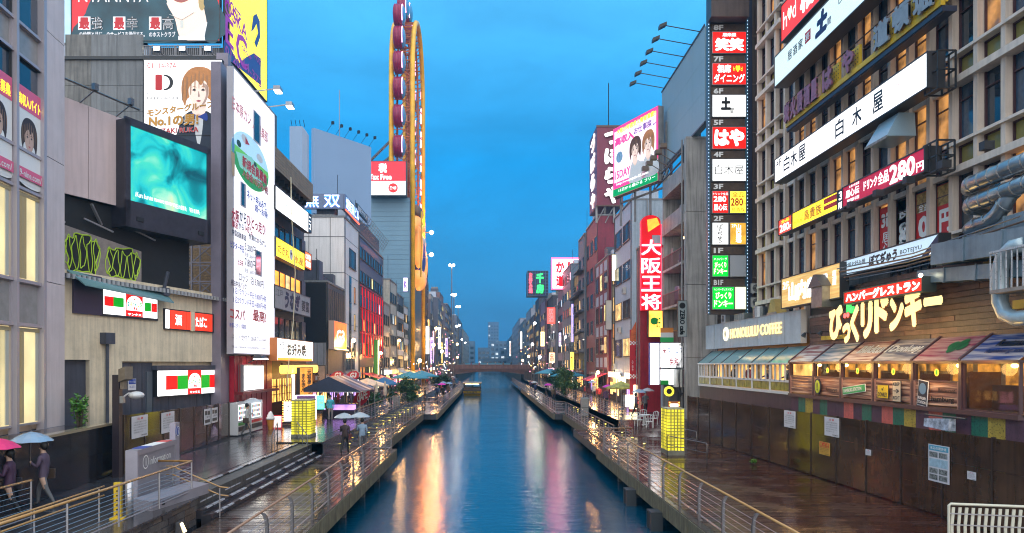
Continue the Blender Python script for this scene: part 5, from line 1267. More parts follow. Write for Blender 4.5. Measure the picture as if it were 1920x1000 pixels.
# -- low dark building with a framed orange sign
def g_building():
 Y0,Y1=63.5,71.2;t=building('low_building','low dark grey building with a square orange sign before the white tower','L',Y0,Y1,12.3,mat('charcoal_wall',(.10,.095,.10),.5,var=.25,streak=.3))
 w=Y1-Y0;P=lambda px,py:hit(t.location,LEFT,px,py)
 MB().box(.3,w-.3,-.06,0,6.9,11.8).build('mesh_screen',mat('brown_mesh_screen',(.12,.09,.07),.6,var=.3,vscale=6),t)
 for k in range(9):MB().box(.3+k*.88,.36+k*.88,-.1,-.06,6.9,11.8).build('screen_batten',F_DARK,t)
 MB().box(-.06,0,.02,3,6.8,12.2).build('end_panel',mat('black_end_panel',(.015,.015,.02),.4),t);MB().box(-.05,0,.02,3,0,6.75).build('end_cladding',mat('pale_grey_sheet',(.34,.33,.36),.5,var=.1,streak=.3),t)
 for k in range(5):MB().box(-.08,-.05,.2+k*.6,.26+k*.6,0,6.75).build('end_batten',M_GREY,t)
 fr=frame_px(616,640,X=-14.4,yt=601,yb=655)
 s=sign('club_sign','square orange lit sign reading G3 with lamps along its foot',fr,glow('g_sign_orange',(1,.12,.02),1.3,var=.3),.5,texts=[('G3',.2,.82,.25,.72,G_WS,dict(bold=.03))],side=mat('pale_orange_casing',(.5,.35,.3),.4))
 w2=fr['w'];MB().box(0,w2,-.75,-.55,-.1,0).build('lamp_bar',M_BLK,s);MB().box(.05,w2-.05,-.74,-.56,.0,.03).build('lamp_glass',glow('floor_lamp_glow',(1,.8,.45),6),s)
 MB().box(3.2,4.6,-.02,.02,0,3.6).build('doorway',M_BLK,t)
 # feather flags
 for k,(px,nm)in enumerate(((598,'navy feather flag in front of the low dark building, left one'),(628,'navy feather flag in front of the white tower, right one'))):
  Y=60;q=thing('feather_flag',nm,'flag',(wx(px,Y),Y,UP));MB().tube([(0,0,0),(0,0,3.0),(.1,0,3.35),(.35,0,3.4)],.02,5).build('pole',M_STEEL,q)
  MB().prism([(.02,1.0),(.02,3.0),(.12,3.33),(.35,3.38),(.42,3.1),(.3,2.2),(.2,1.4)],-.01,.01).build('flag_cloth',mat('navy_cloth',(.01,.02,.08),.6),q);text(q,'BAR',.06,.22,1.6,2.9,-.02,WHITEPR,vertical=True)
 for k,(px,nm)in enumerate(((631,'red oval banner sign with white G3, left of the pair above the tent'),(660,'red oval banner sign with white G3, right of the pair above the tent'))):
  Y=58;q=thing('oval_banner',nm,'banner',(wx(px,Y),Y,UP));z=wz(705,Y)-UP
  MB().tube([(-.5,0,0),(-.4,0,z)],.02,5).build('pole',M_STEEL,q)
  o=MB().prism([(-.62+.0,z-.35),(-.5,z+.05),(-.15,z+.35),(.35,z+.42),(.6,z+.2),(.55,z-.15),(.2,z-.32),(-.2,z-.25),(-.7,z-.6)],-.03,.03).build('banner_cloth',mat('crimson_cloth',(.5,.01,.03),.5,var=.2),q)
  text(q,'G3',-.15,.4,z-.15,z+.28,-.045,WHITEPR,bold=.04,slant=.2)
  MB().disc(-.35,z-.12,.1,-.045,-.035,10).build('yellow_dot',mat('yellow_print',(.8,.55,.02),.4),q)
g_building()
# -- white tower with blue neon
def tower():
 Y0,Y1=71.3,79.1;H=20.6-UP;t=building('white_tower','pale white tiled tower with blue white neon characters on its roof band','L',Y0,Y1,H,mat('white_panel_tower',(.74,.70,.70),.5,var=.08,vscale=.5,streak=.15),depth=7)
 w=Y1-Y0;P=lambda px,py:hit(t.location,LEFT,px,py)
 jm=mat('panel_joint',(.12,.12,.13),.5)
 for z in(3.6,9.0,14.2,17.9):MB().box(-.02,w,-.02,0,z,z+.05).build('wall_joint',jm,t);MB().box(-.02,.01,.0,6,z,z+.05).build('wall_joint',jm,t)
 for y in(1.4,3.6):MB().box(-.02,.01,y,y+.05,0,H).build('wall_joint',jm,t)
 for k,z in enumerate((5.0,8.0,11.0,14.2)):
  window(t,2.5,z+.4+(z>13)*.6,3.6 if z>13 else .8,2.0,pane=GLASS_B,mull=4 if z>13 else 0);window(t,5.2,z+.5,.7,1.8,pane=pick(.2),mull=0)if z<13 else None
 MB().box(2.6,3.6,-.05,.02,4.8,14.2).build('glass_strip',GLASS,t)
 window(t,.8,1.6+2.6,4.6,2.4,pane=GLASS_B,mull=3,trans=1)
 nb=glow('blue_white_neon',(.06,.22,1),1.5);nw=glow('neon_core',(.85,.93,1),1.6)
 s=thing('neon_sign','blue white neon characters on the front roof band of the white tower','sign',(wx(571,Y0),Y0,wz(392,Y0)),0);ww=wx(644,Y0)-wx(571,Y0);hh=wz(364,Y0)-wz(392,Y0)
 MB().box(0,ww,-.12,.3,0,hh).build('panel',mat('blue_grey_band',(.16,.20,.32),.4),s)
 for ch,a,b in(('無',.02,.38),('双',.5,.92)):text(s,ch,a*ww,b*ww,.08*hh,.92*hh,-.14,nb,bold=.045);text(s,ch,a*ww,b*ww,.08*hh,.92*hh,-.17,nw,bold=.0)
 s=thing('neon_sign','blue and white neon characters on the canal side roof band of the white tower','sign',(-14.8,Y0,wz(392,Y0)),LEFT);w2=7.6
 MB().box(0,w2,-.12,.3,0,hh).build('panel',mat('blue_grey_band',(.16,.20,.32),.4),s)
 text(s,'焼無双ビル',.3,w2-.2,.1*hh,.9*hh,-.14,nb,bold=.045);text(s,'焼無双ビル',.3,w2-.2,.1*hh,.9*hh,-.17,nw)
 MB().box(0,w2,-.2,-.1,-.12,0).build('red_edge',glow('red_edge_light',(1,.12,.05),1.5),s)
 # rooftop parapet wall behind
 MB().box(0,w,1,6,H,H+.3).build('roof_slab',M_GREY,t)
 s=thing('roof_sign','dark slanted strip sign with pale characters beyond the tower roof','sign',(-15.2,80,wz(392,80)-.2),LEFT);MB().box(0,7,-.1,.1,0,.9).build('panel',M_BLK,s);text(s,'意匠作成中',.4,6.6,.15,.8,-.12,WHITEPR,bold=.02)
tower()
# -- dark building edged with red light
def red_light_building():
 Y0,Y1=79.4,97.5;H=19.6;t=building('dark_building','dark blue building striped with red neon light beside the white tower','L',Y0,Y1,H,mat('navy_facade',(.055,.018,.035),.35,var=.3,streak=.2))
 w=Y1-Y0;rn=glow('red_neon_strip',(.9,.005,.02),.5)
 for j in range(6):
  for i in range(9):
   x=.6+i*1.95;z=2.6+j*2.8+.5
   window(t,x,z,1.2,1.4,pane=pick(.15)if j<5 else GLASS_B,fm=F_RED if 0<j<4 and i%2 else F_DARK,mull=0)
 for i in range(9):MB().box(2.02+i*1.95,2.1+i*1.95,-.1,0,5.6,13.8).build('neon_strip',rn,t)
 for z in(5.6,8.4,11.2,13.9):MB().box(.2,w-.2,-.12,0,z,z+.1).build('neon_strip',F_RED,t)
 MB().box(1.0,w-1,-1.2,0,2.2,2.5).build('awning',mat('dark_red_awning',(.3,.01,.02),.5),t)
 s=thing('light_column','tall narrow white and green lit column sign on the dark building','sign',(-14.5,88.0,1.6),LEFT);MB().box(0,1.0,-.5,0,0,6.2).build('casing',glow('green_edge_glow',(.1,.5,.06),.2,base=(.02,.08,.02)),s);MB().box(.18,.82,-.53,-.5,.1,6.1).build('face',glow('cream_column_glow',(1,.85,.5),2.4,var=.2),s)
 mb=thing('roof_fence','thin steel roof fence sloping out above the dark building','fence',(-14.8,Y0,H+UP+.1),LEFT)
 for k in range(14):MB().tube([(k*1.35,0,0),(k*1.35,-.9,1.5)],.03,4).build('post',M_STEEL,mb)
 for q in range(5):MB().tube([(0,-.2-q*.17,.3+q*.3),(w,-.2-q*.17,.3+q*.3)],.02,4).build('rail',M_STEEL,mb)
 MB().box(.1,w-.1,.5,1,0,1.6).build('screen',mat('brown_roof_screen',(.10,.07,.07),.5),mb)
red_light_building()
# -- blank boards on roofs behind
def roof_boards():
 bp=mat('blank_board_blue',(.24,.34,.50),.5,var=.06,vscale=.2)
 a=Vector((-15.5-.76*7.5,84.5,0));b=Vector((-15.5,92,0));d=b-a;rz=math.atan2(d.y,d.x)
 z0=wz(400,84.5);z1=wz(240,84.5)
 t=thing('blank_billboard','large blank pale blue rooftop billboard seen at an angle','billboard',(a.x,a.y,z0),rz);w=d.length
 MB().box(0,w,0,.5,0,z1-z0).build('board',bp,t)
 for k in range(6):
  x=w*(.22+k*.15);o=MB().tube([(x,.2,z1-z0),(x,-.9,z1-z0+.9)],.03,4).box(x-.12,x+.12,-1.15,-.85,z1-z0+.8,z1-z0+1.15).build('lamp_arm',M_BLK,t)
 MB().tube([(w*.45,.3,z1-z0),(w*.45,.3,z1-z0+6)],.05,4).build('antenna',M_STEEL,t)
 for k in range(5):MB().bar((w*k/4,.8,-6),(w*k/4,.8,0),.25).build('support',M_STEEL,t)
 q=building('rear_block','plain grey block hidden behind the white tower carrying the blank billboard','L',79.6,100,z0-3,M_GREY,X=-22.0,depth=14)
 Y=75.;t=thing('blank_panel_tower','narrow blank pale blue roof panel box left of the large blank billboard','billboard',(wx(543,Y),Y,wz(385,Y)),0)
 w=wx(572,Y)-wx(543,Y);h=wz(237,Y)-wz(385,Y);MB().box(0,w*.82,0,1.6,0,h).build('board',bp,t);MB().hexa([(w*.82,0,0),(w,.9,0),(w,1.6,0),(w*.82,1.6,0),(w*.82,0,h),(w,.9,h-.5),(w,1.6,h-.5),(w*.82,1.6,h)]).build('end_board',mat('blank_board_shade',(.4,.45,.55),.5),t)  # end board in a paler grey-blue than the front board
 for k in range(4):MB().tube([(.2+k*.45,.3,h),(.2+k*.45,-.2,h+.6)],.03,4).build('lamp_arm',M_BLK,t)
 building('rear_block','plain dark block behind the shop building under the narrow blank panel','L',66,79.3,18,M_DARKCL,X=-21.0,depth=8)
roof_boards()
# -- tall blue clad store tower with tax free board
def blue_tower():
 Y=128.;x0=wx(690,Y);x1=wx(768,Y);H=wz(373,Y)-UP
 t=thing('blue_tower','tall windowless blue clad block with fine horizontal joints below the red board','building',(x0,Y,UP-.1),0)
 MB().box(0,x1-x0,.05,26,0,H).build('wall',mat('joint_dark_blue',(.05,.08,.11),.5),t)
 m=mat('blue_grey_cladding',(.13,.24,.33),.4,var=.1,vscale=.3)
 z=12.0
 while z<H-.3:MB().box(0,x1-x0,0,.05,z,z+.84).build('cladding_panel',m,t);z+=.88
 fr=frame_px(693,764,Y=127.4,yt=308,yb=372);w,h=fr['w'],fr['h']
 s=sign('tax_free_board','red and white rooftop board reading Tax Free',fr,glow('tax_white',(.85,.9,.95),.8),2.0,texts=[('税',.28,.5,.66,.93,G_WS,dict(bold=.04)),('Tax Free',.03,.62,.46,.62,G_WS,dict(bold=.04))],rim=.1)
 patch(s,fr,2.0,rect(.01,.99,.42,.985),glow('tax_red',(.55,.01,.02),.9),'red_field');
 MB().disc(w*.66,h*.22,.85,-2.06,-2.01,20).build('round_logo',G_RED,s);text(s,'三つ井',.66*w-.6,.66*w+.6,h*.17,h*.27,-2.09,G_WS,bold=.03);text(s,'JAPAN',.79*w,.92*w,.27*h,.31*h,-2.02,BLACKPR);text(s,'Tax-free',.79*w,.92*w,.2*h,.24*h,-2.02,BLACKPR);text(s,'Shop',.79*w,.89*w,.13*h,.17*h,-2.02,BLACKPR)
 for k in range(3):MB().box(w*(.2+.3*k),w*(.2+.3*k)+.3,-3.2,-2.0,-.4,-.2).build('floodlight',M_BLK,s)
blue_tower()
# -- small blocks between the dark building and the wheel
def mid_left():
 M=[mat('cream_wall',(.50,.46,.40),.65,var=.2,streak=.3),mat('dark_brick_wall',(.11,.06,.06),.6,var=.3),mat('white_tiled_wall',(.58,.58,.6),.5,var=.1,streak=.15),mat('dark_slate_wall',(.05,.055,.07),.4,var=.2),mat('grey_render',(.30,.30,.32),.65,var=.25,streak=.3)]
 specs=[(97.7,104,13.5,4,'pale grey narrow block next to the red lit building',4,3),(104.2,112,17.5,0,'cream block with ribbon windows right of the pale grey narrow one',5,3),(112.2,121,16.2,3,'dark slate block with white floor bands before the yellow wheel',5,4),(121.2,129,15.0,2,'white tiled block at the foot of the yellow wheel',5,3)]
 for Y0,Y1,H,mi,lb,nr,nc in specs:
  t=building('city_block',lb,'L',Y0,Y1,H,M[mi]);w=Y1-Y0
  rows(t,.5,w-.5,1.2,(H-1.2)/nr,nr,nc,(w-1)/nc-.5,1.5,.3,mull=1)
  if mi==3:
   for j in range(5):MB().box(.05,w-.05,-.15,0,.1+j*3.1,1.0+j*3.1).build('floor_band',M[2],t)
  if mi==2:
   for j in range(5):MB().box(.05,w-.05,-.1,0,.1+j*2.8,.9+j*2.8).build('floor_band',M_BLUEW,t)
  for k in range(3):ac_unit(t,random.uniform(.3,w-1),3+k*3.2)
 fr=frame_px(757,766,Y=121,yt=522,yb=548);sign('small_sign','small white and violet lit sign on the block beside the wheel leg',fr,glow('violet_white_glow',(.7,.65,1),1.8),1.0,texts=[('K',.2,.8,.2,.8,mat('violet_print',(.25,.05,.5),.4),dict(bold=.05))])
mid_left()
# -- the yellow elliptical wheel
def wheel():
 t=thing('ferris_wheel','tall yellow oblong ferris wheel frame rising above the left bank','ferris wheel',(-16.2,141,UP))
 ym=mat('yellow_tube_paint',(.84,.44,.0),.35,var=.3,vscale=.5,spec=.6);yo=mat('orange_tube_paint',(.42,.09,.0),.4,var=.3)
 hw=10.5;zt=wz(52,141)-UP;zc=zt-13;zb=14.0
 def path(hw,top,n=14):
  P=[(-hw,0.)]+[(-hw*math.cos(R(a)),zc+(top-zc)*math.sin(R(a)))for a in[180*k/n for k in range(n+1)]]+[(hw,0.)]
  return P
 xa,xb=-2.0,2.0
 for x,nm in((xa,'track_tube'),(xb,'track_tube')):
  MB().tube([(x,p[0],p[1])for p in path(hw,zt)],.48,10).build(nm,ym,t,smooth=True)
  MB().tube([(x*.55,p[0]*.84,p[1]if p[1]<1 else p[1]-1.6)for p in path(hw,zt)],.22,6).build('inner_tube',yo,t,smooth=True)
 # ladder bracing of the near leg, the far leg and the crown
 for s in(-1,1):
  z=2.0;k=0
  while z<zc:
   mb=MB();y=s*hw;yi=s*hw*.84
   mb.bar((xa,y,z),(xb,y,z),.16).bar((xa*.55,yi,z),(xb*.55,yi,z),.12)
   mb.bar((xa,y,z),(xa*.55,yi,z+1.4),.12).bar((xb,y,z),(xb*.55,yi,z+1.4),.12)
   mb.bar((xa if k%2 else xb,y,z),(xb if k%2 else xa,y,z+2.8),.16).bar((xb,y,z+1.4),(xa,y,z+1.4),.12).bar((xa*.55,yi,z),(xb*.55,yi,z+2.8),.12).bar((xa,y,z+1.4),(xa*.55,yi,z),.1).bar((xb,y,z+1.4),(xb*.55,yi,z),.1)
   mb.build('brace_set',yo,t);z+=2.8;k+=1
 for a in range(8,180,8):
  y=-hw*math.cos(R(a));z=zc+(zt-zc)*math.sin(R(a));MB().bar((xa,y,z),(xb,y,z),.2).bar((xa,y,z),(xa*.55,y*.84,z-1.6),.14).bar((xb,y,z),(xb*.55,y*.84,z-1.6),.14).bar((xa*.55,y*.84,z-1.6),(xb*.55,y*.84,z-1.6),.14).bar((xa,y,z),(xb*.55,y*.84,z-1.6),.1).build('brace_set',yo,t)
 z=6.
 while z<zc-3:
  MB().bar((xa*.55,-hw*.84,z),(xa*.55,hw*.84,z+5.5),.14).bar((xb*.55,hw*.84,z),(xb*.55,-hw*.84,z+5.5),.14).build('cross_tie',mat('dark_yellow_steel',(.30,.15,.02),.5),t);z+=5.6
 # gondolas
 gm=mat('magenta_gondola',(.30,.004,.05),.35,var=.15);gl=mat('gondola_glass',(.10,.28,.50),.12,spec=.8);nn=glow('pink_neon_tube',(1,.35,.55),4)
 r=2.0
 body=MB().tube([(-1.1,0,0),(-.95,0,0),(-.9,0,0),(.5,0,0)],[1.5,1.9,r,r],20,caps=True).mesh('gondola_body',gm,True)
 rib=MB()
 for q in range(5):rib.tube([(-.75+q*.28,(r+.03)*math.cos(R(a)),(r+.03)*math.sin(R(a)))for a in range(0,360,20)],.04,4,closed=True)
 rib=rib.mesh('gondola_ribs',mat('dark_magenta_rib',(.2,.01,.06),.4))
 dome=MB().tube([(.5,0,0),(.8,0,0),(1.05,0,0),(1.2,0,0)],[r*.98,r*.85,r*.55,.1],20).mesh('gondola_dome',gl,True)
 arc=MB().tube([(.62,(r*.95)*math.cos(R(a)),(r*.95)*math.sin(R(a)))for a in range(100,231,13)],.06,6).mesh('neon_tube',nn)
 items=[(-hw-.3,wz(py,130.3)-UP)for py in(275,218,166,118,71,30)]+[(-6.5,zt+.6),(-.5,zt+2.6),(5.2,zt+1.4)]+[(hw+.2,wz(py,152)-UP)for py in(78,135,190,245,300)]
 names_=['lowest','second lowest','third lowest','third highest','second highest','highest']
 for k,(y,z)in enumerate(items):
  lb=('magenta round gondola on the near side of the wheel, %s of that column'%names_[k])if k<6 else('magenta round gondola over the crown of the wheel, number %s from the camera'%['one','two','three'][k-6]if k<9 else 'magenta round gondola on the far side of the wheel, %s from the top'%['first','second','third','fourth','fifth'][k-9])
  g=thing('gondola',lb,'gondola',(-16.4-(.2 if k<6 else 0),141+y,UP+z),0,'gondolas of the ferris wheel')
  put(body,'body',g);put(rib,'ribs',g);put(dome,'dome',g);put(arc,'neon_tube',g)
 for k in range(9):MB().tube([(xb*.8,hw*.97,20+k*5.2),(xb*.8,hw*.97,23.4+k*5.2)],.12,5).build('neon_tube',nn,t)
 for s in range(2):
  z0=wz(300,133)-UP
  MB().bar((xa,-hw,z0+3-s*3),(xa-6,-hw+2,z0-2-s*2),.35).build('stay',M_DARKCL,t)
 # figure panel and boards between the legs
 f=thing('giant_figure','giant orange lit seated figure in a blue robe between the wheel legs','figure',(-14.6,141,20));
 z1=wz(400,141)-20;og=glow('figure_orange',(1,.30,.05),.6,var=.8,vscale=.25,base=(.5,.25,.08));bl=mat('figure_blue',(.03,.06,.32),.5,var=.4,vscale=.4)  # floodlight on the figure is put in as its own orange glow
 def el(x,y,z,a,b,c,m,nm):return MB().ball((x,y,z),(a,b,c),14,10).build(nm,m,f,smooth=True)
 el(0,0,z1*.80,1.5,3.8,3.2,og,'head');el(.2,0,z1*.98,1.3,3.3,1.8,mat('figure_brown',(.16,.08,.04),.5),'cap');el(.2,0,z1*.45,1.8,5.2,5.4,bl,'robe');el(.9,-4.5,z1*.5,1.0,1.6,4.2,og,'arm');el(.9,5.0,z1*.35,1.0,1.5,4.0,og,'arm');el(1.2,-.2,z1*.6,.8,3.0,1.3,mat('figure_white',(.6,.55,.5),.5),'collar');el(.4,0,z1*.12,1.7,5.4,2.2,og,'legs')
 for a,b in((-1.4,.84),(1.4,.84)):el(1.35,a,z1*b,.25,.4,.35,BLACKPR,'eye')
 el(1.5,0,z1*.78,.4,.5,.6,og,'nose')
 MB().tube([(1.6,-6.5,z1*.1),(1.7,-6.2,z1*.5),(1.6,-5.0,z1*.95)],.2,6).build('fishing_rod',ym,f)
 b=thing('discount_store','store front between the wheel legs with an oval white and red sign','shop front',(-15.2,131,UP),LEFT)
 MB().box(0,20,.3,3,0,22).build('wall',mat('plum_store_wall',(.09,.06,.12),.5,var=.2),b)
 MB().prism(oval(10,13.2,8.6,3.6,30),0,.3).build('oval_sign',glow('oval_white',(1,.93,.85),1.0),b);MB().prism(oval(10,13.4,5.2,2.4,26),-.1,0).build('oval_centre',glow('oval_red',(.9,.05,.04),1.0),b);text(b,'ドンドン',6.4,13.6,12.4,14.4,-.13,G_WS,bold=.04)
 MB().prism(oval(10,7.6,3.4,2.7,26),-.3,.3).build('round_sign',glow('round_pink',(.75,.08,.2),.8,var=.7,vscale=.8),b);MB().prism(oval(10,7.6,1.9,1.5,20),-.36,-.3).build('round_centre',M_BLK,b)
 MB().box(3,15,-.6,.3,1.9,4.1).build('lit_box',G_YEL,b);text(b,'お好焼',4,14,2.3,3.8,-.63,mat('brown_print',(.2,.06,.01),.5),bold=.04)
 MB().box(5,9,-.2,.3,4.9,6.1-1).build('lit_panel',WHITE,b)
 bulb('store_glow',(2.5,-9,6),(1,.5,.1),900,t,1.0);bulb('store_glow',(2.5,0,22),(1,.4,.08),1500,t,1.5)
 # two bright flood lamps on the far leg
 for k,(py,lb)in enumerate(((436,'upper flood lamp on the outer side of the wheel leg'),(478,'lower flood lamp on the outer side of the wheel leg'))):
  Y=151.;q=thing('flood_lamp',lb,'lamp',(wx(809,Y),Y,wz(py,Y)),0);MB().ball((0,0,0),.42,12,8).build('lamp_glass',glow('flood_lamp_pink',(1,.82,.75),24),q);bulb('wheel_flood',(-.3,-2.2,.3),(1,.26,.02),4500,q,1.6);MB().tube([(-1.6,0,0),(0,.1,0)],.1,5).build('arm',M_BLK,q)
wheel()
# -- left bank beyond the wheel
def far_left():
 cols=[(.20,.17,.21),(.07,.04,.06),(.26,.26,.30),(.12,.13,.18),(.32,.28,.25),(.08,.09,.13),(.2,.10,.09)]
 specs=[(153,160,27,'mauve grey block right behind the wheel'),(160.2,166,30,'dark plum block, the tallest beyond the wheel'),(166.2,173,25,'pale grey block with lit windows beyond the plum one'),(173.2,181,21,'blue grey block with a roof sign before the bridge'),(181.2,189,23,'cream block standing nearest the bridge on the left'),(200,214,24,'slate block just past the bridge on the left'),(214.5,232,27,'brown block with many lights past the bridge on the left'),(233,255,25,'white block with black balconies far down the left bank'),(256,290,27,'blue grey office slab far down the left bank'),(291,330,22,'low cream block far down the left bank'),(331,400,28,'large hazy slab near the end of the left bank'),(401,520,25,'last hazy row of blocks on the left bank')]
 for k,(Y0,Y1,H,lb)in enumerate(specs):
  m=mat('far_wall_%d'%(k%7),cols[k%7],.6,var=.2,vscale=.5,streak=.2)
  t=building('city_block',lb,'L',Y0,Y1,H,m,X=LX+(.3 if k%2 else-.2));w=Y1-Y0
  nr=int(H/3.1);nc=max(2,min(8,int(w/2.4)))
  rows(t,.4,w-.4,1.0,3.05,nr,nc,min(1.7,(w-.8)/nc-.3),1.5,.42,mull=1 if w<12 else 0,sill=w<12)
  endrows(t,'L',w,.4,3.2,14,3.05,max(1,nr-5),1,1.2,1.4,.4)if k in(0,1,5,7)else None
  if k<8:
   s=thing('vertical_sign','lit vertical shop sign on the '+lb.split(',')[0].split(' with')[0],'sign',(t.location.x,Y0+1,5+(k%3)*2),0)
   gm=[glow('far_sign_pink',(1,.55,.6),1.8),glow('far_sign_white',(1,.95,.85),2),glow('far_sign_amber',(1,.6,.15),1.8),glow('far_sign_violet',(.6,.4,1),1.6)][k%4]
   MB().box(0.0,.9,-.12,.12,0,6.5).build('casing',M_BLK,s);MB().box(.06,.84,-.14,-.12,.08,6.42).build('face',gm,s);text(s,['居酒屋','カラオケ','串かつ','寿司','ラーメン','薬局','ホテル','焼肉'][k],.2,.7,.6,5.9,-.15,[REDPR,BLACKPR][k%2],vertical=True,bold=.02)
far_left()
# -- right bank
# -- large office building with the grid of pale piers
FX=16.5;FY1=42.0;FW=26.0
def office():
 loc=(FX,FY1,-.05);t=thing('office_block','large pale concrete grid office block full of restaurant signs on the right','building',loc,RIGHT)
 H=31.0;pier_m=mat('pale_pier_concrete',(.68,.56,.47),.6,var=.15,vscale=1,streak=.3);beam_m=mat('pale_beam_concrete',(.70,.59,.51),.6,var=.12,streak=.2)
 MB().box(0,FW,.9,14,0,H).build('wall',mat('dark_room_depth',(.06,.045,.04),.7),t)
 MB().box(-.1,FW,-.2,14,H,H+.5).build('roof',M_COPE,t)
 px_=.02;step=1.25;n=int(FW/step)
 pm=MB().box(-.1,.1,-.16,.4,0,H).mesh('pier',pier_m)
 PN={}
 deep=lambda x:x<3.6 or x>17.3
 for k in range(n+1):put(pm,'pier',t,(k*step,0,0))
 fl=[5.3+3.1*j for j in range(9)]
 rnd=random.Random(21)
 warm=lit_glass('office_warm_room',(1,.45,.12),.35,var=1.0);blue=mat('bay_blue_glass',(.03,.07,.12),.06,spec=.9,var=.5);yel=mat('bay_ochre_glass',(.28,.24,.06),.2,var=.35,vscale=1)
 posters=mat('food_poster',(.35,.2,.1),.5,var=.9,vscale=6)
 fmesh={}
 for j,z in enumerate(fl):
  for k in range(n):
   x0=k*step+.12;w=step-.24;dd=deep((k+.5)*step)
   zt=z+3.1
   # lower fixed light, upper tall window
   for a,b,big in((z+.22,z+.9,0),(z+1.02,zt,1)):
    if not dd and not big:a,b=z+.1,z+.95
    key=(round(b-a,2),big)
    if key not in fmesh:
     h=b-a;mb=MB().box(0,w,.06,.18,0,.05).box(0,w,.06,.18,h-.05,h).box(0,.05,.06,.18,0,h).box(w-.05,w,.06,.18,0,h)
     if big:mb.box(.05,w-.05,.06,.16,h*.68,h*.68+.04)
     fmesh[key]=mb.mesh('window',mat('brown_window_frame_dark',(.06,.02,.025),.35))
     for nm,mm in(('w',warm),('b',blue),('g',GLASS),('y',yel)):fmesh[key,nm]=MB().quad((.05,.13,.05),(w-.05,.13,.05),(w-.05,.13,h-.05),(.05,.13,h-.05)).mesh('pane',mm)
    f=put(fmesh[key],'window',t,(x0,0,a))
    r=rnd.random();c='y' if(not big and dd)else('w' if r<.3 else 'b' if r<.6 else 'g')
    put(fmesh[key,c],'pane',f)
  # beams
  for x0,x1 in((0,3.45),(17.25,FW)):
   MB().box(x0,x1,-.32,.4,z-.12,z+.12).build('floor_beam',beam_m,t);MB().box(x0,x1,-.24,.4,z+.9,z+1.0).build('sill_beam',beam_m,t)
  MB().box(3.45,17.25,-.05,.4,z-.1,z+.1).build('floor_beam',beam_m,t)
 return t
office()
OP=lambda px,py,X:None
def rsign(name,label,p0,p1,X,t0,b0,face,depth=.4,**k):
 """sign on the right facade: left edge pixel p0 (far end), heights measured there"""
 return sign(name,label,frame_px(p0,p1,X=X,yt=t0,yb=b0),face,depth,**k)
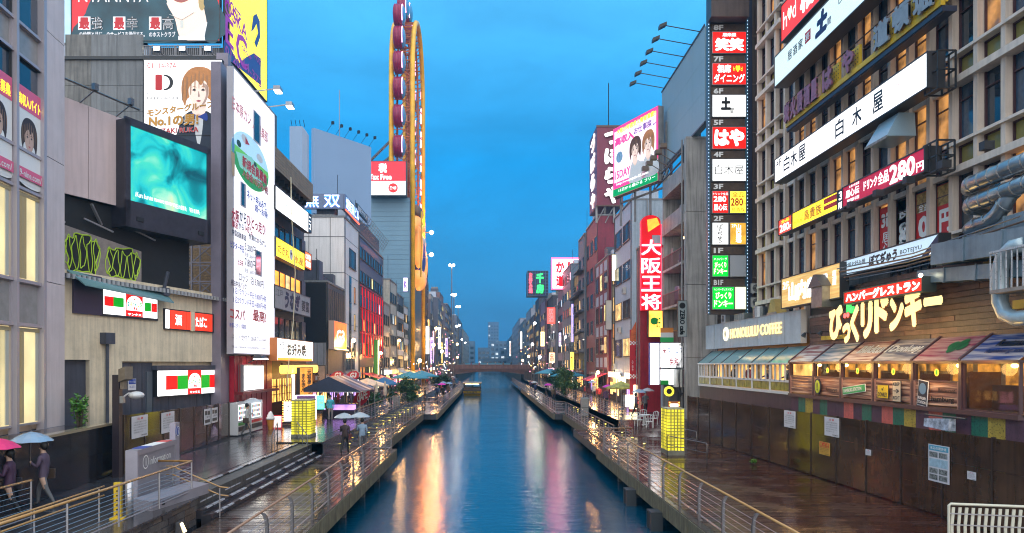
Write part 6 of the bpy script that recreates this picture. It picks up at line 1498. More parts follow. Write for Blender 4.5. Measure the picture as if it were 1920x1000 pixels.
def right_signs():
 X=15.9;pf=dict
 fr=frame_px(1477,1790,X=X,yt=12,yb=82)
 g=glow('vermilion_lit_panel',(1,.03,.01),.65)
 t=sign('restaurant_sign','vermilion red sign with a white heart and big white characters at the top',fr,g,.35,texts=[('h',.02,.055,.3,.75,G_WS,{}),('d',.105,.135,.3,.75,G_WS,{}),('相席ダイニング',.17,.95,.15,.85,G_WS,dict(bold=.05))])
 patch(t,fr,.35,[(.06,.55),(.062,.66),(.07,.72),(.08,.66),(.09,.72),(.098,.66),(.10,.55),(.08,.36)],glow('heart_cream',(1,.85,.5),1.2),'heart_print')
 fr=frame_px(1477,1712,X=X,yt=108,yb=166)
 pale=glow('pale_unlit_sign',(.66,.84,.86),.60,base=(.5,.6,.62))  # sign face given a weak glow of its own
 t=sign('restaurant_sign','very long pale blue-white sign with dark blue brush character and small red seal',fr,pale,.7,side=mat('dark_brown_casing',(.06,.045,.045),.4),texts=[('居',.15,.195,.42,.72,BLACKPR,dict(bold=.02)),('酒',.205,.25,.42,.72,BLACKPR,dict(bold=.02)),('家',.26,.305,.42,.72,BLACKPR,dict(bold=.02)),('土',.42,.53,.25,.93,mat('deep_blue_brush',(.01,.02,.12),.5),dict(bold=.1,slant=.2)),('間',.53,.56,.3,.5,mat('deep_blue_brush',(.01,.02,.12),.5),dict(bold=.02)),('DOMA',.62,.78,.58,.78,BLACKPR,{})],off=0)
 patch(t,fr,.7,rect(.325,.38,.42,.74),REDPR,'red_seal');text(t,'宴',.332*fr['w'],.373*fr['w'],.47*fr['h'],.69*fr['h'],-.72,WHITEPR,bold=.02)
 # yellow dotted open sign with channel letters
 fr=frame_px(1482,1778,X=15.7,yt=219,yb=236);w=fr['w']
 t=thing('channel_letter_sign','yellow dotted sign strip carrying grey and purple outlined standing letters','sign',fr['loc'],fr['rz']);h=1.05
 ym=mat('yellow_dotted_panel',(.58,.38,.02),.5,var=.2)
 MB().box(.0,w,-.25,-.1,-.12,.1).box(3.6,5.2,-.12,0,0,h).box(5.8,6.9,-.12,0,0,h).box(8.0,w,-.12,0,0,h).build('yellow_panel',ym,t)
 dm=MB();
 for i in range(int((w-3.6)/.18)):
  for j in range(5):
   x=3.7+i*.18
   if 5.2<x<5.8 or 6.9<x<8.0:continue
   dm.box(x,x+.05,-.125,-.12,.15+j*.18,.2+j*.18)
 dm.build('dot_print',BLACKPR,t,kind='stuff')
 pu=mat('faded_purple_letter',(.28,.10,.16),.4,var=.3);gy=mat('faded_grey_letter',(.25,.28,.32),.4,var=.3);oc=mat('letter_rim',(.1,.06,.06),.4)
 xs=[(.1,.75,'炭',pu),(.85,1.5,'火',pu),(1.6,2.25,'居',pu),(2.35,3.0,'酒',pu),(3.1,3.7,'屋',pu),(4.2,5.1,'は',pu),(6.0,6.9,'や',pu),(8.4,9.5,'道',gy),(9.7,10.8,'頓',gy),(11.0,12.1,'堀',gy)]
 for a,b,ch,m in xs:
  if b>w:continue
  text(t,ch,a,b,.02,h*.98,-.3,m,bold=.05,th=.08,name='channel_letter',outline=(.03,oc))
 for z in(-.35,h+.15):MB().tube([(0,-.15,z),(w,-.15,z)],.03,5).build('support_rail',M_BLK,t)
 MB().box(0,w,-.2,.3,-.32,-.14).build('support_tray',mat('navy_tray',(.02,.03,.06),.4),t)
 # big white sign
 fr=frame_px(1474,1773,X=15.75,yt=300,yb=345)
 t=sign('restaurant_sign','very long bright white lit sign with black characters twice over, marked 4F',fr,glow('white_lit_sign_bright',(1,1,1),1.2),.6,texts=[('4F',.015,.065,.6,.9,BLACKPR,dict(bold=.02))]+[(c,a,a+.058,.22,.84,BLACKPR,dict(bold=.03))for c,a in(('白',.085),('木',.15),('屋',.22),('白',.5),('木',.61),('屋',.73))]+[('の',.30,.325,.5,.68,mat('pink_print',(.8,.3,.3),.5),{}),('の',.84,.87,.5,.68,mat('pink_print',(.8,.3,.3),.5),{})])
 # lower signs
 fr=frame_px(1474,1500,X=15.7,yt=414,yb=443)
 sign('restaurant_sign','small red lit price sign 280 at the left end of the yellow sign',fr,glow('price_red',(1,.04,.02),1.1),.4,texts=[('280',.1,.8,.15,.65,G_WS,dict(bold=.03)),('全品',.2,.8,.7,.92,G_YEL,dict(bold=.02)),('円',.82,.96,.15,.4,G_WS,{})])
 fr=frame_px(1500.5,1588,X=15.7,yt=400,yb=432)
 t=sign('restaurant_sign','yellow lit sign with orange characters between the 280 sign and the crimson one',fr,G_YEL,.4,texts=[('鳥貴族',.28,.68,.2,.8,mat('orange_lettering',(.75,.25,.01),.4),dict(bold=.03)),('焼鳥屋',.03,.25,.25,.5,mat('orange_lettering',(.75,.25,.01),.4),dict())])
 patch(t,fr,.4,rect(.72,.98,.62,.88),REDPR,'red_bar');patch(t,fr,.4,rect(.72,.98,.3,.52),REDPR,'red_bar')
 fr=frame_px(1588.5,1601,X=15.7,yt=358,yb=398)
 sign('restaurant_sign','narrow navy sign reading third floor between the yellow and crimson signs',fr,mat('navy_panel',(.02,.05,.08),.4),.42,texts=[('3',.2,.8,.5,.9,G_WS,dict(bold=.03)),('階',.15,.85,.1,.42,G_WS,dict(bold=.02))])
 fr=frame_px(1601.5,1762,X=15.7,yt=352,yb=391)
 t=sign('restaurant_sign','crimson sign with big white 280 yen price and white characters',fr,glow('crimson_lit_panel',(.50,.003,.03),.5,base=(.35,.01,.05)),.5,texts=[('居心伝',.05,.24,.38,.75,G_WS,dict(bold=.02)),('韓国料理',.07,.24,.14,.3,G_WS,{}),('お酒の安居屋',.1,.24,.8,.92,G_WS,{}),('ドリンク',.30,.47,.35,.8,G_WS,dict(bold=.03)),('全品',.48,.61,.3,.85,G_WS,dict(bold=.03)),('280',.62,.9,.1,.9,G_WS,dict(bold=.035)),('円',.91,.985,.12,.5,G_WS,dict(bold=.03))])
 for k in range(6):MB().box(1.5+k*1.9,1.75+k*1.9,-1.1,-.8,-.35,-.1).build('floodlight',M_BLK,t)
 # steel cage frames at the sign ends
 for(p0,p1,ya,yb,lb)in((1764,1790,275,330,'small black steel access cage at the end of the crimson sign'),(1766,1792,112,180,'small black steel access cage at the end of the long white sign')):
  fr=frame_px(p0,p1,X=15.9,yt=ya,yb=yb);c=thing('steel_cage',lb,'cage',fr['loc'],fr['rz']);w,h=fr['w'],fr['h']
  mb=MB()
  for x in(0,w*.5,w):
   for y in(-.6,0):mb.bar((x,y,0),(x,y,h),.05)
  for z in(0,h*.5,h):mb.bar((0,-.6,z),(w,-.6,z),.05).bar((0,0,z),(w,0,z),.05).bar((0,-.6,z),(0,0,z),.05).bar((w,-.6,z),(w,0,z),.05)
  mb.build('cage_bars',M_BLK,c)
 # window posters, red with big figures
 pr=mat('poster_red',(.55,.01,.015),.45);food=mat('poster_food',(.40,.26,.08),.5,var=1.0,vscale=7)
 for k,(ca,s)in enumerate(((1655,'3F'),(1683,'2'),(1706,'8'),(1740,'0'),(1774,'円'))):
  Y=yx(ca,16.6);kk=int((FY1-Y)/1.25);x0=kk*1.25+.17;loc=(FX+.1,FY1-x0,8.5)
  q=thing('window_poster','red food poster with big white %s inside a third floor office window'%{'3F':'floor number','2':'digit two','8':'digit eight','0':'zero','円':'yen character'}[s],'poster',loc,RIGHT)
  w,h=.91,2.75;MB().box(0,w,-.02,0,.1,h).build('paper',pr,q);[MB().box(.02,w-.02,-.025,-.02,za,zb_).build('food_print',food,q)for za,zb_ in((.12,.8),(2.0,h-.02))if s!='3F']
  text(q,s,.12,w-.12,1.0 if s!='3F' else 1.9,1.85 if s!='3F' else 2.5,-.03,WHITEPR,bold=.05)
  if s=='3F':text(q,'居心伝',.2,w-.2,.4,1.7,-.03,WHITEPR,vertical=True,bold=.02)
  elif s!='円':text(q,{'2':'ド','8':'ン','0':'全品'}[s],.15,w-.15,2.0,2.35,-.032,WHITEPR,bold=.03)
 # wood grain sign, pale blue sign
 fr=frame_px(1478,1592,X=15.2,yt=523,yb=580)
 wood=glow('lit_wood_face',(.95,.55,.14),.5,base=(.6,.4,.15));
 n=wood.node_tree.nodes;l=wood.node_tree.links;tc=n.new('ShaderNodeTexCoord');mp=n.new('ShaderNodeMapping');mp.inputs['Scale'].default_value=(.25,1,5);l.new(tc.outputs['Object'],mp.inputs[0]);nz=n.new('ShaderNodeTexNoise');nz.inputs['Scale'].default_value=2.2;l.new(mp.outputs[0],nz.inputs[0]);cr=n.new('ShaderNodeValToRGB');cr.color_ramp.elements[0].color=(.65,.30,.05,1);cr.color_ramp.elements[0].position=.35;cr.color_ramp.elements[1].color=(1,.72,.25,1);cr.color_ramp.elements[1].position=.65;l.new(nz.outputs[0],cr.inputs[0]);l.new(cr.outputs[0],n['Principled BSDF'].inputs['Emission Color'])
 t=sign('restaurant_sign','warm lit wood grain sign with white brush characters, marked 2F',fr,wood,.35,texts=[('2F',.03,.15,.62,.86,G_WS,dict(bold=.03)),('山内農場',.14,.82,.18,.8,G_WS,dict(bold=.06)),('居酒屋',.88,.94,.4,.8,G_WS,dict(vertical=True,bold=.0))])
 fr=frame_px(1598,1784,X=15.5,yt=489,yb=520)
 t=sign('restaurant_sign','pale blue sign with black Japanese brush word and Latin name, marked 2F',fr,glow('pale_blue_sign',(.50,.66,.80),.62,base=(.4,.5,.58)),.4,texts=[('大阪お好み焼',.03,.28,.5,.78,BLACKPR,dict(bold=.02)),('OKONOMI-YAKI',.07,.24,.26,.38,BLACKPR,{}),('ぼてぢゅう',.32,.62,.22,.85,BLACKPR,dict(bold=.06,slant=.15)),('BOTEJYU',.65,.85,.38,.66,BLACKPR,dict(bold=.01))])
 patch(t,fr,.4,[(.99,.02),(.99,.95),(.84,.02)],mat('navy_corner_print',(.03,.04,.09),.4),'dark_corner');text(t,'2F',.915*fr['w'],.98*fr['w'],.05*fr['h'],.25*fr['h'],-.42,G_WS,bold=.03)
right_signs()
# -- vertical floor directory tower facing the camera
def directory():
 Y=44.0;x0=wx(1328,Y);x1=wx(1400,Y);z0=wz(590,Y);z1=wz(-60,Y)
 t=thing('directory_tower','tall vertical steel sign tower with floor numbers and stacked lit restaurant boxes','sign tower',(x0,Y,z0),0);w=x1-x0;h=z1-z0
 MB().box(.06,w-.06,.05,.28,0,h).build('tower_body',mat('tower_brown',(.07,.05,.045),.4,var=.4,vscale=.7),t)
 MB().box(-.04,.1,-.1,.3,0,h).box(w-.1,w+.03,-.1,.3,0,h).build('side_rail',mat('teal_tower_rail',(.05,.11,.16),.4,metal=.3),t)
 Zl=lambda py:wz(py,Y)-z0;Xl=lambda px:wx(px,Y)-x0
 bl=MB().ball((0,0,0),.035,6,4).mesh('bulb',glow('bulb_dim_blue',(.5,.7,1),1.2));k=0
 z=.1
 st=MB()
 while z<h:st.ball((-.01,-.13,z),(.03,.03,.03),5,3).ball((w+.01,-.13,z),(.03,.03,.03),5,3);z+=.22
 st.build('bulb_row',glow('bulb_dim_blue',(.5,.7,1),1.2),t,kind='stuff')
 red=glow('directory_red',(.95,.012,.006),.65);wh=glow('directory_white',(1,1,.98),1.0);gr=glow('directory_green',(.0,.45,.03),1.0);ye=glow('directory_yellow',(1,.75,.05),1.2);br=glow('directory_brown',(.55,.28,.03),.9,var=.5);py_=glow('directory_pale_yellow',(1,.95,.35),1.5);bk=mat('blank_grey_box',(.36,.38,.42),.4)
 def box(a,b,ya,yb,m,txt=()):
  xa,xb,zb,zt=Xl(a),Xl(b),Zl(yb),Zl(ya)
  f=MB().box(xa,xb,-.12,.05,zb,zt).build('sign_box',F_ALU,t);MB().box(xa+.04,xb-.04,-.14,-.12,zb+.04,zt-.04).build('face',m,f)
  for s,p,q,r,v,mm,o in txt:
   text(f,s,xa+(xb-xa)*p,xa+(xb-xa)*q,zb+(zt-zb)*r,zb+(zt-zb)*v,-.15,mm,**o)
 D=dict
 box(1334,1398,61,102,red,[('居楽屋',.3,.7,.76,.93,G_WS,D(bold=.02)),('笑笑',.08,.92,.1,.7,G_WS,D(bold=.06))])
 box(1334,1398,120,161,red,[('相席',.15,.55,.55,.92,G_WS,D(bold=.04)),('h♥d',.62,.88,.58,.88,G_YEL,{}),('ダイニング',.05,.95,.1,.5,G_WS,D(bold=.03))])
 box(1334,1398,179,221,wh,[('土',.25,.55,.3,.9,BLACKPR,D(bold=.08)),('間',.52,.64,.15,.4,BLACKPR,D(bold=.02))])
 box(1334,1398,239,281,red,[('はや',.06,.94,.12,.9,G_WS,D(bold=.07))])
 box(1334,1398,299,341,wh,[('白木屋',.08,.92,.3,.72,BLACKPR,D(bold=.0))])
 box(1334,1365,359,401,red,[('ドリンク全品',.05,.95,.8,.92,G_WS,{}),('280',.08,.85,.5,.76,G_WS,D(bold=.03)),('居心伝',.1,.9,.12,.42,G_WS,D(bold=.02))]);box(1367,1398,359,401,ye,[('全品',.12,.88,.72,.94,REDPR,D(bold=.02)),('280',.05,.8,.32,.68,REDPR,D(bold=.03)),('円',.8,.95,.35,.52,REDPR,{}),('鳥貴族',.1,.9,.06,.26,REDPR,{})])
 box(1334,1365,418,460,wh,[('ぼてぢゅう',.3,.65,.08,.92,BLACKPR,D(vertical=True,bold=.03))]);box(1367,1398,418,460,br,[('2F',.1,.35,.78,.92,G_WS,{}),('山内農場',.35,.7,.08,.92,G_WS,D(vertical=True,bold=.03))])
 box(1334,1365,479,520,gr,[('ハンバーグ',.1,.9,.75,.88,G_WS,{}),('びっくり',.15,.85,.42,.68,G_WARMW,D(bold=.04)),('ドンキー',.1,.9,.12,.4,G_WARMW,D(bold=.04))]);box(1367,1398,479,520,bk)
 box(1334,1376,538,581,gr,[('ハンバーグレストラン',.08,.92,.82,.93,G_WS,{}),('びっくり',.15,.85,.46,.76,G_WARMW,D(bold=.04)),('ドンキー',.08,.92,.1,.42,G_WARMW,D(bold=.04))]);box(1376.5,1398,538,581,py_)
 for s,py in(('8F',52),('7F',111),('6F',171),('5F',230),('4F',290),('3F',350),('2F',410),('1F',470),('B1F',530)):
  text(t,s,Xl(1338),Xl(1356),Zl(py+5),Zl(py-5),.02,WHITEPR,bold=.04,th=.04)
  MB().box(Xl(1334),Xl(1398),.02,.05,Zl(py+7),Zl(py-7)).build('floor_band',mat('band_brown',(.10,.07,.055),.3,var=.5,vscale=2),t)
 fr=frame_px(1326,1396,Y=Y-.2,yt=-40,yb=43)
 s=sign('cafe_sign','dark brown metal cap sign with large black katakana above the directory tower',fr,mat('dark_brown_metal',(.085,.06,.055),.35,var=.4,vscale=.8,streak=.3),.8,texts=[('ドウトン',.12,.99,.42,.66,BLACKPR,dict(bold=.05,th=.06))],rim=0)
directory()
# -- narrow dark louvred strip beside the tower
def louvre_strip():
 Y=44.5;x0=wx(1402,Y);x1=wx(1428,Y)
 t=thing('louvred_tower','narrow dark stair tower with thin vertical louvres between sign tower and office','building',(x0,Y,-.1),0);w=x1-x0;H=33
 MB().box(0,w,.2,4,0,H).build('wall',M_BLK,t)
 MB().box(-.05,.2,-.2,.2,0,H).build('corner_post',mat('navy_post',(.04,.05,.09),.4),t)
 me=MB().box(0,.03,0,.12,0,H).mesh('louvre_fin',mat('brown_fin',(.20,.15,.13),.45))
 x=.28
 while x<w:put(me,'louvre_fin',t,(x,0,0));x+=.09
 z=1.
 while z<H:MB().box(.2,w,-.04,0,z,z+.08).build('louvre_band',mat('brown_fin',(.20,.15,.13),.45),t);z+=3.1
 ac_unit(t,.1,wz(575,Y),0);ac_unit(t,.1,wz(540,Y)-.3,0)
louvre_strip()
# -- restaurant arcade along the right bank: bays of 2.4 m
AX=14.5;AY1=47.6;BW=2.4
def arcade():
 base=mat('aubergine_base_wall',(.07,.04,.055),.5,var=.25,streak=.3)
 # coffee shop: bays 0..5, hamburger restaurant: bays 6..11
 t=thing('coffee_shop','white framed cafe front with warm windows, green panels and a sloping glass roof','shop',(AX,AY1,-.05),RIGHT);L=BW*6
 wf=mat('white_shop_frame',(.62,.62,.62),.4,var=.08)
 MB().box(0,L,.05,.3,0,3.35).build('base_wall',base,t)
 MB().box(0,L,1.3,1.5,3.35,6.3).build('back_wall',mat('cafe_inner_wall',(.5,.25,.08),.6),t)
 MB().box(0,L,.0,1.4,3.3,3.38).build('floor',mat('cafe_floor',(.2,.1,.05),.5),t)
 gp=mat('green_leaf_panel',(.30,.26,.03),.4,var=.9,vscale=2.5)
 rm=glow('cafe_room_light',(1,.50,.12),1.1,var=.8,vscale=1.2,base=(.5,.2,.05));cyl=mat('cafe_curtain',(.7,.42,.12),.6)
 clear=mat('clear_window_glass',(.02,.03,.03),.03,alpha=.3,spec=.8)
 dark=mat('customer_silhouette',(.03,.02,.03),.7)
 roofg=mat('cafe_roof_glass',(.22,.40,.42),.1,var=.3,vscale=.5,spec=.9,alpha=.9)
 MB().box(0,L,1.28,1.3,3.6,4.75).build('room_light',rm,t)
 for k in range(6):
  x=k*BW
  MB().box(x-.05,x+.05,-.06,.08,3.32,4.8).build('bay_post',wf,t)
  for q in range(2):
   xa=x+.06+q*(BW/2-.02)
   pnl=MB().box(xa,xa+BW/2-.1,-.01,.05,3.45,3.86).build('green_panel',gp,t)
   for(a,b)in((0,.52),(.56,1.08)):
    f=MB().box(xa+a,xa+b,-.03,.03,3.92,3.97).box(xa+a,xa+b,-.03,.03,4.72,4.77).box(xa+a,xa+a+.04,-.03,.03,3.92,4.77).box(xa+b-.04,xa+b,-.03,.03,3.92,4.77).build('window',wf,t)
    MB().quad((xa+a+.04,0,3.97),(xa+b-.04,0,3.97),(xa+b-.04,0,4.72),(xa+a+.04,0,4.72)).build('pane',clear,f)
  if k%2==0:MB().box(x+.15,x+.55,.2,.3,3.9,4.75).build('curtain',cyl,t)
  # roof rafters and glass
  MB().hexa([(x-.04,-.1,4.78),(x+.04,-.1,4.78),(x+.04,.9,5.6),(x-.04,.9,5.6),(x-.04,-.1,4.86),(x+.04,-.1,4.86),(x+.04,.9,5.68),(x-.04,.9,5.68)]).build('rafter',mat('dark_rafter',(.08,.09,.10),.4),t)
  MB().quad((x+.04,-.08,4.82),(x+BW-.04,-.08,4.82),(x+BW-.04,.9,5.63),(x+.04,.9,5.63)).build('roof_glass',roofg,t)
 MB().box(0,L,-.12,.08,4.74,4.82).build('gutter',wf,t);MB().box(0,L,-.08,.1,3.28,3.42).build('sill',wf,t);MB().box(0,L,-.05,.07,3.86,3.92).build('transom',wf,t)
 MB().hexa([(-.02,0,3.4),(.0,0,3.4),(.0,.9,3.4),(-.02,.9,3.4),(-.02,0,4.8),(.0,0,4.8),(.0,.9,5.6),(-.02,.9,5.6)]).build('end_glass',roofg,t)
 # cafe customers seen through the glass
 for k,x in enumerate((1.7,5.2,7.6,10.4,12.9)):
  q=thing('person',['customer in dark clothes at the far end cafe window','customer in a dark jacket at the second cafe window','customer in red seated in the middle of the cafe windows','customer with dark hair in the fourth cafe window group','customer in dark top at the nearest cafe window'][k],'person',(AX+.55,AY1-x,3.38),RIGHT)
  sitter(q,[(.03,.03,.05),(.05,.04,.04),(.4,.03,.02),(.04,.05,.08),(.03,.02,.03)][k])
 # cafe sign board
 fr=frame_px(1332,1515,X=15.35,yt=615,yb=652)
 fr=dict(loc=(15.35,48.0,5.72),rz=RIGHT,w=14.6,h=1.62)
 s=sign('cafe_sign_board','pale blue fascia board with glowing round logo and warm lettering',fr,mat('pale_blue_board',(.40,.48,.54),.5,var=.12,streak=.15),.25,side=mat('pale_grey_casing',(.4,.42,.45),.4),rim=.02)
 glowl=glow('warm_halo_lettering',(1,.72,.30),.95);hal=mat('lettering_return',(.25,.2,.14),.4)
 MB().disc(4.1,.88,.42,-.33,-.25,24).build('round_logo',G_WARMW,s);MB().prism(oval(4.1,.88,.12,.26,16),-.345,-.335).build('logo_leaf',GREYPR,s)
 text(s,'HONOLULU COFFEE',4.9,12.4,.56,1.16,-.27,glowl,bold=.012,th=.05,name='lettering')
 for k in range(8):MB().box(k*1.82-.01,k*1.82+.01,-.256,-.25,0,1.62).build('board_joint',M_GREY,s)
 # -- hamburger restaurant
 t=thing('hamburger_restaurant','rustic wood restaurant front with amber windows, plank panels and printed sloping roof','restaurant',(AX,AY1-L,-.05),RIGHT);L2=BW*6
 fm=mat('dark_red_brown_frame',(.075,.035,.04),.4,var=.2)
 MB().box(0,L2,1.9,2.1,3.3,6.3).build('back_wall',mat('amber_timber_wall',(.35,.16,.05),.6,var=.6,vscale=2),t)
 MB().box(0,L2,.0,2,3.3,3.38).build('floor',mat('cafe_floor',(.2,.1,.05),.5),t)
 MB().box(0,L2,1.86,1.9,4.0,4.78).build('room_light',glow('amber_room_light',(1,.40,.05),.5,var=1.0,vscale=3.5,base=(.3,.12,.03)),t)
 ww_=mat('striped_wood_print',(.26,.13,.09),.4,var=.5,vscale=1.2)
 # grain bands
 n=ww_.node_tree.nodes;l=ww_.node_tree.links;p=n['Principled BSDF'];tc=n.new('ShaderNodeTexCoord');mp=n.new('ShaderNodeMapping');mp.inputs['Scale'].default_value=(.35,.35,7);l.new(tc.outputs['Object'],mp.inputs[0]);nz=n.new('ShaderNodeTexNoise');nz.inputs['Scale'].default_value=1.5;nz.inputs['Detail'].default_value=6;l.new(mp.outputs[0],nz.inputs[0])
 cr=n.new('ShaderNodeValToRGB');e=cr.color_ramp.elements;e[0].position=.38;e[0].color=(.07,.03,.03,1);e[1].position=.64;e[1].color=(.62,.42,.30,1);x_=e.new(.5);x_.color=(.28,.13,.09,1);l.new(nz.outputs[0],cr.inputs[0]);l.new(cr.outputs[0],p.inputs['Base Color'])
 yl=glow('pendant_glow',(1,.7,.2),10)
 for k in range(6):
  x=k*BW
  MB().box(x-.06,x+.06,-.08,.1,3.2,4.85).build('bay_post',fm,t)
  big=k==5
  if not big:
   for q in range(5):MB().box(x+.14,x+BW-.14,-.03-.004*(q%2),.04,3.42+q*.148,3.42+(q+1)*.148-.012).build('plank',ww_,t)
   MB().box(x+.06,x+.14,-.06,.06,3.36,4.2).box(x+BW-.14,x+BW-.06,-.06,.06,3.36,4.2).build('panel_frame',mat('pink_wood_trim',(.33,.17,.13),.5,var=.3),t)
  zb=4.22 if not big else 3.4
  f=MB().box(x+.06,x+BW-.06,-.04,.06,zb-.06,zb).box(x+.06,x+BW-.06,-.04,.06,4.76,4.82).box(x+.06,x+.1,-.04,.06,zb,4.76).box(x+BW-.1,x+BW-.06,-.04,.06,zb,4.76).build('window',fm,t)
  MB().quad((x+.06,.02,zb),(x+BW-.06,.02,zb),(x+BW-.06,.02,4.76),(x+.06,.02,4.76)).build('pane',clear,f)
  if 0<k<5:
   MB().disc(x+BW/2,4.48,.12,-.005,.0,16).build('round_sticker',mat('sticker_yellow',(.75,.6,.08),.4),f);MB().prism(oval(x+BW/2,4.48,.05,.08,12),-.009,-.009).build('sticker_mark',GREENP,f)
   text(f,'BIKKURI',x+.55,x+BW/2-.2,4.43,4.52,-.004,BLACKPR,bold=.02);text(f,'DONKEY',x+BW/2+.2,x+BW-.55,4.43,4.52,-.004,BLACKPR,bold=.02)
  o=MB().ball((x+.8,1.0,4.7),(.1,.1,.07),8,5).build('pendant_lamp',yl,t);bulb('pendant_light',(x+1.2,-.5,4.6),(1,.55,.15),28,t,.2)
  MB().box(x+.3,x+1.6,.7,1.2,3.38,4.12).build('table_booth',mat('booth_wood',(.14,.05,.02),.5),t);MB().box(x+1.75,x+1.85,.6,1.6,3.38,4.5).build('partition',mat('partition_wood',(.25,.10,.03),.5,var=.4),t)
  rk=[ww_,mat('teal_print_roof',(.16,.22,.26),.3,var=.6,vscale=1.2),ww_,mat('navy_print_roof',(.10,.15,.26),.3,var=.7,vscale=1.2),mat('red_print_roof',(.32,.10,.12),.35,var=.7,vscale=1.4),mat('blue_print_roof',(.14,.16,.30),.3,var=.8,vscale=1.4)][k]
  MB().hexa([(x-.05,-.1,4.84),(x+.05,-.1,4.84),(x+.05,.9,5.62),(x-.05,.9,5.62),(x-.05,-.1,4.92),(x+.05,-.1,4.92),(x+.05,.9,5.7),(x-.05,.9,5.7)]).build('rafter',fm,t)
  m=5
  rp=ROOFPRINT(rk,k)
  MB().hexa([(x+.05,-.08,4.84),(x+BW-.05,-.08,4.84),(x+BW-.05,.9,5.6),(x+.05,.9,5.6),(x+.05,-.08,4.88),(x+BW-.05,-.08,4.88),(x+BW-.05,.9,5.64),(x+.05,.9,5.64)]).build('roof_panel',rp,t)
  # printed words lying on the slope
  def slope_text(s,x0,x1,a,b,m2,**kw):
   o=text(t,s,x0,x1,0,b-a,0,m2,**kw);L_=math.hypot(.98,.76);me=o.data
   for v in me.vertices:
    tt=(a+v.co.z);v.co=(v.co.x,-.08+.98*tt-.012,4.88+.76*tt+.012)
  if k==2:slope_text('Bikkuri',x+.5,x+BW+.2,.38,.78,WHITEPR,bold=.05)
  if k==3:slope_text('Donkey',x+.3,x+BW-.25,.32,.72,WHITEPR,bold=.05)
  if k==5:slope_text('Restaurant',x+.8,x+BW,.5,.78,BLACKPR,bold=.03);slope_text('hamburg steak',x+.7,x+BW,.2,.42,mat('navy_lettering',(.03,.04,.15),.5),bold=.03)
  if k==4:
   for dx,dt in((1.25,.62),(1.6,.72),(1.42,.45),(1.75,.55)):
    pts=[(x+dx+.2*math.cos(R(a)),dt+.16*math.sin(R(a)))for a in range(0,360,30)]
    mb=MB();i0=0;mb.v=[(p_[0],-.08+.98*p_[1]-.015,4.88+.76*p_[1]+.015)for p_ in pts];mb.f=[tuple(range(12))];mb.mi=[0]
    mb.build('clover_leaf_print',mat('clover_green',(.01,.13,.03),.5,var=.6,vscale=5),t)
 MB().box(0,L2,-.14,.1,4.8,4.86).build('gutter',fm,t);MB().box(0,L2,-.14,.12,3.22,3.36).build('sill',fm,t)
 # coloured boards below
 seq=[(1480,1497,'p'),(1497,1510,'g'),(1510,1524,'y'),(1524,1537,'p'),(1537,1551,'g'),(1551,1567,'p'),(1567,1582,'p'),(1582,1600,'r'),(1600,1616,'p'),(1616,1634,'g'),(1634,1653,'p'),(1653,1674,'r'),(1674,1695,'g'),(1695,1717,'y'),(1717,1741,'p'),(1741,1767,'r'),(1767,1792,'g'),(1792,1821,'p'),(1821,1852,'g'),(1852,1885,'y'),(1885,1920,'p'),(1920,1958,'r'),(1958,2000,'g')]
 cm=dict(p=mat('plum_board',(.10,.045,.075),.55,var=.3,streak=.3,dirt=.3),g=mat('green_board',(.02,.17,.11),.5,var=.3,streak=.3,dirt=.5),y=mat('ochre_board',(.48,.34,.05),.5,var=.3,streak=.2,dirt=.7),r=mat('coral_board',(.62,.13,.11),.5,var=.2,streak=.2,dirt=.25))
 y1=AY1-L
 for a,b,c in seq:
  xa=y1-min(y1,yx(a,AX));xb=y1-yx(b,AX);MB().box(xa+.005,xb-.005,0.0,.06,0,3.22).build('coloured_board',cm[c],t)
 MB().box(0,L2,.06,.3,0,3.2).build('base_wall',base,t)
 # signs on the planks
 def plate(label,bay,x0,z0,w,h,m,texts,tilt=0.):
  q=thing('wall_plate',label,'sign',(AX-.1,AY1-L-bay*BW-x0,z0-.05),RIGHT);q.rotation_euler=(0,tilt,RIGHT)
  MB().box(0,w,-.02,0,0,h).build('plate',m,q);MB().box(.02,w-.02,-.026,-.02,.02,h-.02).build('face',texts[0],q)
  for s,a,b,c,d,m2 in texts[1:]:text(q,s,a*w,b*w,c*h,d*h,-.032,m2,bold=.03)
  return q
 yb=mat('sign_yellow_enamel',(.7,.5,.02),.4);gb=mat('sign_green_enamel',(.05,.38,.12),.4);kb=mat('sign_black_enamel',(.015,.02,.04),.4);cb=mat('sign_cream_enamel',(.55,.48,.36),.4)
 q=thing('round_sign','round black and yellow pineapple style sign on the second plank panel','sign',(AX-.1,AY1-L-BW-.55,3.72),RIGHT);MB().disc(0,0,.3,-.03,0,20,.36).build('disc',kb,q);MB().disc(0,0,.22,-.036,-.03,20,.28).build('face',mat('lime_enamel',(.5,.6,.03),.4),q);text(q,'!',-.05,.05,-.18,.18,-.04,kb,bold=.06)
 plate('green and white street name plate tilted on the third plank panel',2,.3,3.5,1.7,.3,WHITEPR,[gb,('HAMBURG STATION',.06,.85,.25,.75,WHITEPR)],-.12)
 plate('small yellow donkey plate on the fourth plank panel',3,.4,3.5,.7,.5,kb,[yb,('DONKEY',.1,.9,.12,.45,kb),('✓',.4,.6,.55,.85,kb)])
 plate('cream keep right plate beside the yellow plate',3,1.35,3.42,.5,.75,kb,[cb,('KEEP',.12,.88,.75,.92,kb),('→',.15,.85,.4,.62,kb),('RIGHT',.1,.9,.1,.28,kb)])
 plate('tilted dark blue and white round pictogram plate on the fifth plank panel',4,.35,3.4,.52,.85,WHITEPR,[kb,('●',.15,.85,.45,.9,mat('plate_blue',(.12,.25,.4),.4)),('BURGER',.1,.9,.25,.36,WHITEPR),('STATION',.1,.9,.08,.2,WHITEPR)],.12)
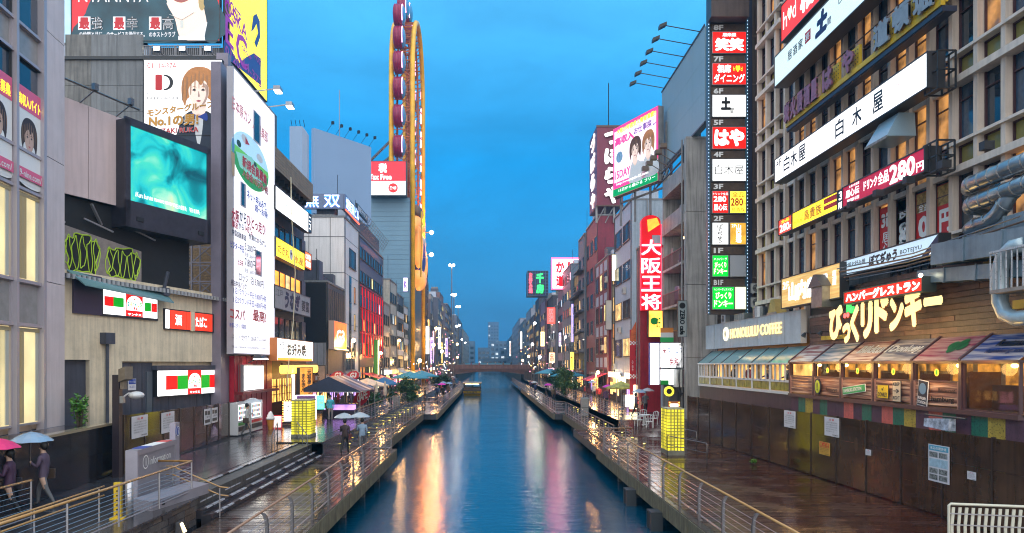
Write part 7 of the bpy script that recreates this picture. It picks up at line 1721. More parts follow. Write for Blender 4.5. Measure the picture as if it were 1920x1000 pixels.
 text(t,'hamburg',4*BW+1.0,4*BW+2.1,3.5,3.72,-.05,BLACKPR,bold=.03);text(t,'Restaurant',4*BW+1.35,4*BW+2.15,3.86,3.98,-.05,BLACKPR,bold=.01);text(t,'Restaurant',BW+1.15,BW+2.1,3.6,3.75,-.05,BLACKPR,bold=.01)
 # timber fascia and parapet above the roof
 f=thing('timber_fascia','weathered dark plank fascia behind the big glowing letters','fascia',(15.42,AY1-L,5.55),RIGHT)
 rnd=random.Random(9);tm=[mat('fascia_wood_%d'%k,c,.5,var=.5,vscale=2,streak=.2,bump=.4)for k,c in enumerate(((.10,.055,.045),(.15,.08,.065),(.075,.05,.045)))]
 MB().box(0,18,.06,.4,0,2.5).build('backing',M_BLK,f)
 for j in range(13):
  x=0.
  top=2.5
  while x<16.9:
   L_=rnd.uniform(1.2,3.2);z=j*.19
   if z+.19<(1.45 if x<3.6 else 2.55 if x<12.6 else 1.6):MB().box(x+.01,min(x+L_,17.4),rnd.uniform(-.03,0),.06,z+.008,z+.182).build('plank',tm[rnd.randrange(3)],f)
   x+=L_
 MB().box(13,15.2,-.14,-.05,.75,1.0).build('yellow_plank',mat('yellow_plank_paint',(.5,.38,.03),.5,var=.3),f);MB().box(1.4,3.6,-.14,-.05,.25,.42).build('yellow_plank',mat('yellow_plank_paint',(.5,.38,.03),.5,var=.3),f)
 for x in(.6,2.2,13.6):
  MB().tube([(x,0,.6),(x,-.5,.62),(x,-.55,.5)],.02,5).tube([(x,-.5,.62),(x,-.6,.45)],[.05,.12],8).build('lamp_arm',M_BLK,f)
 MB().disc(11.9,2.15,.22,-.1,-.03,16).build('log_end',mat('log_end_wood',(.5,.35,.1),.5),f)
 # vermilion box sign and big letters
 yo=lambda px:AY1-L-yx(px,15.2)
 fr=frame_px(1603,1756,X=15.0,yt=548,yb=572)
 s=sign('restaurant_sign','vermilion lit box with white katakana above the big cream letters',fr,glow('vermilion_lit_panel_2',(1,.022,.006),.7),.45,side=mat('dark_green_casing',(.05,.06,.05),.4),texts=[('ハンバーグレストラン',.03,.97,.14,.86,G_WS,dict(bold=.07))])
 MB().ball((fr['w']-.05,-.5,fr['h']+.03),.07,8,6).build('corner_lamp',glow('corner_lamp_glow',(1,.8,.5),12),s)
 fr=frame_px(1563,1775,X=14.9,yt=590,yb=640);w=fr['w'];h=1.42
 s=thing('channel_letter_sign','huge glowing cream hiragana and katakana letters outlined in amber','sign',tuple(Vector(fr['loc'])),RIGHT)
 cream=glow('cream_letter_face',(1,.83,.36),.72);amber=mat('amber_letter_edge',(.22,.07,.01),.4)
 for ch,a,b,c,e in(('び',.0,.15,.02,1.05),('っ',.155,.235,-.1,.5),('く',.24,.325,-.08,.98),('リ',.345,.455,.0,1.02),('ド',.475,.60,.12,1.15),('ン',.61,.725,.14,1.0),('キ',.735,.865,.2,1.3),('ー',.88,1.01,.66,.88)):
  text(s,ch,a*w,b*w,c*h,e*h,-.16,cream,bold=.068,th=.03,outline=(.03,amber),name='channel_letter',res=3)
 for q in(.2,.5,.8):bulb('letter_light',(q*w,-1.1,.3),(1,.62,.2),55,s,.5)
 c=thing('cherry_emblem','glowing pair of red cherries with green leaves beside the vermilion box','sign',(14.95,yx(1588,14.9),wz(592,yx(1588,14.9))),RIGHT);c.scale=(.7,.7,.7)
 for dx,dz in((-.1,0),(.25,.02)):o=MB().disc(dx,dz,.19,-.14,0,18).build('cherry',amber,c);MB().disc(dx,dz,.15,-.16,-.14,18).build('cherry_face',glow('cherry_red',(1,.12,.12),1.3),o)
 MB().prism([(.05,.15),(.0,.6),(.2,1.0),(.42,1.1),(.45,.7),(.3,.35)],-.12,0).build('leaf',glow('leaf_green',(.05,.65,.12),1.0),c);MB().prism([(.2,.15),(.4,.45),(.7,.5),(.75,.3),(.5,.1)],-.12,0).build('leaf',glow('leaf_green',(.05,.65,.12),1.0),c)
def ROOFPRINT(m,k):
 key='roof_print_%d'%k
 if key in MATS:return MATS[key]
 c=[((.30,.10,.10),(.62,.55,.52)),((.10,.16,.22),(.55,.50,.48)),((.24,.10,.08),(.55,.42,.36)),((.10,.10,.14),(.45,.40,.38)),((.28,.05,.08),(.50,.30,.26)),((.03,.06,.22),(.50,.42,.42))][k]
 m=mat(key,c[0],.22,spec=.7);n=m.node_tree.nodes;l=m.node_tree.links;p=n['Principled BSDF']
 tc=n.new('ShaderNodeTexCoord');mp=n.new('ShaderNodeMapping');mp.inputs['Scale'].default_value=(.4,5,5);l.new(tc.outputs['Object'],mp.inputs[0]);nz=n.new('ShaderNodeTexNoise');nz.inputs['Scale'].default_value=1.6;nz.inputs['Detail'].default_value=6;l.new(mp.outputs[0],nz.inputs[0])
 cr=n.new('ShaderNodeValToRGB');e=cr.color_ramp.elements;e[0].position=.38;e[0].color=(*c[0],1);e[1].position=.62;e[1].color=(*c[1],1);l.new(nz.outputs[0],cr.inputs[0]);l.new(cr.outputs[0],p.inputs['Base Color'])
 return m
def sitter(t,col):
 """upper body of a seated person"""
 m=mat('sitter_cloth_%d'%(hash(col)%999),col,.8);sk=mat('skin',(.48,.30,.22),.55);hr=mat('black_hair',(.012,.01,.01),.5)
 MB().tube([(0,0,.3),(0,0,.5),(0,0,.8),(0,0,.98),(0,0,1.04)],[.15,.17,.2,.16,.06],10).tube([(-.19,0,.93),(-.26,-.08,.7),(-.15,-.28,.62)],[.055,.045,.035],6).tube([(.19,0,.93),(.26,-.08,.7),(.15,-.28,.62)],[.055,.045,.035],6).build('torso',m,t,smooth=True)
 MB().ball((0,-.01,1.17),(.085,.1,.12),10,8).build('head',sk,t,smooth=True);MB().ball((0,.02,1.2),(.095,.1,.115),10,8).build('hair',hr,t,smooth=True)
arcade()
# -- roof plant: ducts, ledges, ventilation hood, railings above the arcade
def roof_plant():
 g=mat('galvanised_duct',(.34,.36,.38),.28,metal=.85,var=.3,vscale=4,bump=.15);gb=mat('blue_sheet_duct',(.22,.30,.36),.35,metal=.5,var=.3,vscale=1.2,streak=.2)
 for k,(p0,y0,p1,y1,r)in enumerate(((1808,352,1960,288,.26),(1810,388,1960,330,.24))):
  Xd=14.9;Ya,Yb=yx(p0,Xd),yx(p1,Xd);a=Vector((Xd,Ya,wz(y0,Ya)));b=Vector((Xd,Yb,wz(y1,Yb)))
  t=thing('round_duct',['upper round galvanised duct running along the office wall','middle round galvanised duct below the first one'][k],'duct',tuple(a),0,'round ducts on the office wall');d=b-a
  MB().tube([(.6,0,-.05),(.15,0,0),(0,d.y*.08,d.z*.08),tuple(d)],r,16).build('pipe',g,t,smooth=True)
  for q in range(7):c=d*(.12+q*.14);MB().tube([tuple(c),tuple(c+d.normalized()*.04)],r+.02,16).build('collar',g,t)
 Xd=14.9;Ya=yx(1812,Xd);t=thing('round_duct','lowest round galvanised duct bending upward in an elbow','duct',(Xd,Ya,wz(430,Ya)),0,'round ducts on the office wall')
 MB().tube([(.5,0,0),(.1,0,0),(0,-.3,.02),(0,-1.0,.05),(.0,-1.35,.2),(.05,-1.6,.5),(.15,-1.75,.85),(.4,-1.9,1.1)],.22,16).build('pipe',g,t,smooth=True)
 for q,c in enumerate(((0,-.5,.03),(0,-.95,.05),(.03,-1.5,.38),(.12,-1.7,.72))):MB().tube([(c[0],c[1],c[2]),(c[0]+.01,c[1]-.05,c[2]+.03)],.25,16).build('collar',g,t)
 # square ducts
 def sq(label,X,pts,hw,hh,m=gb):
  P0=Vector((X,yx(pts[0][0],X),wz(pts[0][1],yx(pts[0][0],X))));t=thing('square_duct',label,'duct',tuple(P0),0)
  L=[Vector((X,yx(px,X),wz(py,yx(px,X))))-P0 for px,py in pts]
  for a,b in zip(L,L[1:]):
   n=max(1,int((b-a).length/1.3))
   for q in range(n):
    c=a.lerp(b,q/n);e=a.lerp(b,(q+1)/n-.01/max(.1,(b-a).length));MB().bar(c,e,hw*2,hh*2).build('duct_section',m,t);MB().bar(e-(b-a).normalized()*.03,e+(b-a).normalized()*.02,hw*2+.07,hh*2+.07).build('flange',m,t)
  return t
 sq('upper flat blue grey sheet metal duct above the stepped one',15.2,[(1830,452),(1990,405)],.3,.36)
 sq('big stepped blue grey sheet metal duct above the hamburger sign',14.9,[(1765,478),(1990,440)],.35,.34)
 sq('long low blue grey duct running behind the vermilion box',15.1,[(1735,520),(2000,498)],.3,.22)
 t=thing('duct_elbow','large curved blue grey duct elbow at the right edge','duct',(14.6,yx(1875,14.6),wz(600,yx(1875,14.6))),RIGHT)
 MB().tube([(1.6,0,0),(.6,0,0),(.2,0,.15),(0,0,.5),(0,0,1.4),(.15,0,1.8),(.5,0,2.0),(.9,0,2.0)],.21,12).build('elbow_pipe',mat('pale_blue_duct',(.40,.48,.52),.35,metal=.3,var=.2),t,smooth=True)
 # steel walkway with railing at right
 t=thing('roof_walkway','white steel railed maintenance landing beside the duct elbow','walkway',(14.3,yx(1862,14.3),wz(545,yx(1862,14.3))),RIGHT)
 wr=mat('white_rusty_rail',(.50,.50,.52),.5,var=.3,dirt=.4);MB().box(0,3,-.1,.8,-.1,0).build('landing',mat('rusty_landing',(.3,.25,.22),.6,var=.4),t)
 for k in range(16):MB().box(k*.2,k*.2+.025,-.1,-.075,0,1.05).build('baluster',wr,t)
 MB().box(0,3,-.12,-.06,1.03,1.09).build('top_rail',wr,t);MB().box(0,.04,-.1,.8,1.03,1.08).build('side_rail',wr,t)
 for k in range(4):MB().bar((0,.1+k*.2,0),(0,.1+k*.2,1.05),.03).build('baluster',wr,t)
 # rusty pipes and small clutter
 t=thing('roof_pipes','bundle of thin rusty pipes and cables above the plank fascia','pipes',(15.0,26,8.2),RIGHT)
 for k in range(5):MB().tube([(-3,-.1*k,.12*k),(1+k*.3,-.1*k,.1*k-.1),(7,-.1*k,.14*k)],.025+.008*(k%2),5).build('pipe',mat('rusty_pipe',(.18,.10,.06),.5,var=.5)if k%2 else M_STEEL,t)
 # podium wall behind
 t=thing('podium','dark set back podium wall carrying the roof plant','building',(15.9,AY1-14.3,0),RIGHT);MB().box(0,18,0,.5,5.5,8.8).build('wall',mat('podium_grey',(.22,.21,.22),.6,var=.4,streak=.5),t)
 for k in range(5):window(t,6+k*1.3,7.2,1.1,1.3,pane=GLASS,mull=1)
 MB().box(0,18,-.5,0,6.9,7.0).build('ledge',M_GREY,t)
 # ventilation cowl
 Yc=yx(1552,15.0);t=thing('vent_cowl','grey box ventilation cowl with a pitched lid below the wood grain sign','vent',(15.0,Yc,7.2),RIGHT)
 MB().box(-.5,.5,-.5,.5,0,.9).build('cowl_body',g,t);MB().hexa([(-.65,-.6,.9),(.65,-.6,.9),(.65,.6,.9),(-.65,.6,.9),(-.1,-.6,1.45),(.1,-.6,1.45),(.1,.6,1.45),(-.1,.6,1.45)]).build('cowl_lid',mat('dark_lid',(.12,.12,.13),.4,metal=.5),t)
 for k in range(4):MB().box(-.66+k*.03,.66,-.62-.001*k,-.6,.92+k*.02,.93+k*.02)
 # grey low screen beside it
 t=thing('roof_screen','grey panel screen on the restaurant roof left of the big letters','screen',(15.5,AY1-14.5,6.9),RIGHT)
 for k in range(5):MB().box(k*.9+.02,k*.9+.88,0,.05,0,1.0).build('panel',mat('grey_screen_panel',(.30,.31,.33),.4,var=.1),t)
 MB().tube([(0,-.1,1.1),(4.6,-.1,1.1)],.025,6).build('rail',M_STEEL,t)
 # machines over the cafe
 for k,(px,lb)in enumerate(((1362,'white air conditioner on the cafe roof, leftmost'),(1392,'flat silver air unit on the cafe roof'),(1420,'round topped steel tank on the cafe roof'),(1448,'yellow and grey tilted vent plate on the cafe roof'))):
  X=15.9;Y=yx(px,X);t=thing('roof_unit',lb,'roof unit',(X,Y,7.35),RIGHT)
  if k==0:ac_unit(t,0,0);MB().box(0,.8,-.4,0,-.1,0).build('plinth',M_GREY,t)
  elif k==1:MB().box(0,1.6,-.5,.3,.0,.45).build('unit_body',g,t);MB().box(0,1.6,-.52,-.5,.05,.4).build('grille',M_GREY,t)
  elif k==2:MB().cyl(.4,0,0,.7,.4,16).build('tank',g,t,smooth=False);MB().box(-.1,.9,-.4,.4,-.05,0).build('base',M_GREY,t)
  else:MB().hexa([(0,-.3,0),(1.2,-.3,0),(1.2,.3,0),(0,.3,0),(.5,-.3,.9),(1.0,-.3,.9),(1.0,.3,.9),(.5,.3,.9)]).build('vent_plate',mat('ochre_vent',(.45,.32,.1),.5,var=.3),t);MB().box(0,1.3,-.32,-.3,0,.2).build('skirt',g,t)
 # hood on the facade under the white sign
 fr=frame_px(1655,1692,X=15.6,yt=252,yb=278);t=thing('vent_hood','small blue sheet metal hood fixed under the long white sign','vent',fr['loc'],RIGHT)
 MB().hexa([(0,-.7,0),(1.5,-.7,0),(1.5,.4,0),(0,.4,0),(0.1,-.2,.9),(1.4,-.2,.9),(1.4,.4,.9),(.1,.4,.9)]).build('hood',mat('light_blue_hood',(.28,.42,.52),.3,metal=.3),t);MB().box(.0,1.5,-.72,-.7,-.08,.02).build('hood_lip',M_GREY,t)
roof_plant()
# -- brown hoarding along the right deck
def right_hoarding():
 a=Vector((13.05,45.3,0.0));b=Vector((14.05,17.2,0.0));d=b-a;rz=math.atan2(d.y,d.x);L=d.length
 t=thing('hoarding','long brown ribbed metal hoarding along the right wooden deck','hoarding',tuple(a),rz)
 hoarding_panels(t,L,2.62,2.66,14,M_HOARD)
 P=lambda px,py:hit(a,rz,px,py,.02);u=Vector((math.cos(rz),math.sin(rz),0))
 def nt(lb,xa,xb,ya,yb,**k):
  x0,z1=P(xa,ya);x1=P(xb,ya)[0];z0=P(xa,yb)[1];return notice(lb,a+u*x0+Vector((0,0,z0)),rz,x1-x0,z1-z0,**k),x1-x0,z1-z0
 nt('white notice with red heading, the left one on the right hoarding',1471,1492,769,800)
 nt('white notice with red heading, the right one on the right hoarding',1547,1574,781,816)
 q,w,h=nt('yellow notice with three red ring prohibition marks',1537,1557,827,851,bg=mat('amber_notice',(.55,.30,.05),.5),head='禁止')
 for k in range(3):MB().tube([(w*(.2+.3*k)+w*.12*math.cos(R(g_)),-.05,h*.78+w*.12*math.sin(R(g_)))for g_ in range(0,360,30)],.012,4,closed=True).build('prohibition_ring',REDPR,q)
 nt('tiny white sticker in the middle of the right hoarding',1624,1634,842,853)
 nt('small white label at the right end of the right hoarding',1815,1831,883,898)
 # poster with photos
 x0,z1=P(1742,832);x1=P(1781,832)[0];z0=P(1742,900)[1];w=x1-x0;h=z1-z0
 q=thing('poster','large blue and white poster with small photographs on the right hoarding','poster',tuple(a+u*x0+Vector((0,0,z0))),rz)
 MB().box(0,w,-.045,-.03,0,h).build('paper',mat('notice_paper',(.62,.60,.64),.5),q);ph=mat('photo_print',(.2,.22,.22),.4,var=1.2,vscale=14)
 MB().box(.03,w-.03,-.05,-.045,h*.84,h*.98).build('heading_band',mat('sky_blue_print',(.08,.35,.5),.4),q);text(q,'水辺の遊歩道',.1,w-.1,h*.87,h*.95,-.055,WHITEPR,bold=.02)
 for i,(x_,z_)in enumerate(((.06,.66),(.52,.66),(.06,.05),(.52,.05),(.06,.22),(.52,.22))):MB().box(w*x_,w*(x_+.4),-.05,-.045,h*z_,h*(z_+.14)).build('photo',ph,q)
 MB().box(w*.06,w*.94,-.05,-.045,h*.4,h*.62).build('map_print',mat('pale_map_print',(.35,.5,.6),.4,var=.3,vscale=10),q)
 # small plant at the foot
 leafbush('weed','small bright green weed growing at the foot of the right hoarding','plant',wx(1414,32.6),32.6,0,.22,.2,.14,160,.05,mat('bright_leaf',(.08,.22,.02),.4,var=.5,vscale=6),seed=8)
 # wooden shelf / can by the boards
 t2=thing('awning_roll','rolled blue and white awning hanging on the coloured boards','awning',(14.1,yx(1735,14.1),2.66),RIGHT);MB().tube([(0,0,.42),(1.9,0,.42)],.035,6).build('roller',M_BLK,t2);MB().hexa([(.1,-.12,.05),(1.3,-.12,.0),(1.3,.1,.0),(.1,.1,.05),(.1,-.1,.3),(1.3,-.1,.38),(1.3,.1,.38),(.1,.1,.3)]).build('rolled_cloth',mat('rolled_print_cloth',(.4,.45,.55),.6,var=.9,vscale=6),t2)
 # bottom right white picket fence
 Y=17.6;x=wx(1779,Y);t3=thing('picket_fence','white curved picket fence at the bottom right corner','fence',(x,Y,0),R(-12))
 wf=mat('cream_picket_paint',(.55,.52,.42),.4,var=.1);h=wz(945,Y)
 me=MB().hexa([(-.03,-.015,0),(.03,-.015,0),(.03,.015,0),(-.03,.015,0),(-.045,-.015,h*.5),(.02,-.015,h*.5),(.02,.015,h*.5),(-.045,.015,h*.5)]).hexa([(-.045,-.015,h*.5),(.02,-.015,h*.5),(.02,.015,h*.5),(-.045,.015,h*.5),(-.01,-.015,h-.08),(.06,-.015,h-.08),(.06,.015,h-.08),(-.01,.015,h-.08)]).mesh('picket',wf)
 for k in range(22):put(me,'picket',t3,(.08+k*.15,0,0))
 MB().tube([(0,0,0),(0,0,h-.04),(.04,0,h),(3.5,0,h)],.035,8).build('frame_rail',wf,t3)
 for z in(.3,.62,.9):MB().box(0,3.4,-.03,-.02,z,z+.03).build('cross_bar',M_STEEL_L,t3)
right_hoarding()
# -- column building with balconies, billboards and signs further down the right bank
def column_building():
 Y0,Y1=50.5,57.6;H=21.4
 t=thing('balcony_building','stained concrete building with open cluttered balconies and a broad corner column','building',(14.5,Y1,-.1),RIGHT);w=Y1-Y0
 c=mat('stained_column_concrete',(.40,.37,.35),.7,var=.25,vscale=.6,streak=.55,bump=.2)
 z=0
 while z<H-.1:
  MB().box(w-.6,w,-.05,2.2,z+.015,min(z+5.3,H)-.015).build('column_block',c,t);z+=5.3
 MB().box(0,w-.6,1.6,12,0,H-1).build('wall',mat('deep_balcony_wall',(.13,.10,.08),.7,var=.6,vscale=2),t)
 MB().box(0,.3,0,1.6,0,H-1).build('side_pier',c,t)
 rnd=random.Random(4)
 for k in range(6):
  z=3.3+k*3.05
  MB().box(.3,w-.6,-.1,1.7,z-.18,z).build('balcony_slab',c,t)
  if k>=4:MB().box(.3,w-.6,-.08,0,z,z+1.1).build('balcony_front',mat('grey_balcony_front',(.32,.32,.33),.5,streak=.4,var=.2),t)
  else:
   mb=MB().box(.3,w-.6,-.1,-.05,z+1.0,z+1.06)
   q=.35
   while q<w-.6:mb.box(q,q+.04,-.09,-.06,z,z+1.0);q+=.3
   mb.build('balcony_rail',mat('dark_red_rail',(.12,.03,.03),.5),t)
  for q in range(4):
   x=rnd.uniform(.5,w-1.8);b=rnd.choice((mat('clutter_grey',(.25,.25,.25),.6),mat('clutter_brown',(.2,.1,.05),.6),mat('clutter_blue',(.08,.12,.2),.6)))
   MB().box(x,x+rnd.uniform(.4,.9),.5,1.1,z,z+rnd.uniform(.5,1.8)).build('stored_box',b,t)
  ac_unit(t,1.0+(k%3)*1.4,z+.1,1.2)
  if k in(1,3):MB().ball((3,1.0,z+2.3),.12,8,6).build('ceiling_lamp',glow('balcony_lamp',(1,.7,.35),8),t)
 MB().tube([(w-.8,-.15,0),(w-.8,-.15,H)],.06,6).build('downpipe',M_GREY,t)
 f=thing('sign_lamp_row','row of dark floodlights on a rooftop truss above the balcony building','floodlights',(14.4,60,H-.9),RIGHT)
 for k in range(6):MB().tube([(k*1.5,0,0),(k*1.5,-1.0,.6)],.035,5).box(k*1.5-.25,k*1.5+.25,-1.4,-.9,.55,.85).build('floodlight',mat('brown_flood_housing',(.16,.11,.08),.5),f)
 MB().bar((-.5,0,0),(8.5,0,0),.1).bar((-.5,0,-.7),(8.5,0,-.7),.1).bar((-.5,0,-.7),(1,0,0),.06).bar((1,0,-.7),(2.5,0,0),.06).bar((2.5,0,-.7),(4,0,0),.06).bar((4,0,-.7),(5.5,0,0),.06).build('truss',M_DARKCL,f)
 # big blank board
 X=14.9;Ya,Yb=yx(1241,X),yx(1322,X);z0=wz(318,Ya);z1=wz(48,Yb)
 b=thing('blank_billboard','very large blank grey blue billboard beside the directory tower','billboard',(X,Ya,z0),RIGHT);w2=Ya-Yb
 n=4
 for k in range(n):
  for j in range(3):MB().box(k*w2/n+.01,(k+1)*w2/n-.01,0,.5,(z1-z0)*j/3+.01,(z1-z0)*(j+1)/3-.005).build('board_sheet',mat('blank_board_grey',(.26,.37,.44),.5,var=.06,vscale=.3,streak=.06),b)
 MB().box(0,w2,-.06,0,z1-z0,z1-z0+.12).box(0,w2,-.06,0,-.12,0).build('board_trim',M_DARKCL,b)
 for k in range(6):
  x=w2*(.08+.168*k);MB().tube([(x,.1,z1-z0),(x-.1,-2.4,z1-z0+.5)],.035,5).hexa([(x-.35,-2.9,z1-z0+.25),(x+.1,-2.9,z1-z0+.25),(x+.1,-2.4,z1-z0+.5),(x-.35,-2.4,z1-z0+.5),(x-.35,-2.9,z1-z0+.5),(x+.1,-2.9,z1-z0+.5),(x+.1,-2.4,z1-z0+.7),(x-.35,-2.4,z1-z0+.7)]).build('lamp_arm',M_BLK,b)
 for k in range(4):MB().bar((w2*k/3,.8,-2),(w2*k/3,.8,z1-z0),.2).build('support',M_DARKCL,b)
 # side ladder at its near edge
 q=thing('roof_ladder','blue steel ladder frame between blank billboard and directory tower','ladder',(15.3,47.2,21),0)
 for k in range(22):MB().box(-.25,.25,0,.05,k*.5,k*.5+.04).build('rung',M_DARKCL,q)
 MB().box(-.3,-.25,0,.06,0,11).box(.25,.3,0,.06,0,11).build('stiles',M_DARKCL,q)
 # zero cafe banner
 fr=frame_px(1270,1287,Y=50.2,yt=564,yb=632)
 s=sign('cafe_banner','narrow grey vertical banner reading ZERO cafe with a round black logo',fr,mat('grey_banner',(.30,.34,.35),.5,var=.1),.12,rim=.02)
 w3,h3=fr['w'],fr['h'];MB().disc(w3/2,h3*.86,.22,-.14,-.13,20).build('round_logo',BLACKPR,s)
 o=text(s,'ZERO cafe',0,h3*.68,0,.36,0,BLACKPR,bold=.04)
 for v in o.data.vertices:v.co=(w3*.22+v.co.z,-.14,h3*.74-v.co.x)
 # daikoku signs
 fr=frame_px(1216,1235,Y=53.0,yt=643,yb=722)
 sign('shop_sign','tall white lit panel with blue outline and blue katakana',fr,G_WHITE2,.3,side=mat('blue_casing',(.02,.06,.4),.4),rim=.05,texts=[('ダイコクドラッグ',.25,.75,.3,.9,mat('blue_print_light',(.1,.25,.6),.4),dict(vertical=True,bold=.02))])
 fr=frame_px(1236,1279,Y=52.6,yt=643,yb=690)
 sign('shop_sign','wide white lit panel with tax free mark beside the tall blue outlined panel',fr,G_WHITE2,.3,rim=.03,texts=[('ダイコク',.3,.95,.55,.85,mat('blue_print_light',(.1,.25,.6),.4),dict(bold=.02)),('免税',.4,.8,.08,.4,mat('pink_red_print',(.8,.25,.3),.4),dict(bold=.04)),('米',.1,.28,.5,.85,mat('pink_red_print',(.8,.25,.3),.4),dict(bold=.04))])
 fr=frame_px(1236,1268,Y=52.6,yt=692,yb=722)
 p=sign('shop_sign','bright white shop window panel with a green strip under the white sign',fr,G_WHITE2,.3,rim=.03);patch(p,fr,.3,rect(.0,.5,.0,.3),GREENP,'green_strip')
 # indian style tricolour cloth
 Y=53.5;fl=thing('tricolour_cloth','hanging cloth of orange, white and green stripes','banner',(wx(1238,Y),Y,wz(642,Y)),R(-8));w4=wx(1262,Y)-wx(1238,Y);h4=wz(615,Y)-wz(642,Y)
 for k,m in enumerate((mat('cloth_green',(.02,.35,.08),.7),mat('cloth_white',(.6,.6,.6),.7),mat('cloth_orange',(.6,.2,.03),.7))):MB().box(0,w4,-.02,0,h4*k/3,h4*(k+1)/3).build('cloth_stripe',m,fl)
 # low clutter: round yellow sign, a lit board edged with bulbs, small blue sign
 Y=50;s=thing('round_sign','small glowing yellow round sign with a black figure','sign',(wx(1254,Y),Y,wz(734,Y)),0);MB().disc(0,0,.36,-.1,0,20).build('disc',glow('round_yellow',(.9,.75,.05),.9),s);MB().disc(0,0,.2,-.11,-.1,14).build('mark',BLACKPR,s)
 Y=47.5;s=thing('menu_stand','lit menu box framed by orange bulbs behind the right yellow lantern','menu stand',(wx(1254,Y),Y,UP*.7),0);w5=.75;MB().box(0,w5,0,.15,.3,1.65).build('casing',mat('orange_casing',(.5,.15,.03),.5),s);MB().box(.1,w5-.1,-.01,0,.4,1.5).build('face',WHITE,s);MB().box(.1,.2,0,.15,0,.3).box(.55,.65,0,.15,0,.3).build('feet',M_BLK,s);text(s,'定食',.2,.55,.7,1.2,-.02,REDPR,bold=.02)
 bm=MB().ball((0,0,0),.035,6,4).mesh('bulb',glow('bulb_orange',(1,.4,.05),8))
 for k in range(8):
  for x in(.05,w5-.05):put(bm,'bulb',s,(x,-.03,.35+k*.175))
 # kitchen wiring box cluster
 s=thing('meter_cluster','cluster of boxes, pipes and cables on the corner of the balcony building','electrical box',(14.3,51.5,3.0),RIGHT);MB().box(-.5,.4,-.4,0,0,1.3).build('box',mat('ac_casing',(.5,.5,.48),.5),s)
 for k in range(6):MB().tube([(-.8+k*.25,-.1,1.6+.1*k),(-.6+k*.28,-.3,.7),(.2+k*.1,-.2,-.2-.1*k),(1.0,-.1,-.4)],.025,5).build('cable',M_BLK,s)
column_building()
def red_sign_building():
 # red neon pillar sign
 Y=57.5;t=building('narrow_red_building','narrow red painted building behind the glowing vertical neon characters','R',58.0,59.2,14.5,mat('red_wall_paint',(.36,.015,.03),.45,var=.25,streak=.3),X=12.75,depth=1.7);
 fr=frame_px(1202,1238,Y=Y,yt=404,yb=582);w,h=fr['w'],fr['h']
 s=thing('neon_sign','tall red vertical sign with rounded top and glowing pink white characters','sign',fr['loc'],0)
 pts=[(0,0),(w,0),(w,h*.9)]+[(w/2+w/2*math.cos(R(a)),h*.93+h*.07*math.sin(R(a)))for a in range(0,181,20)]+[(0,h*.9)]
 MB().prism(pts,-.1,.5).build('casing',glow('deep_red_glow',(.8,.002,.01),.45,var=.3,vscale=.4),s)
 MB().prism([(w*.35,h*.82),(w*.95,h*.9),(w*.8,h*.97),(w*.3,h*.95)],-.16,-.1).build('flame_shape',G_ORANGE,s)
 rn=glow('rose_neon',(1,.015,.05),1.6);wn=glow('pale_rose_core',(1,.80,.82),1.5)
 for k,ch in enumerate('大阪王将'):
  z1=h*(.74-.19*k);text(s,ch,-.02*w,1.02*w,z1-h*.165,z1,-.2,wn,bold=.02,outline=(.07,rn))
 for x in(-.03,w+.03):MB().tube([(x,-.12,0),(x,-.12,h*.9)],.04,6).build('neon_tube',rn,s)
 fr=frame_px(1213,1240,Y=57.2,yt=583,yb=633)
 b=sign('lit_box_sign','orange and yellow glowing box sign under the red neon characters',fr,glow('orange_yellow_box',(1,.5,.06),1.7,var=.6,vscale=.8),.5,rim=.04,texts=[('餃子',.55,.85,.35,.75,GREENP,dict(bold=.04))]);MB().disc(fr['w']*.4,fr['h']*.6,.3,-.53,-.5,16).build('ring',GREENP,b)
 fr=frame_px(1181,1203,Y=60,yt=640,yb=712);w,h=fr['w'],fr['h']
 b=thing('cloth_banner','long red cloth banner with checked bands and vertical white writing','banner',fr['loc'],R(-6));MB().box(0,w,-.03,0,0,h).build('banner_cloth',mat('bright_red_cloth',(.5,.01,.02),.6,var=.15),b)
 for zz in(.03,.90):
  for i in range(8):
   for j in range(3):
    if(i+j)%2==0:MB().box(w*i/8,w*(i+1)/8,-.035,-.03,h*zz+j*.12,h*zz+(j+1)*.12).build('check_print',WHITEPR,b)
 text(b,'大阪みやげ',w*.45,w*.8,h*.25,h*.86,-.04,BLACKPR,vertical=True,bold=.03);text(b,'たこやき',w*.15,w*.3,h*.22,h*.5,-.04,WHITEPR,vertical=True)
 MB().prism([(0,0),(w,0),(w*.9,1.3),(w*.5,1.7),(w*.1,.9)],-.04,0).build('banner_top',mat('flame_print_cloth',(.6,.12,.03),.6,var=.6,vscale=3),b).location=(0,0,h)
 MB().box(.0,w+.7,.05,.3,-4.0,h+1).build('red_post_wall',M_REDP,b)
red_sign_building()
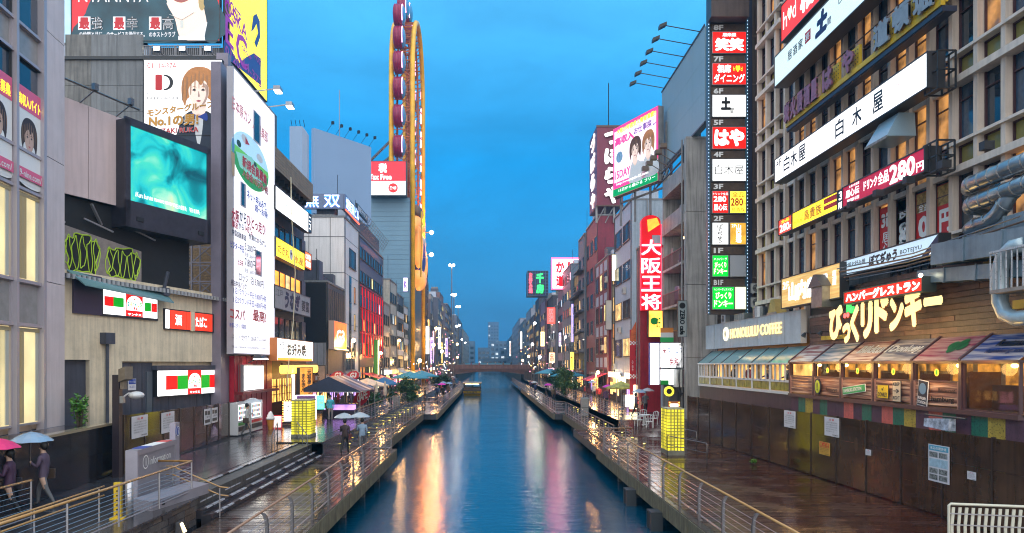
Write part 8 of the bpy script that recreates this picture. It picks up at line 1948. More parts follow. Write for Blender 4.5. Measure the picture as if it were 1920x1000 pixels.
def pale_block():
 Y0,Y1=69.8,79.2;H=21.3
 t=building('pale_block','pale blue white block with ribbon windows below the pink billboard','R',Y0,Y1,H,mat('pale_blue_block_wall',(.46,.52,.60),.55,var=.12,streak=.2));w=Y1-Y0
 for j in range(5):
  z=1.6+j*4.0
  for i in range(2):window(t,.5+i*4.4,z,3.6,1.9,pane=[GLASS,GLASS_B,LIT_W,GLASS,GLASS_B][(j+i)%5],mull=4,fm=F_BROWN)
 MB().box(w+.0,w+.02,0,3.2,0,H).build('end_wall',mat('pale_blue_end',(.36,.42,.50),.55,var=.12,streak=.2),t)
 for k in range(3):ac_unit(t,.5+k*2.6,4.2+k*4.0)
 MB().tube([(w+.15,1.5,0),(w+.15,1.5,H)],.06,6).build('downpipe',M_GREY,t)
 # pink billboard at an angle
 a=Vector((wx(1154,63.3),63.3,wz(377,63.3)));b=Vector((wx(1239,57.4),57.4,0));d=Vector((b.x-a.x,b.y-a.y));rz=math.atan2(d.y,d.x);w=d.length;h=wz(238,63.3)-wz(377,63.3)
 a.z=(wz(377,63.3)+wz(334,57.4))/2;h=(wz(238,63.3)+wz(205,57.4))/2-a.z
 s=thing('billboard','bright pink edged job billboard with two smiling women','billboard',tuple(a),rz)
 pk=glow('hot_pink_panel',(.9,.04,.22),.8);wh=glow('pinkish_white_panel',(1,.80,.86),.8)
 MB().box(0,w,-.25,.3,0,h).build('casing',M_GREY,s);MB().box(.03,w-.03,-.28,-.25,.03,h-.03).build('face',pk,s);MB().box(.25,w-.25,-.285,-.28,h*.2,h*.94).build('white_field',wh,s)
 MB().box(.03,w-.03,-.29,-.28,.03,h*.11).build('green_strip',glow('green_strip_glow',(.0,.3,.08),.7),s)
 for k,(cx,hc)in enumerate(((.52,mat('brown_hair_print',(.14,.05,.02),.5)),(.80,M_HAIRO))):portrait(s,w,h,.285,w*cx,h*.56,h*.17,hc,WHITEPR,M_SKIN,jw=.8)
 text(s,'大阪の特選求人情報満載!!',.1*w,.97*w,.88*h,.955*h,-.33,G_YEL,bold=.04);text(s,'高収入',.06*w,.5*w,.72*h,.84*h,-.33,pk,bold=.06);text(s,'お仕事探し',.5*w,.97*w,.76*h,.86*h,-.33,mat('violet_print',(.25,.05,.5),.4),bold=.03)
 text(s,'15DAY',.06*w,.42*w,.24*h,.36*h,-.33,pk,bold=.03);text(s,'http://www.job-15.com',.1*w,.8*w,.14*h,.185*h,-.33,G_WS);text(s,'15日から働ける フリー',.15*w,.95*w,.045*h,.09*h,-.33,G_WS)
 MB().disc(.16*w,.55*h,.5,-.3,-.29,16).build('map_print',mat('pale_blue_print',(.3,.5,.7),.4,var=.5,vscale=4),s)
 for k in range(4):MB().bar((w*k/3,.6,-2.5),(w*k/3,.6,h*.8),.15).build('support',M_GREY,s)
 MB().bar((0,.6,-.4),(w,.6,-.4),.15).build('support',M_GREY,s)
pale_block()
def red_block():
 rm=mat('oxblood_wall',(.20,.012,.035),.5,var=.2,streak=.25)
 t=building('oxblood_block','tall dark red block below the sign with large white hiragana','R',91.5,102,24.4,rm);w=10.5
 rows(t,.6,w-.6,1.5,3.7,6,3,1.8,1.9,.15,mull=1)
 t=building('oxblood_block','lower dark red block with pale spandrels in front of the taller one','R',81.5,91.3,17.6,rm,X=14.2);w=9.8
 for j in range(4):
  for i in range(3):
   x=.6+i*3.1;window(t,x,2.2+j*3.9,1.7,2.0,pane=pick(.3),mull=1,fm=F_BROWN);MB().box(x,x+1.7,-.04,0,4.4+j*3.9,5.6+j*3.9).build('spandrel_panel',M_BLUEW,t)
 ac_unit(t,w-1,14.5);ac_unit(t,6,6.5)
 fr=frame_px(1135,1147,Y=81.2,yt=563,yb=619);sign('blank_sign','blank pale vertical panel on the end wall of the lower dark red block',fr,mat('blank_panel_pale',(.48,.52,.56),.5),.2)
 t=building('narrow_cream_block','narrow cream block squeezed between dark red and pale blue blocks','R',79.3,81.4,16.2,mat('cream_strip_wall',(.45,.36,.22),.6,var=.2,streak=.3),X=14.6);rows(t,.3,1.9,1.6,3.1,5,1,1.2,1.7,.4,mull=1)
 fr=frame_px(1146,1156,Y=79.1,yt=478,yb=528);sign('small_lit_panel','pale multicoloured lit vertical panel above the narrow cream block',fr,glow('pale_yellow_panel_light',(1,.9,.6),1.6,var=.4),.3)
 # big hiragana roof sign
 Y=91.;x0=wx(1119,Y);x1=wx(1168,Y);z0=wz(386,Y);z1=wz(236,Y)
 s=thing('roof_sign','maroon rooftop block sign with big white hiragana down two sides','sign',(x0,Y,z0),0);w,h=x1-x0,z1-z0
 mm=mat('maroon_sign_panel',(.16,.01,.04),.4,var=.2,vscale=.4);MB().box(0,w,0,6.5,0,h).build('sign_block',mm,s);MB().box(-.06,w+.06,-.06,0,h-.2,h+.05).box(-.06,w+.06,-.06,0,-.1,.1).build('trim',F_BROWN,s)
 ww=glow('white_letter_glow',(1,.97,.94),1.2)
 for k,ch in enumerate('づぼらや'):
  z=h*(.98-.245*k);text(s,ch,w*.28,w*.98,z-h*.22,z-h*.01,-.1,ww,bold=.06,th=.1,name='channel_letter',outline=(.04,mat('maroon_edge',(.1,.01,.02),.4)))
  o=text(s,ch,1.6,5.2,z-h*.22,z-h*.01,0,ww,bold=.06)
  for v in o.data.vertices:v.co=(-.08,6.6-v.co.x,v.co.z)
 for k in range(4):MB().bar((w*k/3,.3+k%2,-2.2),(w*k/3,.3,0),.25).bar((w*k/3,.3,-2.2),(w*min(3,k+1)/3,.3,0),.12).build('support',M_GREY,s)
 MB().tube([(w*.5,1,h),(w*.5,1,h+6)],.06,4).build('antenna',M_BLK,s)
red_block()
def crab_sign():
 Y=133.;x0=wx(1035,Y);x1=wx(1086,Y);z0=wz(542,Y);z1=wz(485,Y)
 s=thing('roof_sign','white lit rooftop sign edged with red light and bold red characters','sign',(x0,Y,z0),0);w,h=x1-x0,z1-z0
 MB().box(0,w,0,3,0,h).build('casing',M_GREY,s);MB().box(.15,w-.15,-.05,0,.15,h-.15).build('face',glow('pinkish_white_face',(1,.42,.52),5.5),s)
 MB().tube([(0,-.1,0),(w,-.1,0),(w,-.1,h),(0,-.1,h)],.2,6,closed=True).build('neon_tube',glow('crab_sign_neon',(1,.05,.12),5),s)
 rd=glow('deep_red_lettering',(.8,.0,.01),.7);text(s,'か',.14*w,.46*w,.52*h,.92*h,-.1,rd,bold=.06);text(s,'道',.14*w,.46*w,.08*h,.46*h,-.1,rd,bold=.06);text(s,'に',.56*w,.94*w,.52*h,.9*h,-.1,rd,bold=.06);text(s,'楽',.56*w,.9*w,.08*h,.46*h,-.1,rd,bold=.06)
 Y=168.;x0=wx(989,Y);x1=wx(1028,Y);z0=wz(554,Y);z1=wz(508,Y)
 s=thing('roof_sign','dark rooftop lattice sign with red neon on one side and green characters','sign',(x0,Y,z0),0);w,h=x1-x0,z1-z0
 MB().box(0,w,.1,6,0,h).build('casing',mat('blue_black_panel',(.01,.02,.05),.4),s)
 lm=MB()
 for k in range(9):lm.box(w*k/8-.04,w*k/8+.04,-.05,.1,0,h)
 for k in range(9):lm.box(0,w,-.05,.1,h*k/8-.04,h*k/8+.04)
 lm.build('lattice',mat('blue_lattice',(.05,.15,.35),.4),s)
 gn=glow('green_neon',(.02,1,.12),1.8);text(s,'お好み焼',.06*w,.24*w,.08*h,.92*h,-.1,glow('red_pink_neon',(1,.08,.12),1.8),vertical=True,bold=.04);text(s,'千',.42*w,.78*w,.5*h,.9*h,-.1,gn,bold=.05);text(s,'房',.42*w,.78*w,.08*h,.46*h,-.1,gn,bold=.05)
crab_sign()
def far_right():
 cols=dict(bg=(.13,.17,.22),ye=(.36,.26,.09),pu=(.18,.12,.18),da=(.04,.04,.06),mv=(.22,.14,.20),wh=(.26,.27,.33),br=(.10,.05,.04))
 specs=[(102.3,109,24,'bg','blue grey block with railed balconies beyond the dark red one','b'),(109.2,119,19.5,'ye','mustard yellow block with small balconies',''),(119.2,132,22,'bg','slate blue block under the white and red roof sign',''),(132.2,146,20,'pu','dusty violet block below the lit white roof sign',''),(146.2,158,17,'wh','pale block with bright lit lower windows',''),(158.2,172,20.5,'da','dark block carrying the green and red lattice sign',''),(172.2,189,21,'mv','pinkish mauve block before the bridge on the right',''),(200,216,24,'da','dark block with a white tube light just past the bridge',''),(216.5,238,20,'br','brown block with orange lights past the bridge on the right',''),(239,268,24,'wh','pale slab far down the right bank',''),(269,320,22,'bg','blue grey slab far down the right bank',''),(321,420,26,'wh','large hazy slab near the end of the right bank',''),(421,540,22,'bg','last hazy row of blocks on the right bank','')]
 for k,(Y0,Y1,H,c,lb,ex)in enumerate(specs):
  t=building('city_block',lb,'R',Y0,Y1,H,mat('far_right_wall_'+c,cols[c],.6,var=.2,vscale=.5,streak=.25),X=RX+(.3 if k%2 else-.2));w=Y1-Y0
  nr=int(H/3.1);nc=max(2,min(8,int(w/2.6)))
  rows(t,.4,w-.4,1.0,3.05,nr,nc,min(1.7,(w-.8)/nc-.3),1.5,.35,mull=1 if w<12 else 0,sill=w<12)
  if k in(2,3,5):endrows(t,'R',w,.5,4.5,12,3.05,2,2,1.2,1.4,.3)
  if ex=='b' or k==1:
   for j in range(1,nr):MB().box(.2,w-.2,-1.0,-.02,j*3.05+.4,j*3.05+.52).box(.2,w-.2,-1.0,-.95,j*3.05+1.4,j*3.05+1.45).box(.2,.25,-1.0,-.95,j*3.05+.4,j*3.05+1.4).box(w-.25,w-.2,-1.0,-.95,j*3.05+.4,j*3.05+1.4).build('balcony',M_DARKCL,t)
  for q in range(2):ac_unit(t,random.uniform(.3,w-1),3.5+q*3.05*2)
 P=[(1025,1041,577,608,141,'red square sign with pale characters on the violet block',glow('red_square_glow',(1,.08,.06),1.5),'居酒'),(1068,1076,660,694,112,'tall yellow lit shop panel on the mustard block',glow('yellow_panel_light',(1,.85,.08),1.8),'丸'),(1013,1021,622,650,150,'amber framed lit vertical sign on the pale block',glow('amber_frame_light',(1,.75,.35),1.9),'酒処'),(1047,1052,624,650,132,'violet white vertical sign on the violet block',glow('violet_white_glow',(.7,.65,1),1.8),'薬'),(1070,1075,570,642,112.5,'tall violet edged strip sign on the slate block',glow('violet_strip',(.45,.35,.9),1.2),'マッサージ'),(1029,1040,661,681,134,'orange and white lit poster box under the violet block',glow('orange_white_box',(1,.5,.3),1.8),'串'),(975,979,622,655,214,'white vertical sign far down the right bank',glow('far_sign_white',(1,.95,.85),2),'ホテル'),(955,958,640,668,260,'thin white light strip far down the right bank',glow('far_sign_white',(1,.95,.85),2),'I')]
 for a,b,c,d,Y,lb,m,s in P:
  sign('wall_sign',lb,frame_px(a,b,Y=Y,yt=c,yb=d),m,.4,rim=.05,texts=[(s,.2,.8,.1,.9,REDPR if 'yellow' in lb or 'white' in lb else WHITEPR,dict(vertical=True,bold=.02))])
 # far centre: towers beyond the canal bend
 hz=mat('far_tower_wall',(.08,.13,.19),.6,var=.1,vscale=.1)
 for k,(pa,pb,pt,Y,lb)in enumerate(((915,935,604,900,'hazy tall tower block in the far centre'),(920,951,640,620,'wide hazy office block at the end of the canal'),(896,918,652,560,'low hazy block left of the far tower'),(938,966,655,540,'low hazy block right of the far tower'),(905,960,672,500,'lowest hazy building closing the canal'),(860,890,640,560,'hazy grey block on the far left behind the bridge'))):
  x0,x1=wx(pa,Y),wx(pb,Y);H=wz(pt,Y);t=thing('distant_tower',lb,'building',(x0,Y,-1.2),0);w=x1-x0;MB().box(0,w,0,25,0,H+1.2).build('wall',hz,t)
  rnd=random.Random(k);nr=int(H/4);nc=max(3,int(w/3.4));gm=MB();lm=MB()
  for j in range(nr):
   for i in range(nc):
    (lm if rnd.random()<.1 else gm).box(w*(i+.2)/nc,w*(i+.8)/nc,-.15,0,2+j*4,4+j*4)
  gm.build('dark_windows',GLASS,t,kind='stuff');lm.build('lit_windows',LIT_C,t,kind='stuff')
 # second bridge
 t=thing('distant_bridge','pale blue lit bridge far behind the brown one','bridge',(0,430,0),0);MB().box(-14,15,0,8,2.6,4.4).build('deck',mat('blue_bridge_deck',(.12,.30,.40),.5),t);MB().box(-14,15,-.2,0,4.4,5.4).build('parapet',mat('blue_bridge_deck',(.12,.30,.40),.5),t);MB().box(-9.2,-8.6,0,8,-1,2.6).box(9,9.6,0,8,-1,2.6).build('pier',M_CONC_D,t)
far_right()
# distant banks: quays beyond the first bridge
slab('quay_left_beyond',-15,-9.4,199,900,-4,1.8,M_CONC_D);slab('quay_right_beyond',9.6,15,199,900,-4,1.8,M_CONC_D)
# -- street lamps, festival light masts
def lamps():
 me={}
 def lamp(x,y,z,h,lb,col='w',heads=1,grp=None,r=.22):
  t=thing('street_lamp',lb,'street lamp',(x,y,z),0,grp)
  MB().tube([(0,0,0),(0,0,h)],.06 if y<150 else .13,6).build('pole',M_STEEL,t)
  if y<200:bulb('lamp_light',(.4 if x<0 else-.4,-.5,h-.2),(1,.5,.16)if col=='a' else(1,.8,.6),480 if col=='a' else 130,t,.3)
  g=glow('lamp_white',(.95,.98,1),14)if col=='w' else glow('lamp_amber',(1,.62,.22),26)
  for k in range(heads):
   s=(k-(heads-1)/2)*.9
   MB().tube([(0,0,h),(s,0,h+.1)],.04,5).build('arm',M_STEEL,t);MB().ball((s+(.2 if heads==1 else 0),0,h+.12),r,8,6).build('lamp_head',g,t)
 L=[(-9.2,176,'w',2,29,'tall floodlight mast with two white lamps before the bridge'),(-8.9,181,'w',2,22,'second tall mast with white lamps near the bridge'),(-9.5,206,'w',1,14,'white street lamp just past the bridge on the left'),(-9.8,216,'a',1,9,'amber street lamp just past the bridge on the left'),(-10,232,'w',2,22,'white double lamp mast past the bridge on the left'),(-10,236,'w',1,16,'lower white lamp beside the double mast on the left'),(-10,260,'w',1,12,'white lamp at the far left bank, middle distance'),(-10,300,'w',1,12,'white lamp at the far left bank, farther on'),(-10.2,226,'a',1,5,'low amber lamp past the bridge on the left'),
 (-13.2,84,'a',1,5.2,'amber lamp on the red lit building front'),(-13.4,103,'a',1,7.4,'amber lamp between the red lit building and the wheel'),(-13.4,68,'a',1,6.2,'amber lamp below the square orange sign'),(-12.5,125,'a',1,4.5,'amber lamp under the awnings by the wheel leg'),(-12,150,'a',1,8,'amber lamp right of the wheel leg'),(-12,158,'a',1,12,'higher amber lamp right of the wheel leg'),(-11.5,170,'w',1,7,'white lamp before the bridge on the left quay'),
 (11.0,150,'w',1,5.4,'bright white lamp with a starburst on the right bank'),(11.4,172,'w',1,14,'white lamp high before the bridge on the right'),(11.2,178,'w',1,9,'lower white lamp before the bridge on the right'),(11.5,200,'a',1,5,'amber lamp at the right bridge end'),(11.6,236,'a',1,4,'amber lamp past the bridge on the right'),(13,118,'w',1,8.5,'white lamp on the mustard block'),(12.8,82,'a',1,2.9,'amber lamp under the red awning on the right'),(13,70,'a',1,2.6,'warm lamp by the stalls on the right bank')]
 for x,y,c,n,h,lb in L:lamp(x,y,UP if y<196 else 1.8,h,lb,c,n,r=.2 if y<120 else .34)
lamps()
def sparkle():
 rnd=random.Random(55)
 for nm,g in(('amber',glow('sparkle_amber',(1,.55,.15),9)),('white',glow('sparkle_white',(.95,.95,1),9)),('pink',glow('sparkle_pink',(1,.25,.35),6))):
  mb=MB()
  for k in range(46):
   s=-1 if k%3 else 1;Y=rnd.uniform(118,250);mb.ball((s*rnd.uniform(9.4,13.8)+(.6 if s>0 else 0),Y,rnd.uniform(2.2,5.5)+(rnd.random()<.25)*rnd.uniform(2,9)),rnd.uniform(.04,.09)*Y/150,6,4)
  tag(mb.build('string_lights',g,kind='stuff'),'scattered tiny %s festival and shop lights along the far promenades'%nm,'lights')
sparkle()
# -- awnings, tents, parasols
def parasol(label,x,y,z,r,h,m,n=4,grp='parasols on the promenades',closed=False):
 t=thing('parasol',label,'parasol',(x,y,z),R(20*(x%3)),grp);MB().tube([(0,0,0),(0,0,h+.1)],.03,6).cyl(0,0,0,.08,.25,10).build('pole',M_STEEL_L,t)
 if closed:MB().tube([(0,0,h*.45),(0,0,h*.6),(0,0,h*.95),(0,0,h*1.05)],[.13,.17,.1,.02],8).build('canopy',m,t);return t
 mb=MB();k=n
 for q in range(k):
  a,b=2*math.pi*q/k+math.pi/4,2*math.pi*(q+1)/k+math.pi/4;R_=r*(1.3 if n==4 else 1)
  p=[(0,0,h),(R_*math.cos(a),R_*math.sin(a),h-r*.42),(R_*math.cos(b),R_*math.sin(b),h-r*.42)]
  i=len(mb.v);mb.v+=p+[(p[1][0],p[1][1],p[1][2]-.14),(p[2][0],p[2][1],p[2][2]-.14)];mb.f+=[(i,i+1,i+2),(i+1,i+3,i+4,i+2)];mb.mi+=[0,0]
 mb.build('canopy',m,t);rb=MB()
 for q in range(k):
  a=2*math.pi*q/k+math.pi/4;R_=r*(1.3 if n==4 else 1);rb.bar((0,0,h-.05),(R_*math.cos(a),R_*math.sin(a),h-r*.42-.03),.025)
 rb.build('ribs',M_STEEL,t);return t
TEAL=mat('teal_canvas',(.04,.25,.36),.6,var=.2);NAVY=mat('navy_canvas',(.015,.03,.07),.5,var=.3);CREAMC=mat('cream_canvas',(.6,.5,.38),.6,var=.2)
def tents():
 # striped navy tent near the lantern, left
 t=thing('market_tent','navy and pale striped tent stall behind the left lantern','tent',(-13.8,50.0,UP),0,'tents of the left bank')
 cl=[NAVY,mat('blue_stripe_canvas',(.05,.13,.25),.5),CREAMC]
 W,D,H=4.6,6.5,2.5
 for k in range(7):
  y0=D*k/7;y1=D*(k+1)/7-.02;m=cl[(0,0,1,0,2,0,1)[k]]
  MB().hexa([(W,y0,H-.5),(W,y1,H-.5),(W/2,y1,H+.55),(W/2,y0,H+.55),(W,y0,H-.46),(W,y1,H-.46),(W/2,y1,H+.59),(W/2,y0,H+.59)]).build('canopy',m,t)
  MB().hexa([(0,y0,H-.5),(0,y1,H-.5),(W/2,y1,H+.55),(W/2,y0,H+.55),(0,y0,H-.46),(0,y1,H-.46),(W/2,y1,H+.59),(W/2,y0,H+.59)]).build('canopy',m,t)
 MB().prism([(0,H-.5),(W,H-.5),(W/2,H+.55)],.0,.02).build('gable',NAVY,t)
 for x in(0.05,W-.05):
  for y in(.05,D-.05):MB().tube([(x,y,0),(x,y,H-.5)],.035,6).build('pole',M_STEEL_L,t)
 for z in(H-.52,):MB().bar((0,0,z),(W,0,z),.05).bar((W,0,z),(W,D,z),.05).build('frame',M_STEEL_L,t)
 b=thing('menu_board','green lit menu board standing at the tent front','board',(wx(588,50),49.9,UP+.75),0);w=wx(609,50)-wx(588,50);MB().box(0,w,-.06,0,0,1.0).build('board',glow('green_board_light',(.15,.8,.55),1.0),b);MB().box(.1,.16,-.03,.03,-.75,0).box(w-.16,w-.1,-.03,.03,-.75,0).build('legs',M_BLK,b)
 for k in range(3):text(b,('生ビール','枝豆 串焼','カクテル')[k],.06,w-.06,.68-k*.3,.88-k*.3,-.07,WHITEPR,bold=.03)
 MB().box(.02,.0,0,0,0,0)
 c=thing('stall_counter','dark stall counter with glowing lower lights inside the tent','counter',(-12.6,53,UP),0);MB().box(0,2.6,0,.6,0,1.0).build('counter',mat('dark_counter',(.06,.04,.08),.4),c);MB().box(.1,2.5,-.02,0,.5,.9).build('lit_panel',glow('violet_counter_light',(.5,.25,.8),1.2,var=.5),c)
 # banner flag red beside tents
 q=thing('banner_flag','red flame shaped banner flag with white script by the tents','flag',(wx(680,57),57,UP));MB().tube([(-.6,0,0),(-.5,0,1.2)],.02,5).build('pole',M_STEEL,q)
 MB().prism([(-.85,.5),(-.7,1.3),(-.3,1.9),(.2,2.2),(.5,2.15),(.6,1.5),(.3,.9),(-.1,.6)],-.02,.02).build('flag_cloth',mat('crimson_cloth',(.5,.01,.03),.5),q);text(q,'CAFE',-.45,.4,1.0,1.7,-.03,WHITEPR,bold=.03,rise=.5)
 specs=[('navy peaked tent beyond the striped tent on the left',-12.6,62,1.7,2.6,NAVY,4),('cream and blue peaked tent farther along the left bank',-12.2,70,1.7,2.6,CREAMC,4),('blue peaked tent after the cream one on the left bank',-11.4,76,1.8,2.6,mat('blue_canvas',(.04,.14,.3),.6),4),('teal parasol nearer of the pair by the left planting',-9.9,88,1.9,3.1,TEAL,4),('teal parasol farther of the pair by the left planting',-9.6,100,1.9,3.1,TEAL,4),('teal parasol nearest on the right bank',11.2,97,1.9,3.2,TEAL,4),('teal parasol behind the nearest one on the right bank',10.8,121,2.0,3.3,TEAL,4),('yellow and blue floral parasol at the shops on the right',12.0,62.5,1.4,2.5,mat('yellow_blue_canvas',(.45,.4,.08),.5,var=.9,vscale=2.5),8)]
 for lb,x,y,r,h,m,n in specs:parasol(lb,x,y,UP,r,h,m,n)
 for k,(px,Y)in enumerate(((706,63),(722,66))):parasol(['closed cream parasol, left of the two by the tents','closed cream parasol, right of the two by the tents'][k],wx(px,Y),Y,UP,.6,2.3,CREAMC,4,closed=True)
 # long awnings
 for k,(x,y,L,lb,m)in enumerate(((-14.8,112,9,'blue and white striped awning under the slate block',mat('blue_white_awning',(.3,.42,.5),.5,var=.3)),(-14.8,122,9,'cream lit awning at the wheel foot',mat('cream_lit_awning',(.65,.5,.25),.5)),(-14.8,133,14,'orange brown awning of the store between the wheel legs',mat('orange_awning',(.55,.22,.05),.5)),(-14.8,81,8,'dark red awning on the red lit building',mat('dark_red_awning',(.3,.01,.02),.5)))):
  a=thing('awning',lb,'awning',(x,y,3.6),LEFT);MB().hexa([(0,-2.8,-.9),(L,-2.8,-.9),(L,0,0),(0,0,0),(0,-2.8,-.85),(L,-2.8,-.85),(L,0,.05),(0,0,.05)]).build('canopy',m,a)
  for q in range(int(L/1.5)):MB().bar((q*1.5+.1,-2.7,-.9),(q*1.5+.1,0,-1.2),.04).build('arm',M_STEEL,a)
  if k<3:MB().box(.3,L-.3,-.5,-.4,-1.9,-.5).build('shop_light',glow('shop_front_warm',(1,.55,.18),2.6,var=.7),a)
 a=thing('awning','small red awning lit from below by a lamp on the right bank','awning',(14.2,88,3.6),RIGHT);MB().hexa([(0,-2.4,-.9),(6,-2.4,-.9),(6,0,0),(0,0,0),(0,-2.4,-.85),(6,-2.4,-.85),(6,0,.05),(0,0,.05)]).build('canopy',mat('bright_red_awning',(.5,.02,.04),.5),a)
 # shop fronts at quay level, lit
 rnd=random.Random(77)
 fronts=[('L',-14.7,57.4,6,'warm lit bar front behind the tents on the left',0),('L',-14.7,64,7,'dim violet bar front below the square orange sign',3),('L',-14.7,72,7,'white lit shop front at the foot of the white tower',1),('L',-14.7,98,6,'amber restaurant front beyond the red lit building',0),('L',-14.7,105,7,'pink lit front under the cream block',2),('L',-14.7,153,7,'bright orange food stall row beyond the wheel',0),('L',-14.6,161,12,'pink and white crowded stall row before the bridge',2),('L',-14.6,174,14,'amber stall row next to the bridge',0),
 ('R',14.4,66,6,'bright cream lantern front under the red banner',1),('R',14.3,75,6,'warm bar front under the pale block',0),('R',14.1,88,7,'gridded amber window front under the dark red block',0),('R',14.2,103,7,'green and amber lit front on the right bank',0),('R',14.3,116,9,'white lit front below the slate block',1),('R',14.3,134,11,'orange white lit front below the violet block',0),('R',14.3,150,12,'pale glow front before the dark block on the right',1)]
 gl=[glow('front_amber',(1,.50,.14),2.2,var=.8),glow('front_white',(1,.92,.8),2.6,var=.6),glow('front_pink',(1,.35,.45),2.2,var=.7),glow('front_violet',(.5,.3,.9),1.2,var=.6)]
 for s,x,y,L,lb,c in fronts:
  f=thing('street_shop',lb,'shop',(x,y if s=='L' else y+L,UP),LEFT if s=='L' else RIGHT);n=int(L/1.6)
  MB().box(0,L,0,.1,0,3.0).build('wall',mat('front_dark_wall',(.04,.03,.03),.5),f)
  for k in range(n):
   xx=.15+k*(L-.3)/n;window(f,xx,.5+(k%2)*.3,(L-.3)/n-.2,1.5+(k%3)*.2,pane=gl[c]if rnd.random()<.75 else gl[rnd.randrange(4)],fm=F_BROWN,mull=1,sill=False)
  MB().box(.1,L-.1,-.25,0,2.55,3.1).build('name_board',gl[(c+1)%3]if rnd.random()<.4 else mat('front_board_%d'%c,[(.3,.1,.03),(.4,.4,.38),(.4,.05,.1),(.1,.05,.2)][c],.5),f)
  text(f,rnd.choice(('たこ焼き 大たこ','お好み焼','居酒屋 えびす','BAR & CAFE','ラーメン','串かつ')),.5,L-.5,2.65,3.0,-.27,WHITEPR,bold=.03)
 # lanterns on the right
 lm=MB().tube([(0,0,-.5),(0,0,-.4),(0,0,-.2),(0,0,.0)],[.12,.2,.2,.12],10).mesh('paper_lantern',glow('lantern_cream',(1,.85,.5),2.8))
 for k,(x,y,z)in enumerate(((11.9,58.4,1.9),(12.3,58.8,1.7),(12.9,60.1,2.7),(12.6,65,3.3))):
  t=thing('floor_lantern',['cream box lantern, lowest left in front of the right shops','cream box lantern, right of the lowest one','tall cream lantern box above the two lower ones','hanging cream lantern below the red banner'][k],'lantern',(x,y,UP));MB().box(-.3,.3,-.15,.15,z-1.5,z-.5).build('lamp_shade',glow('lantern_cream',(1,.85,.5),2.8),t);MB().box(-.03,.03,-.03,.03,0,z-1.5).build('post',M_BLK,t)
tents()
# -- white chairs and tables on the right
def chair_mesh():
 w=MB()
 for x in(-.2,.2):
  for y in(-.2,.2):w.tube([(x*1.15,y*1.15,0),(x,y,.42)],.022,5)
 return w
def furniture():
 cm=mat('white_plastic_chair',(.7,.7,.7),.4)
 leg=MB().tube([(0,0,0),(0,0,.42)],.022,5).mesh('leg',cm);seat=MB().box(-.23,.23,-.23,.23,.42,.45).mesh('seat',cm)
 back=MB().tube([(-.22,.22,.44),(-.24,.3,.85),(0,.33,.92),(.24,.3,.85),(.22,.22,.44)],.02,5).tube([(-.1,.23,.44),(-.1,.31,.88)],.015,4).tube([(.1,.23,.44),(.1,.31,.88)],.015,4).mesh('backrest',cm);arm=MB().tube([(0,-.22,.0),(0,-.2,.66),(0,.2,.66)],.018,5).mesh('armrest',cm)
 L=[(10.4,47.8,20,'white plastic armchair, leftmost by the right lantern'),(11.0,47.2,160,'white plastic armchair turned away, second from the left'),(11.5,48.3,-60,'white plastic armchair nearest the hoarding'),(10.9,49.1,190,'white plastic armchair at the back of the group')]
 for x,y,a,lb in L:
  z=UP*max(0,min(1,(y-44.5)/5.5));t=thing('garden_chair',lb,'chair',(x,y,z+.01),R(a),'white chairs on the right promenade')
  put(seat,'seat',t);put(back,'backrest',t)
  for sx in(-1,1):
   put(arm,'armrest',t,(sx*.24,0,0))
   for sy in(-1,1):put(leg,'leg',t,(sx*.2,sy*.2,0))
 t=thing('garden_table','small white round table among the plastic chairs','table',(10.9,48.2,UP*.67));MB().cyl(0,0,.7,.73,.4,16).build('tabletop',cm,t);MB().tube([(0,0,0),(0,0,.7)],.03,6).build('pedestal',cm,t);MB().cyl(0,0,0,.03,.22,12).build('foot',cm,t)
 # grey bins
 for k,(px,Y,lb)in enumerate(((743,66,'grey steel cabinet beside the left planting'),(1096,62.5,'grey steel cabinet on the right landing by the railing'))):
  t=thing('steel_cabinet',lb,'cabinet',(wx(px,Y),Y,0.05));MB().box(-.32,.32,-.3,.3,0,1.55).build('cabinet_body',mat('cabinet_grey',(.28,.27,.26),.4,var=.2),t);MB().box(-.35,.35,-.33,.33,1.55,1.62).build('lid',mat('cabinet_lid',(.3,.35,.38),.3),t);MB().box(-.3,.3,-.31,-.3,.75,.78).build('seam',M_BLK,t)
 # stacked benches on landings
 for k in range(3):
  t=thing('deck_table',['wooden slatted deck table, nearest on the left landing','wooden slatted deck table, middle of the left landing','wooden slatted deck table, farthest on the left landing'][k],'table',(-7.0,70+k*9,0.0),0,'deck tables on the landings')
  for q in range(4):MB().box(-.6+q*.3,-.34+q*.3,-.9,.9,.42,.47).build('slat',M_WOOD2,t)
  for sx in(-.5,.5):
   for sy in(-.8,.8):MB().box(sx-.04,sx+.04,sy-.04,sy+.04,0,.42).build('leg',M_BLK,t)
furniture()
# -- planting
for k,(px,Y,z,rx,rz_,n,lf,lb)in enumerate(((765,72,UP,1.3,1.3,6000,.10,'dense dark green bush on the left promenade edge'),(826,108,UP,1.6,1.3,4000,.12,'dark bush beside the teal parasols on the left'),(1061,86,UP,1.7,1.7,8000,.11,'large round dark green bush on the right promenade'),(1040,120,UP,2.2,1.7,5000,.13,'dark bush behind the teal parasols on the right'),(702,62,UP,.7,.8,700,.12,'small palm like plant between the closed parasols'),(735,68,UP,.8,.8,700,.12,'leafy plant right of the closed parasols'))):
 leafbush('bush',lb,'bush',wx(px,Y),Y,z,rx,rx,rz_,n,lf,M_LEAF if k%2==0 else M_LEAFD,seed=20+k)
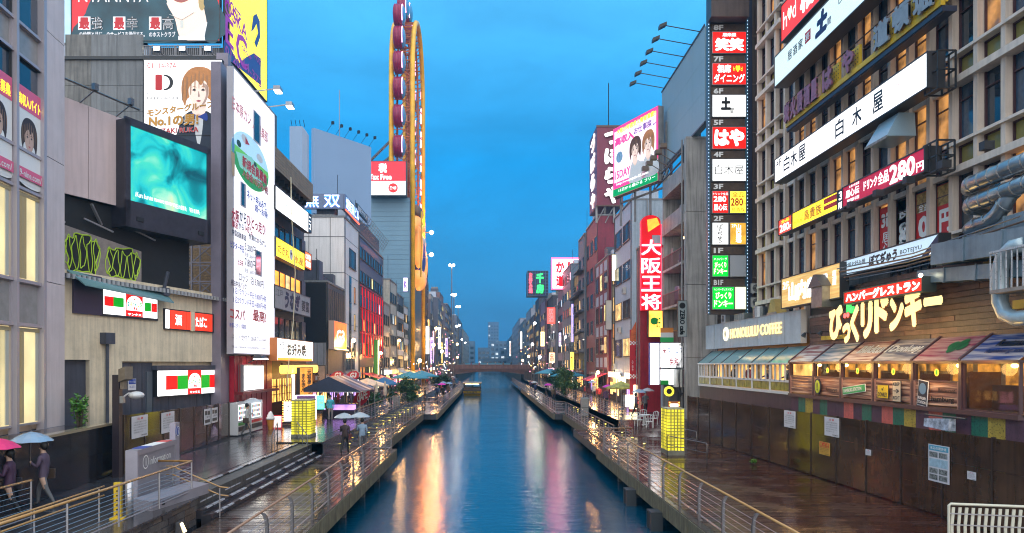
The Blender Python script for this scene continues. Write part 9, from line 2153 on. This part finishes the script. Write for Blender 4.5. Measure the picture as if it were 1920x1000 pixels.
# -- yellow river boat
def boat():
 Y=126;x=wx(885,Y);t=thing('river_boat','small yellow flat roofed sightseeing boat moored near the bridge','boat',(x,Y,-1.05),0)
 ym=mat('boat_yellow',(.80,.50,.01),.35,var=.15);W=1.65
 MB().hexa([(-W+.2,0,0),(W-.2,0,0),(W-.2,9,0),(-W+.2,9,0),(-W,-.6,1.0),(W,-.6,1.0),(W,9.5,1.0),(-W,9.5,1.0)]).build('hull',ym,t)
 MB().box(-W-.03,W+.03,-.66,9.5,.9,1.02).box(-W-.03,W+.03,-.63,9.5,.35,.42).build('rubbing_strake',M_BLK,t)
 for xx in(-W+.15,0,W-.15):
  for y in(.2,3,6,9):MB().box(xx-.04,xx+.04,y-.04,y+.04,1.0,2.2).build('roof_post',M_BLK,t)
 MB().box(-W-.05,W+.05,-.3,9.3,2.2,2.32).build('roof',mat('boat_roof',(.30,.22,.08),.4),t);MB().box(-W+.2,W-.2,.5,9,1.05,1.4).build('seats',mat('boat_seat',(.12,.08,.05),.6),t);MB().box(-1.2,1.2,.4,.45,2.0,2.15).build('cabin_lamp',glow('boat_lamp',(1,.75,.4),5),t)
 MB().tube([(-.0,1,2.32),(0,1,3.4)],.04,5).build('mast',M_STEEL,t);text(t,'とんぼり',-.9,.9,.48,.85,-.7,BLACKPR,bold=.03)
boat()
# -- people with umbrellas
PM={}
def body_mesh(pose):
 """one continuous clothed figure grown from a skeleton; materials by height: shoes, trousers, coat, hands and head"""
 if pose in PM:return PM[pose]
 walk=pose.startswith('walk');s=.30 if walk else .06
 J=[((0,0,.98),.15),((0,.01,1.15),.14),((0,.01,1.35),.17),((0,0,1.47),.11),((0,-.01,1.54),.055),((0,-.02,1.62),.085),((0,-.02,1.72),.085)]
 E=[(0,1),(1,2),(2,3),(3,4),(4,5),(5,6)]
 def chain(start,pts):
  p=start
  for c,r in pts:J.append((c,r));E.append((p,len(J)-1));p=len(J)-1
 chain(0,[((-.10,0,.88),.11),((-.11,-s*.55,.52),.075),((-.11,-s*.7+.02,.12),.045),((-.11,-s*.75,.05),.045),((-.11,-s*.75-.16,.035),.035)])
 chain(0,[((.10,0,.88),.11),((.11,s*.35,.52),.075),((.11,s*1.0,.16),.045),((.11,s*1.05,.06),.045),((.11,s*1.05-.15,.035),.035)])
 chain(2,[((-.20,0,1.40),.07),((-.25,.03,1.12),.05),((-.22,-.10,.90),.035),((-.21,-.14,.82),.035)])
 if 'umb' in pose:chain(2,[((.20,0,1.40),.07),((.26,-.05,1.14),.05),((.16,-.24,1.24),.036),((.13,-.28,1.30),.035)])
 else:chain(2,[((.20,0,1.40),.07),((.25,.04,1.12),.05),((.23,.02,.90),.035),((.22,0,.82),.035)])
 me=bpy.data.meshes.new('body');me.from_pydata([j[0]for j in J],E,[])
 o=bpy.data.objects.new('body',me);COL.objects.link(o)
 o.modifiers.new('skin','SKIN');sub=o.modifiers.new('sub','SUBSURF');sub.levels=1;sub.render_levels=1
 for k,v in enumerate(me.skin_vertices[0].data):v.radius=(J[k][1],J[k][1]*(.72 if k in(0,1,2)else 1));v.use_root=(k==0)
 dg=bpy.context.evaluated_depsgraph_get();out=bpy.data.meshes.new_from_object(o.evaluated_get(dg));bpy.data.objects.remove(o)
 for p in out.polygons:p.use_smooth=True
 PM[pose]=out;return out
HEADM=None
def person(label,x,y,z,face,pose,coat,legs,group=None,umb=None,tilt=(0,0),scale=1.):
 global HEADM
 t=thing('person',label,'person',(x,y,z),R(face),group);t.scale=(scale,)*3
 me=body_mesh(pose).copy();cm=mat('coat_%s'%(str(coat)),coat,.7,var=.2,vscale=5);lm=mat('trousers_%s'%(str(legs)),legs,.7);sk=mat('skin',(.48,.30,.22),.55);sh=mat('shoes',(.03,.03,.03),.5)
 for m in(cm,lm,sk,sh):me.materials.append(m)
 for p in me.polygons:
  c=p.center;p.material_index=2 if c.z>1.50 or(c.z<.87 and abs(c.x)>.17)or('umb' in pose and c.x>.09 and c.y<-.24 and c.z>1.2)else 0 if c.z>.86 else 1 if c.z>.09 else 3
 put(me,'body',t)
 if HEADM is None:
  HEADM=(MB().ball((0,.02,1.70),(.10,.115,.13),12,8).mesh('hair',mat('black_hair',(.012,.01,.01),.5),True),
 MB().ball((-.035,-.105,1.67),.012,6,4).ball((.035,-.105,1.67),.012,6,4).mesh('eyes',BLACKPR),MB().hexa([(-.012,-.105,1.62),(.012,-.105,1.62),(.012,-.09,1.62),(-.012,-.09,1.62),(-.006,-.125,1.625),(.006,-.125,1.625),(.006,-.09,1.66),(-.006,-.09,1.66)]).mesh('nose',sk))
 for m_,n_ in zip(HEADM,('hair','eyes','nose')):put(m_,n_,t)
 MB().box(-.33,-.25,-.12,.18,.74,1.02).tube([(-.29,.03,1.0),(-.2,.02,1.43),(-.0,.03,1.50)],.012,5).build('bag',mat('bag_%d'%(int(abs(x*7))%3),[(.05,.03,.02),(.12,.02,.02),(.02,.02,.03)][int(abs(x*7))%3],.5),t)
 if umb is not None:
  u=thing('umbrella',umb[1],'umbrella',(x,y,z),R(face),'umbrellas of the passers-by');u.scale=(scale,)*3
  k=8;r=.56;h=2.12;mb=MB();rb=MB();cx,cy_=.12+tilt[0],-.26+tilt[1]
  rings=[(0,h),(.35,h-.05),(.7,h-.14),(1,h-.27)]
  i0=0
  for j,(rr,zz)in enumerate(rings):
   for q in range(k*2):
    a=2*math.pi*q/(k*2);sc=(1 if q%2==0 else .965)*rr*r;mb.v.append((cx+sc*math.cos(a),cy_+sc*math.sin(a),zz+(0 if q%2==0 else .012*rr)))
  for j in range(3):
   for q in range(k*2):
    a_=j*k*2+q;b_=j*k*2+(q+1)%(k*2);mb.f.append((a_,b_,b_+k*2,a_+k*2));mb.mi.append(0)
  mb.build('canopy',umb[0],u)
  rb.tube([(.13,-.28,1.16),(.13,-.28,1.3),(cx,cy_,h+.06)],.009,6)
  for q in range(k):a=2*math.pi*q/k;rb.tube([(cx,cy_,h-.02),(cx+.5*r*math.cos(a),cy_+.5*r*math.sin(a),h-.1),(cx+r*math.cos(a),cy_+r*math.sin(a),h-.275)],.005,4)
  rb.build('shaft_and_ribs',M_STEEL,u)
 return t
def people():
 cl=mat('clear_umbrella_vinyl',(.72,.78,.85),.12,alpha=.55,spec=.8);cl2=mat('bluish_umbrella_vinyl',(.30,.45,.65),.15,alpha=.7,spec=.8);pk=mat('pink_umbrella_cloth',(.62,.02,.14),.5);gr=mat('silver_umbrella_cloth',(.42,.44,.46),.4);pu=mat('magenta_umbrella_cloth',(.6,.02,.4),.5);bk=mat('dark_umbrella_cloth',(.03,.04,.08),.5)
 BL,GY,PU,RD,WH,NV,BR=(.015,.015,.02),(.12,.12,.13),(.13,.06,.14),(.35,.03,.04),(.5,.5,.5),(.02,.04,.12),(.15,.09,.05)
 # left foreground walkers
 person('passer-by in a violet coat under a pink umbrella at the left edge',-12.35,17.9,UP,-75,'walk_umb',(.06,.025,.06),BL,None,(pk,'pink umbrella at the left edge'),scale=1.0)
 person('passer-by in a grey coat under the silver umbrella at the left edge',-11.95,16.3,UP,-80,'walk_umb',(.07,.06,.07),BR,None,(gr,'silver grey umbrella in front of the pink one'))
 person('passer-by in a mauve coat under the bluish umbrella by the granite wall',-12.5,19.5,UP,-80,'walk_umb',(.09,.06,.10),GY,None,(cl2,'bluish translucent umbrella by the granite wall'))
 # pair on the left boardwalk
 person('passer-by in dark clothes with a clear umbrella left of the pair on the boardwalk',-7.55,36.6,0,175,'walk_umb',(.05,.03,.03),BL,None,(cl,'clear umbrella, left of the pair on the left boardwalk'))
 person('passer-by in a pale blue jacket with a clear umbrella right of the pair',-6.75,37.2,0,190,'walk_umb',(.25,.35,.48),GY,None,(cl,'clear umbrella, right of the pair on the left boardwalk'))
 person('passer-by in a white top near the vending machines under a pale umbrella',-13.4,38.6,UP,100,'walk_umb',WH,GY,None,(cl,'pale clear umbrella by the vending machines'))
 person('person in a turquoise shirt standing at the striped tent',-11.2,49.3,UP,20,'stand',(.05,.4,.5),(.3,.25,.25))
 person('person in white standing at the back of the striped tent',-11.7,51,UP,-30,'stand',WH,BL)
 person('passer-by with a pale umbrella in front of the right shops',11.2,52.5,UP,90,'walk_umb',(.12,.1,.14),BL,None,(cl2,'pale bluish umbrella in front of the right shops'))
 person('passer-by under the magenta umbrella on the left far landing',-6.0,92,0,180,'walk_umb',BL,BL,None,(pu,'magenta umbrella on the left far landing'),scale=1.05)
 person('passer-by under a dark umbrella beside the magenta one',-6.9,93.5,0,170,'walk_umb',NV,BL,None,(bk,'dark umbrella beside the magenta one'))
 rnd=random.Random(12);cs=[BL,GY,PU,RD,WH,NV,BR]
 cw=['black','grey','violet','red','white','navy','brown']
 places=[(-11.0,64,'by the navy tent'),(-10.2,68,'by the cream tent'),(-12.0,73,'near the blue tent'),(-7.0,104,'on the far left landing'),(-6.2,112,'at the far left rail'),(-7.4,120,'near the moored boat'),(-10.5,84,'below the near teal parasol'),(-11.6,95,'below the far teal parasol'),(-6.6,135,'before the bridge on the left'),(-7.5,150,'nearest the bridge on the left'),
 (11.5,72,'by the right shop fronts'),(12.2,80,'by the red awning'),(10.8,92,'beside the right teal parasol'),(8.3,88,'on the right landing'),(7.8,93,'farther on the right landing'),(11.6,110,'beyond the right bush'),(8.0,130,'on the right quay before the bridge'),
 (-12.6,58.5,'behind the striped tent'),(-10.6,60.5,'at the promenade railing beyond the tent'),(-13.2,66,'at the bar front past the tents'),(-9.6,79,'leaning near the left bush'),(-12.4,88,'at the red lit building'),(-10.4,104,'under the far left parasols'),(-12.8,114,'by the striped awning'),(-11.0,126,'at the foot of the wheel'),(-12.4,140,'in front of the store between the wheel legs'),(-10.2,146,'beyond the wheel foot'),(-5.8,101,'farther on the far left landing'),(-7.8,86,'at the start of the far left landing'),
 (12.6,55.5,'at the white shop panels'),(11.0,64.5,'between the lanterns on the right'),(10.6,76,'at the right promenade railing'),(12.4,100,'beside the mustard block'),(7.2,106,'at the far right rail'),(11.2,134,'under the violet block')]
 for k,(x,y,w)in enumerate(places):
  c=k%7;um=(bk,cl,pu,cl2)[k%4]if k%3!=1 else None
  person('passer-by in %s clothes %s'%(cw[c],w),x,y,UP if abs(x)>9 else 0,rnd.choice((0,180,90)),'walk_umb' if um else 'stand',cs[c],BL,'passers-by on the promenades',(um,'%s umbrella carried %s'%({0:'dark',1:'clear',2:'magenta',3:'bluish'}[k%4],w))if um else None)
 for k in range(9):
  person('pedestrian %s on the brown bridge'%['at the left end','near the left end','left of the arch','over the left arch','at the middle','over the right arch','right of the arch','near the right end','at the right end'][k],-9+k*2.2,191+k%2,3.45,rnd.choice((0,90,-90)),'stand',cs[k%7],BL,'pedestrians on the bridge')
people()
# -- the damp air
def haze():
 m=bpy.data.materials.new('damp_air');m.use_nodes=True;n=m.node_tree.nodes;l=m.node_tree.links;n.clear()
 out=n.new('ShaderNodeOutputMaterial');v=n.new('ShaderNodeVolumePrincipled');v.inputs['Density'].default_value=HAZE;v.inputs['Color'].default_value=(.14,.50,.88,1);v.inputs['Anisotropy'].default_value=.2
 l.new(v.outputs[0],out.inputs['Volume'])
 o=MB().box(-950,950,-60,2700,-5.5,90).build('haze',m);o['kind']='stuff'
HAZE=.00055
haze()
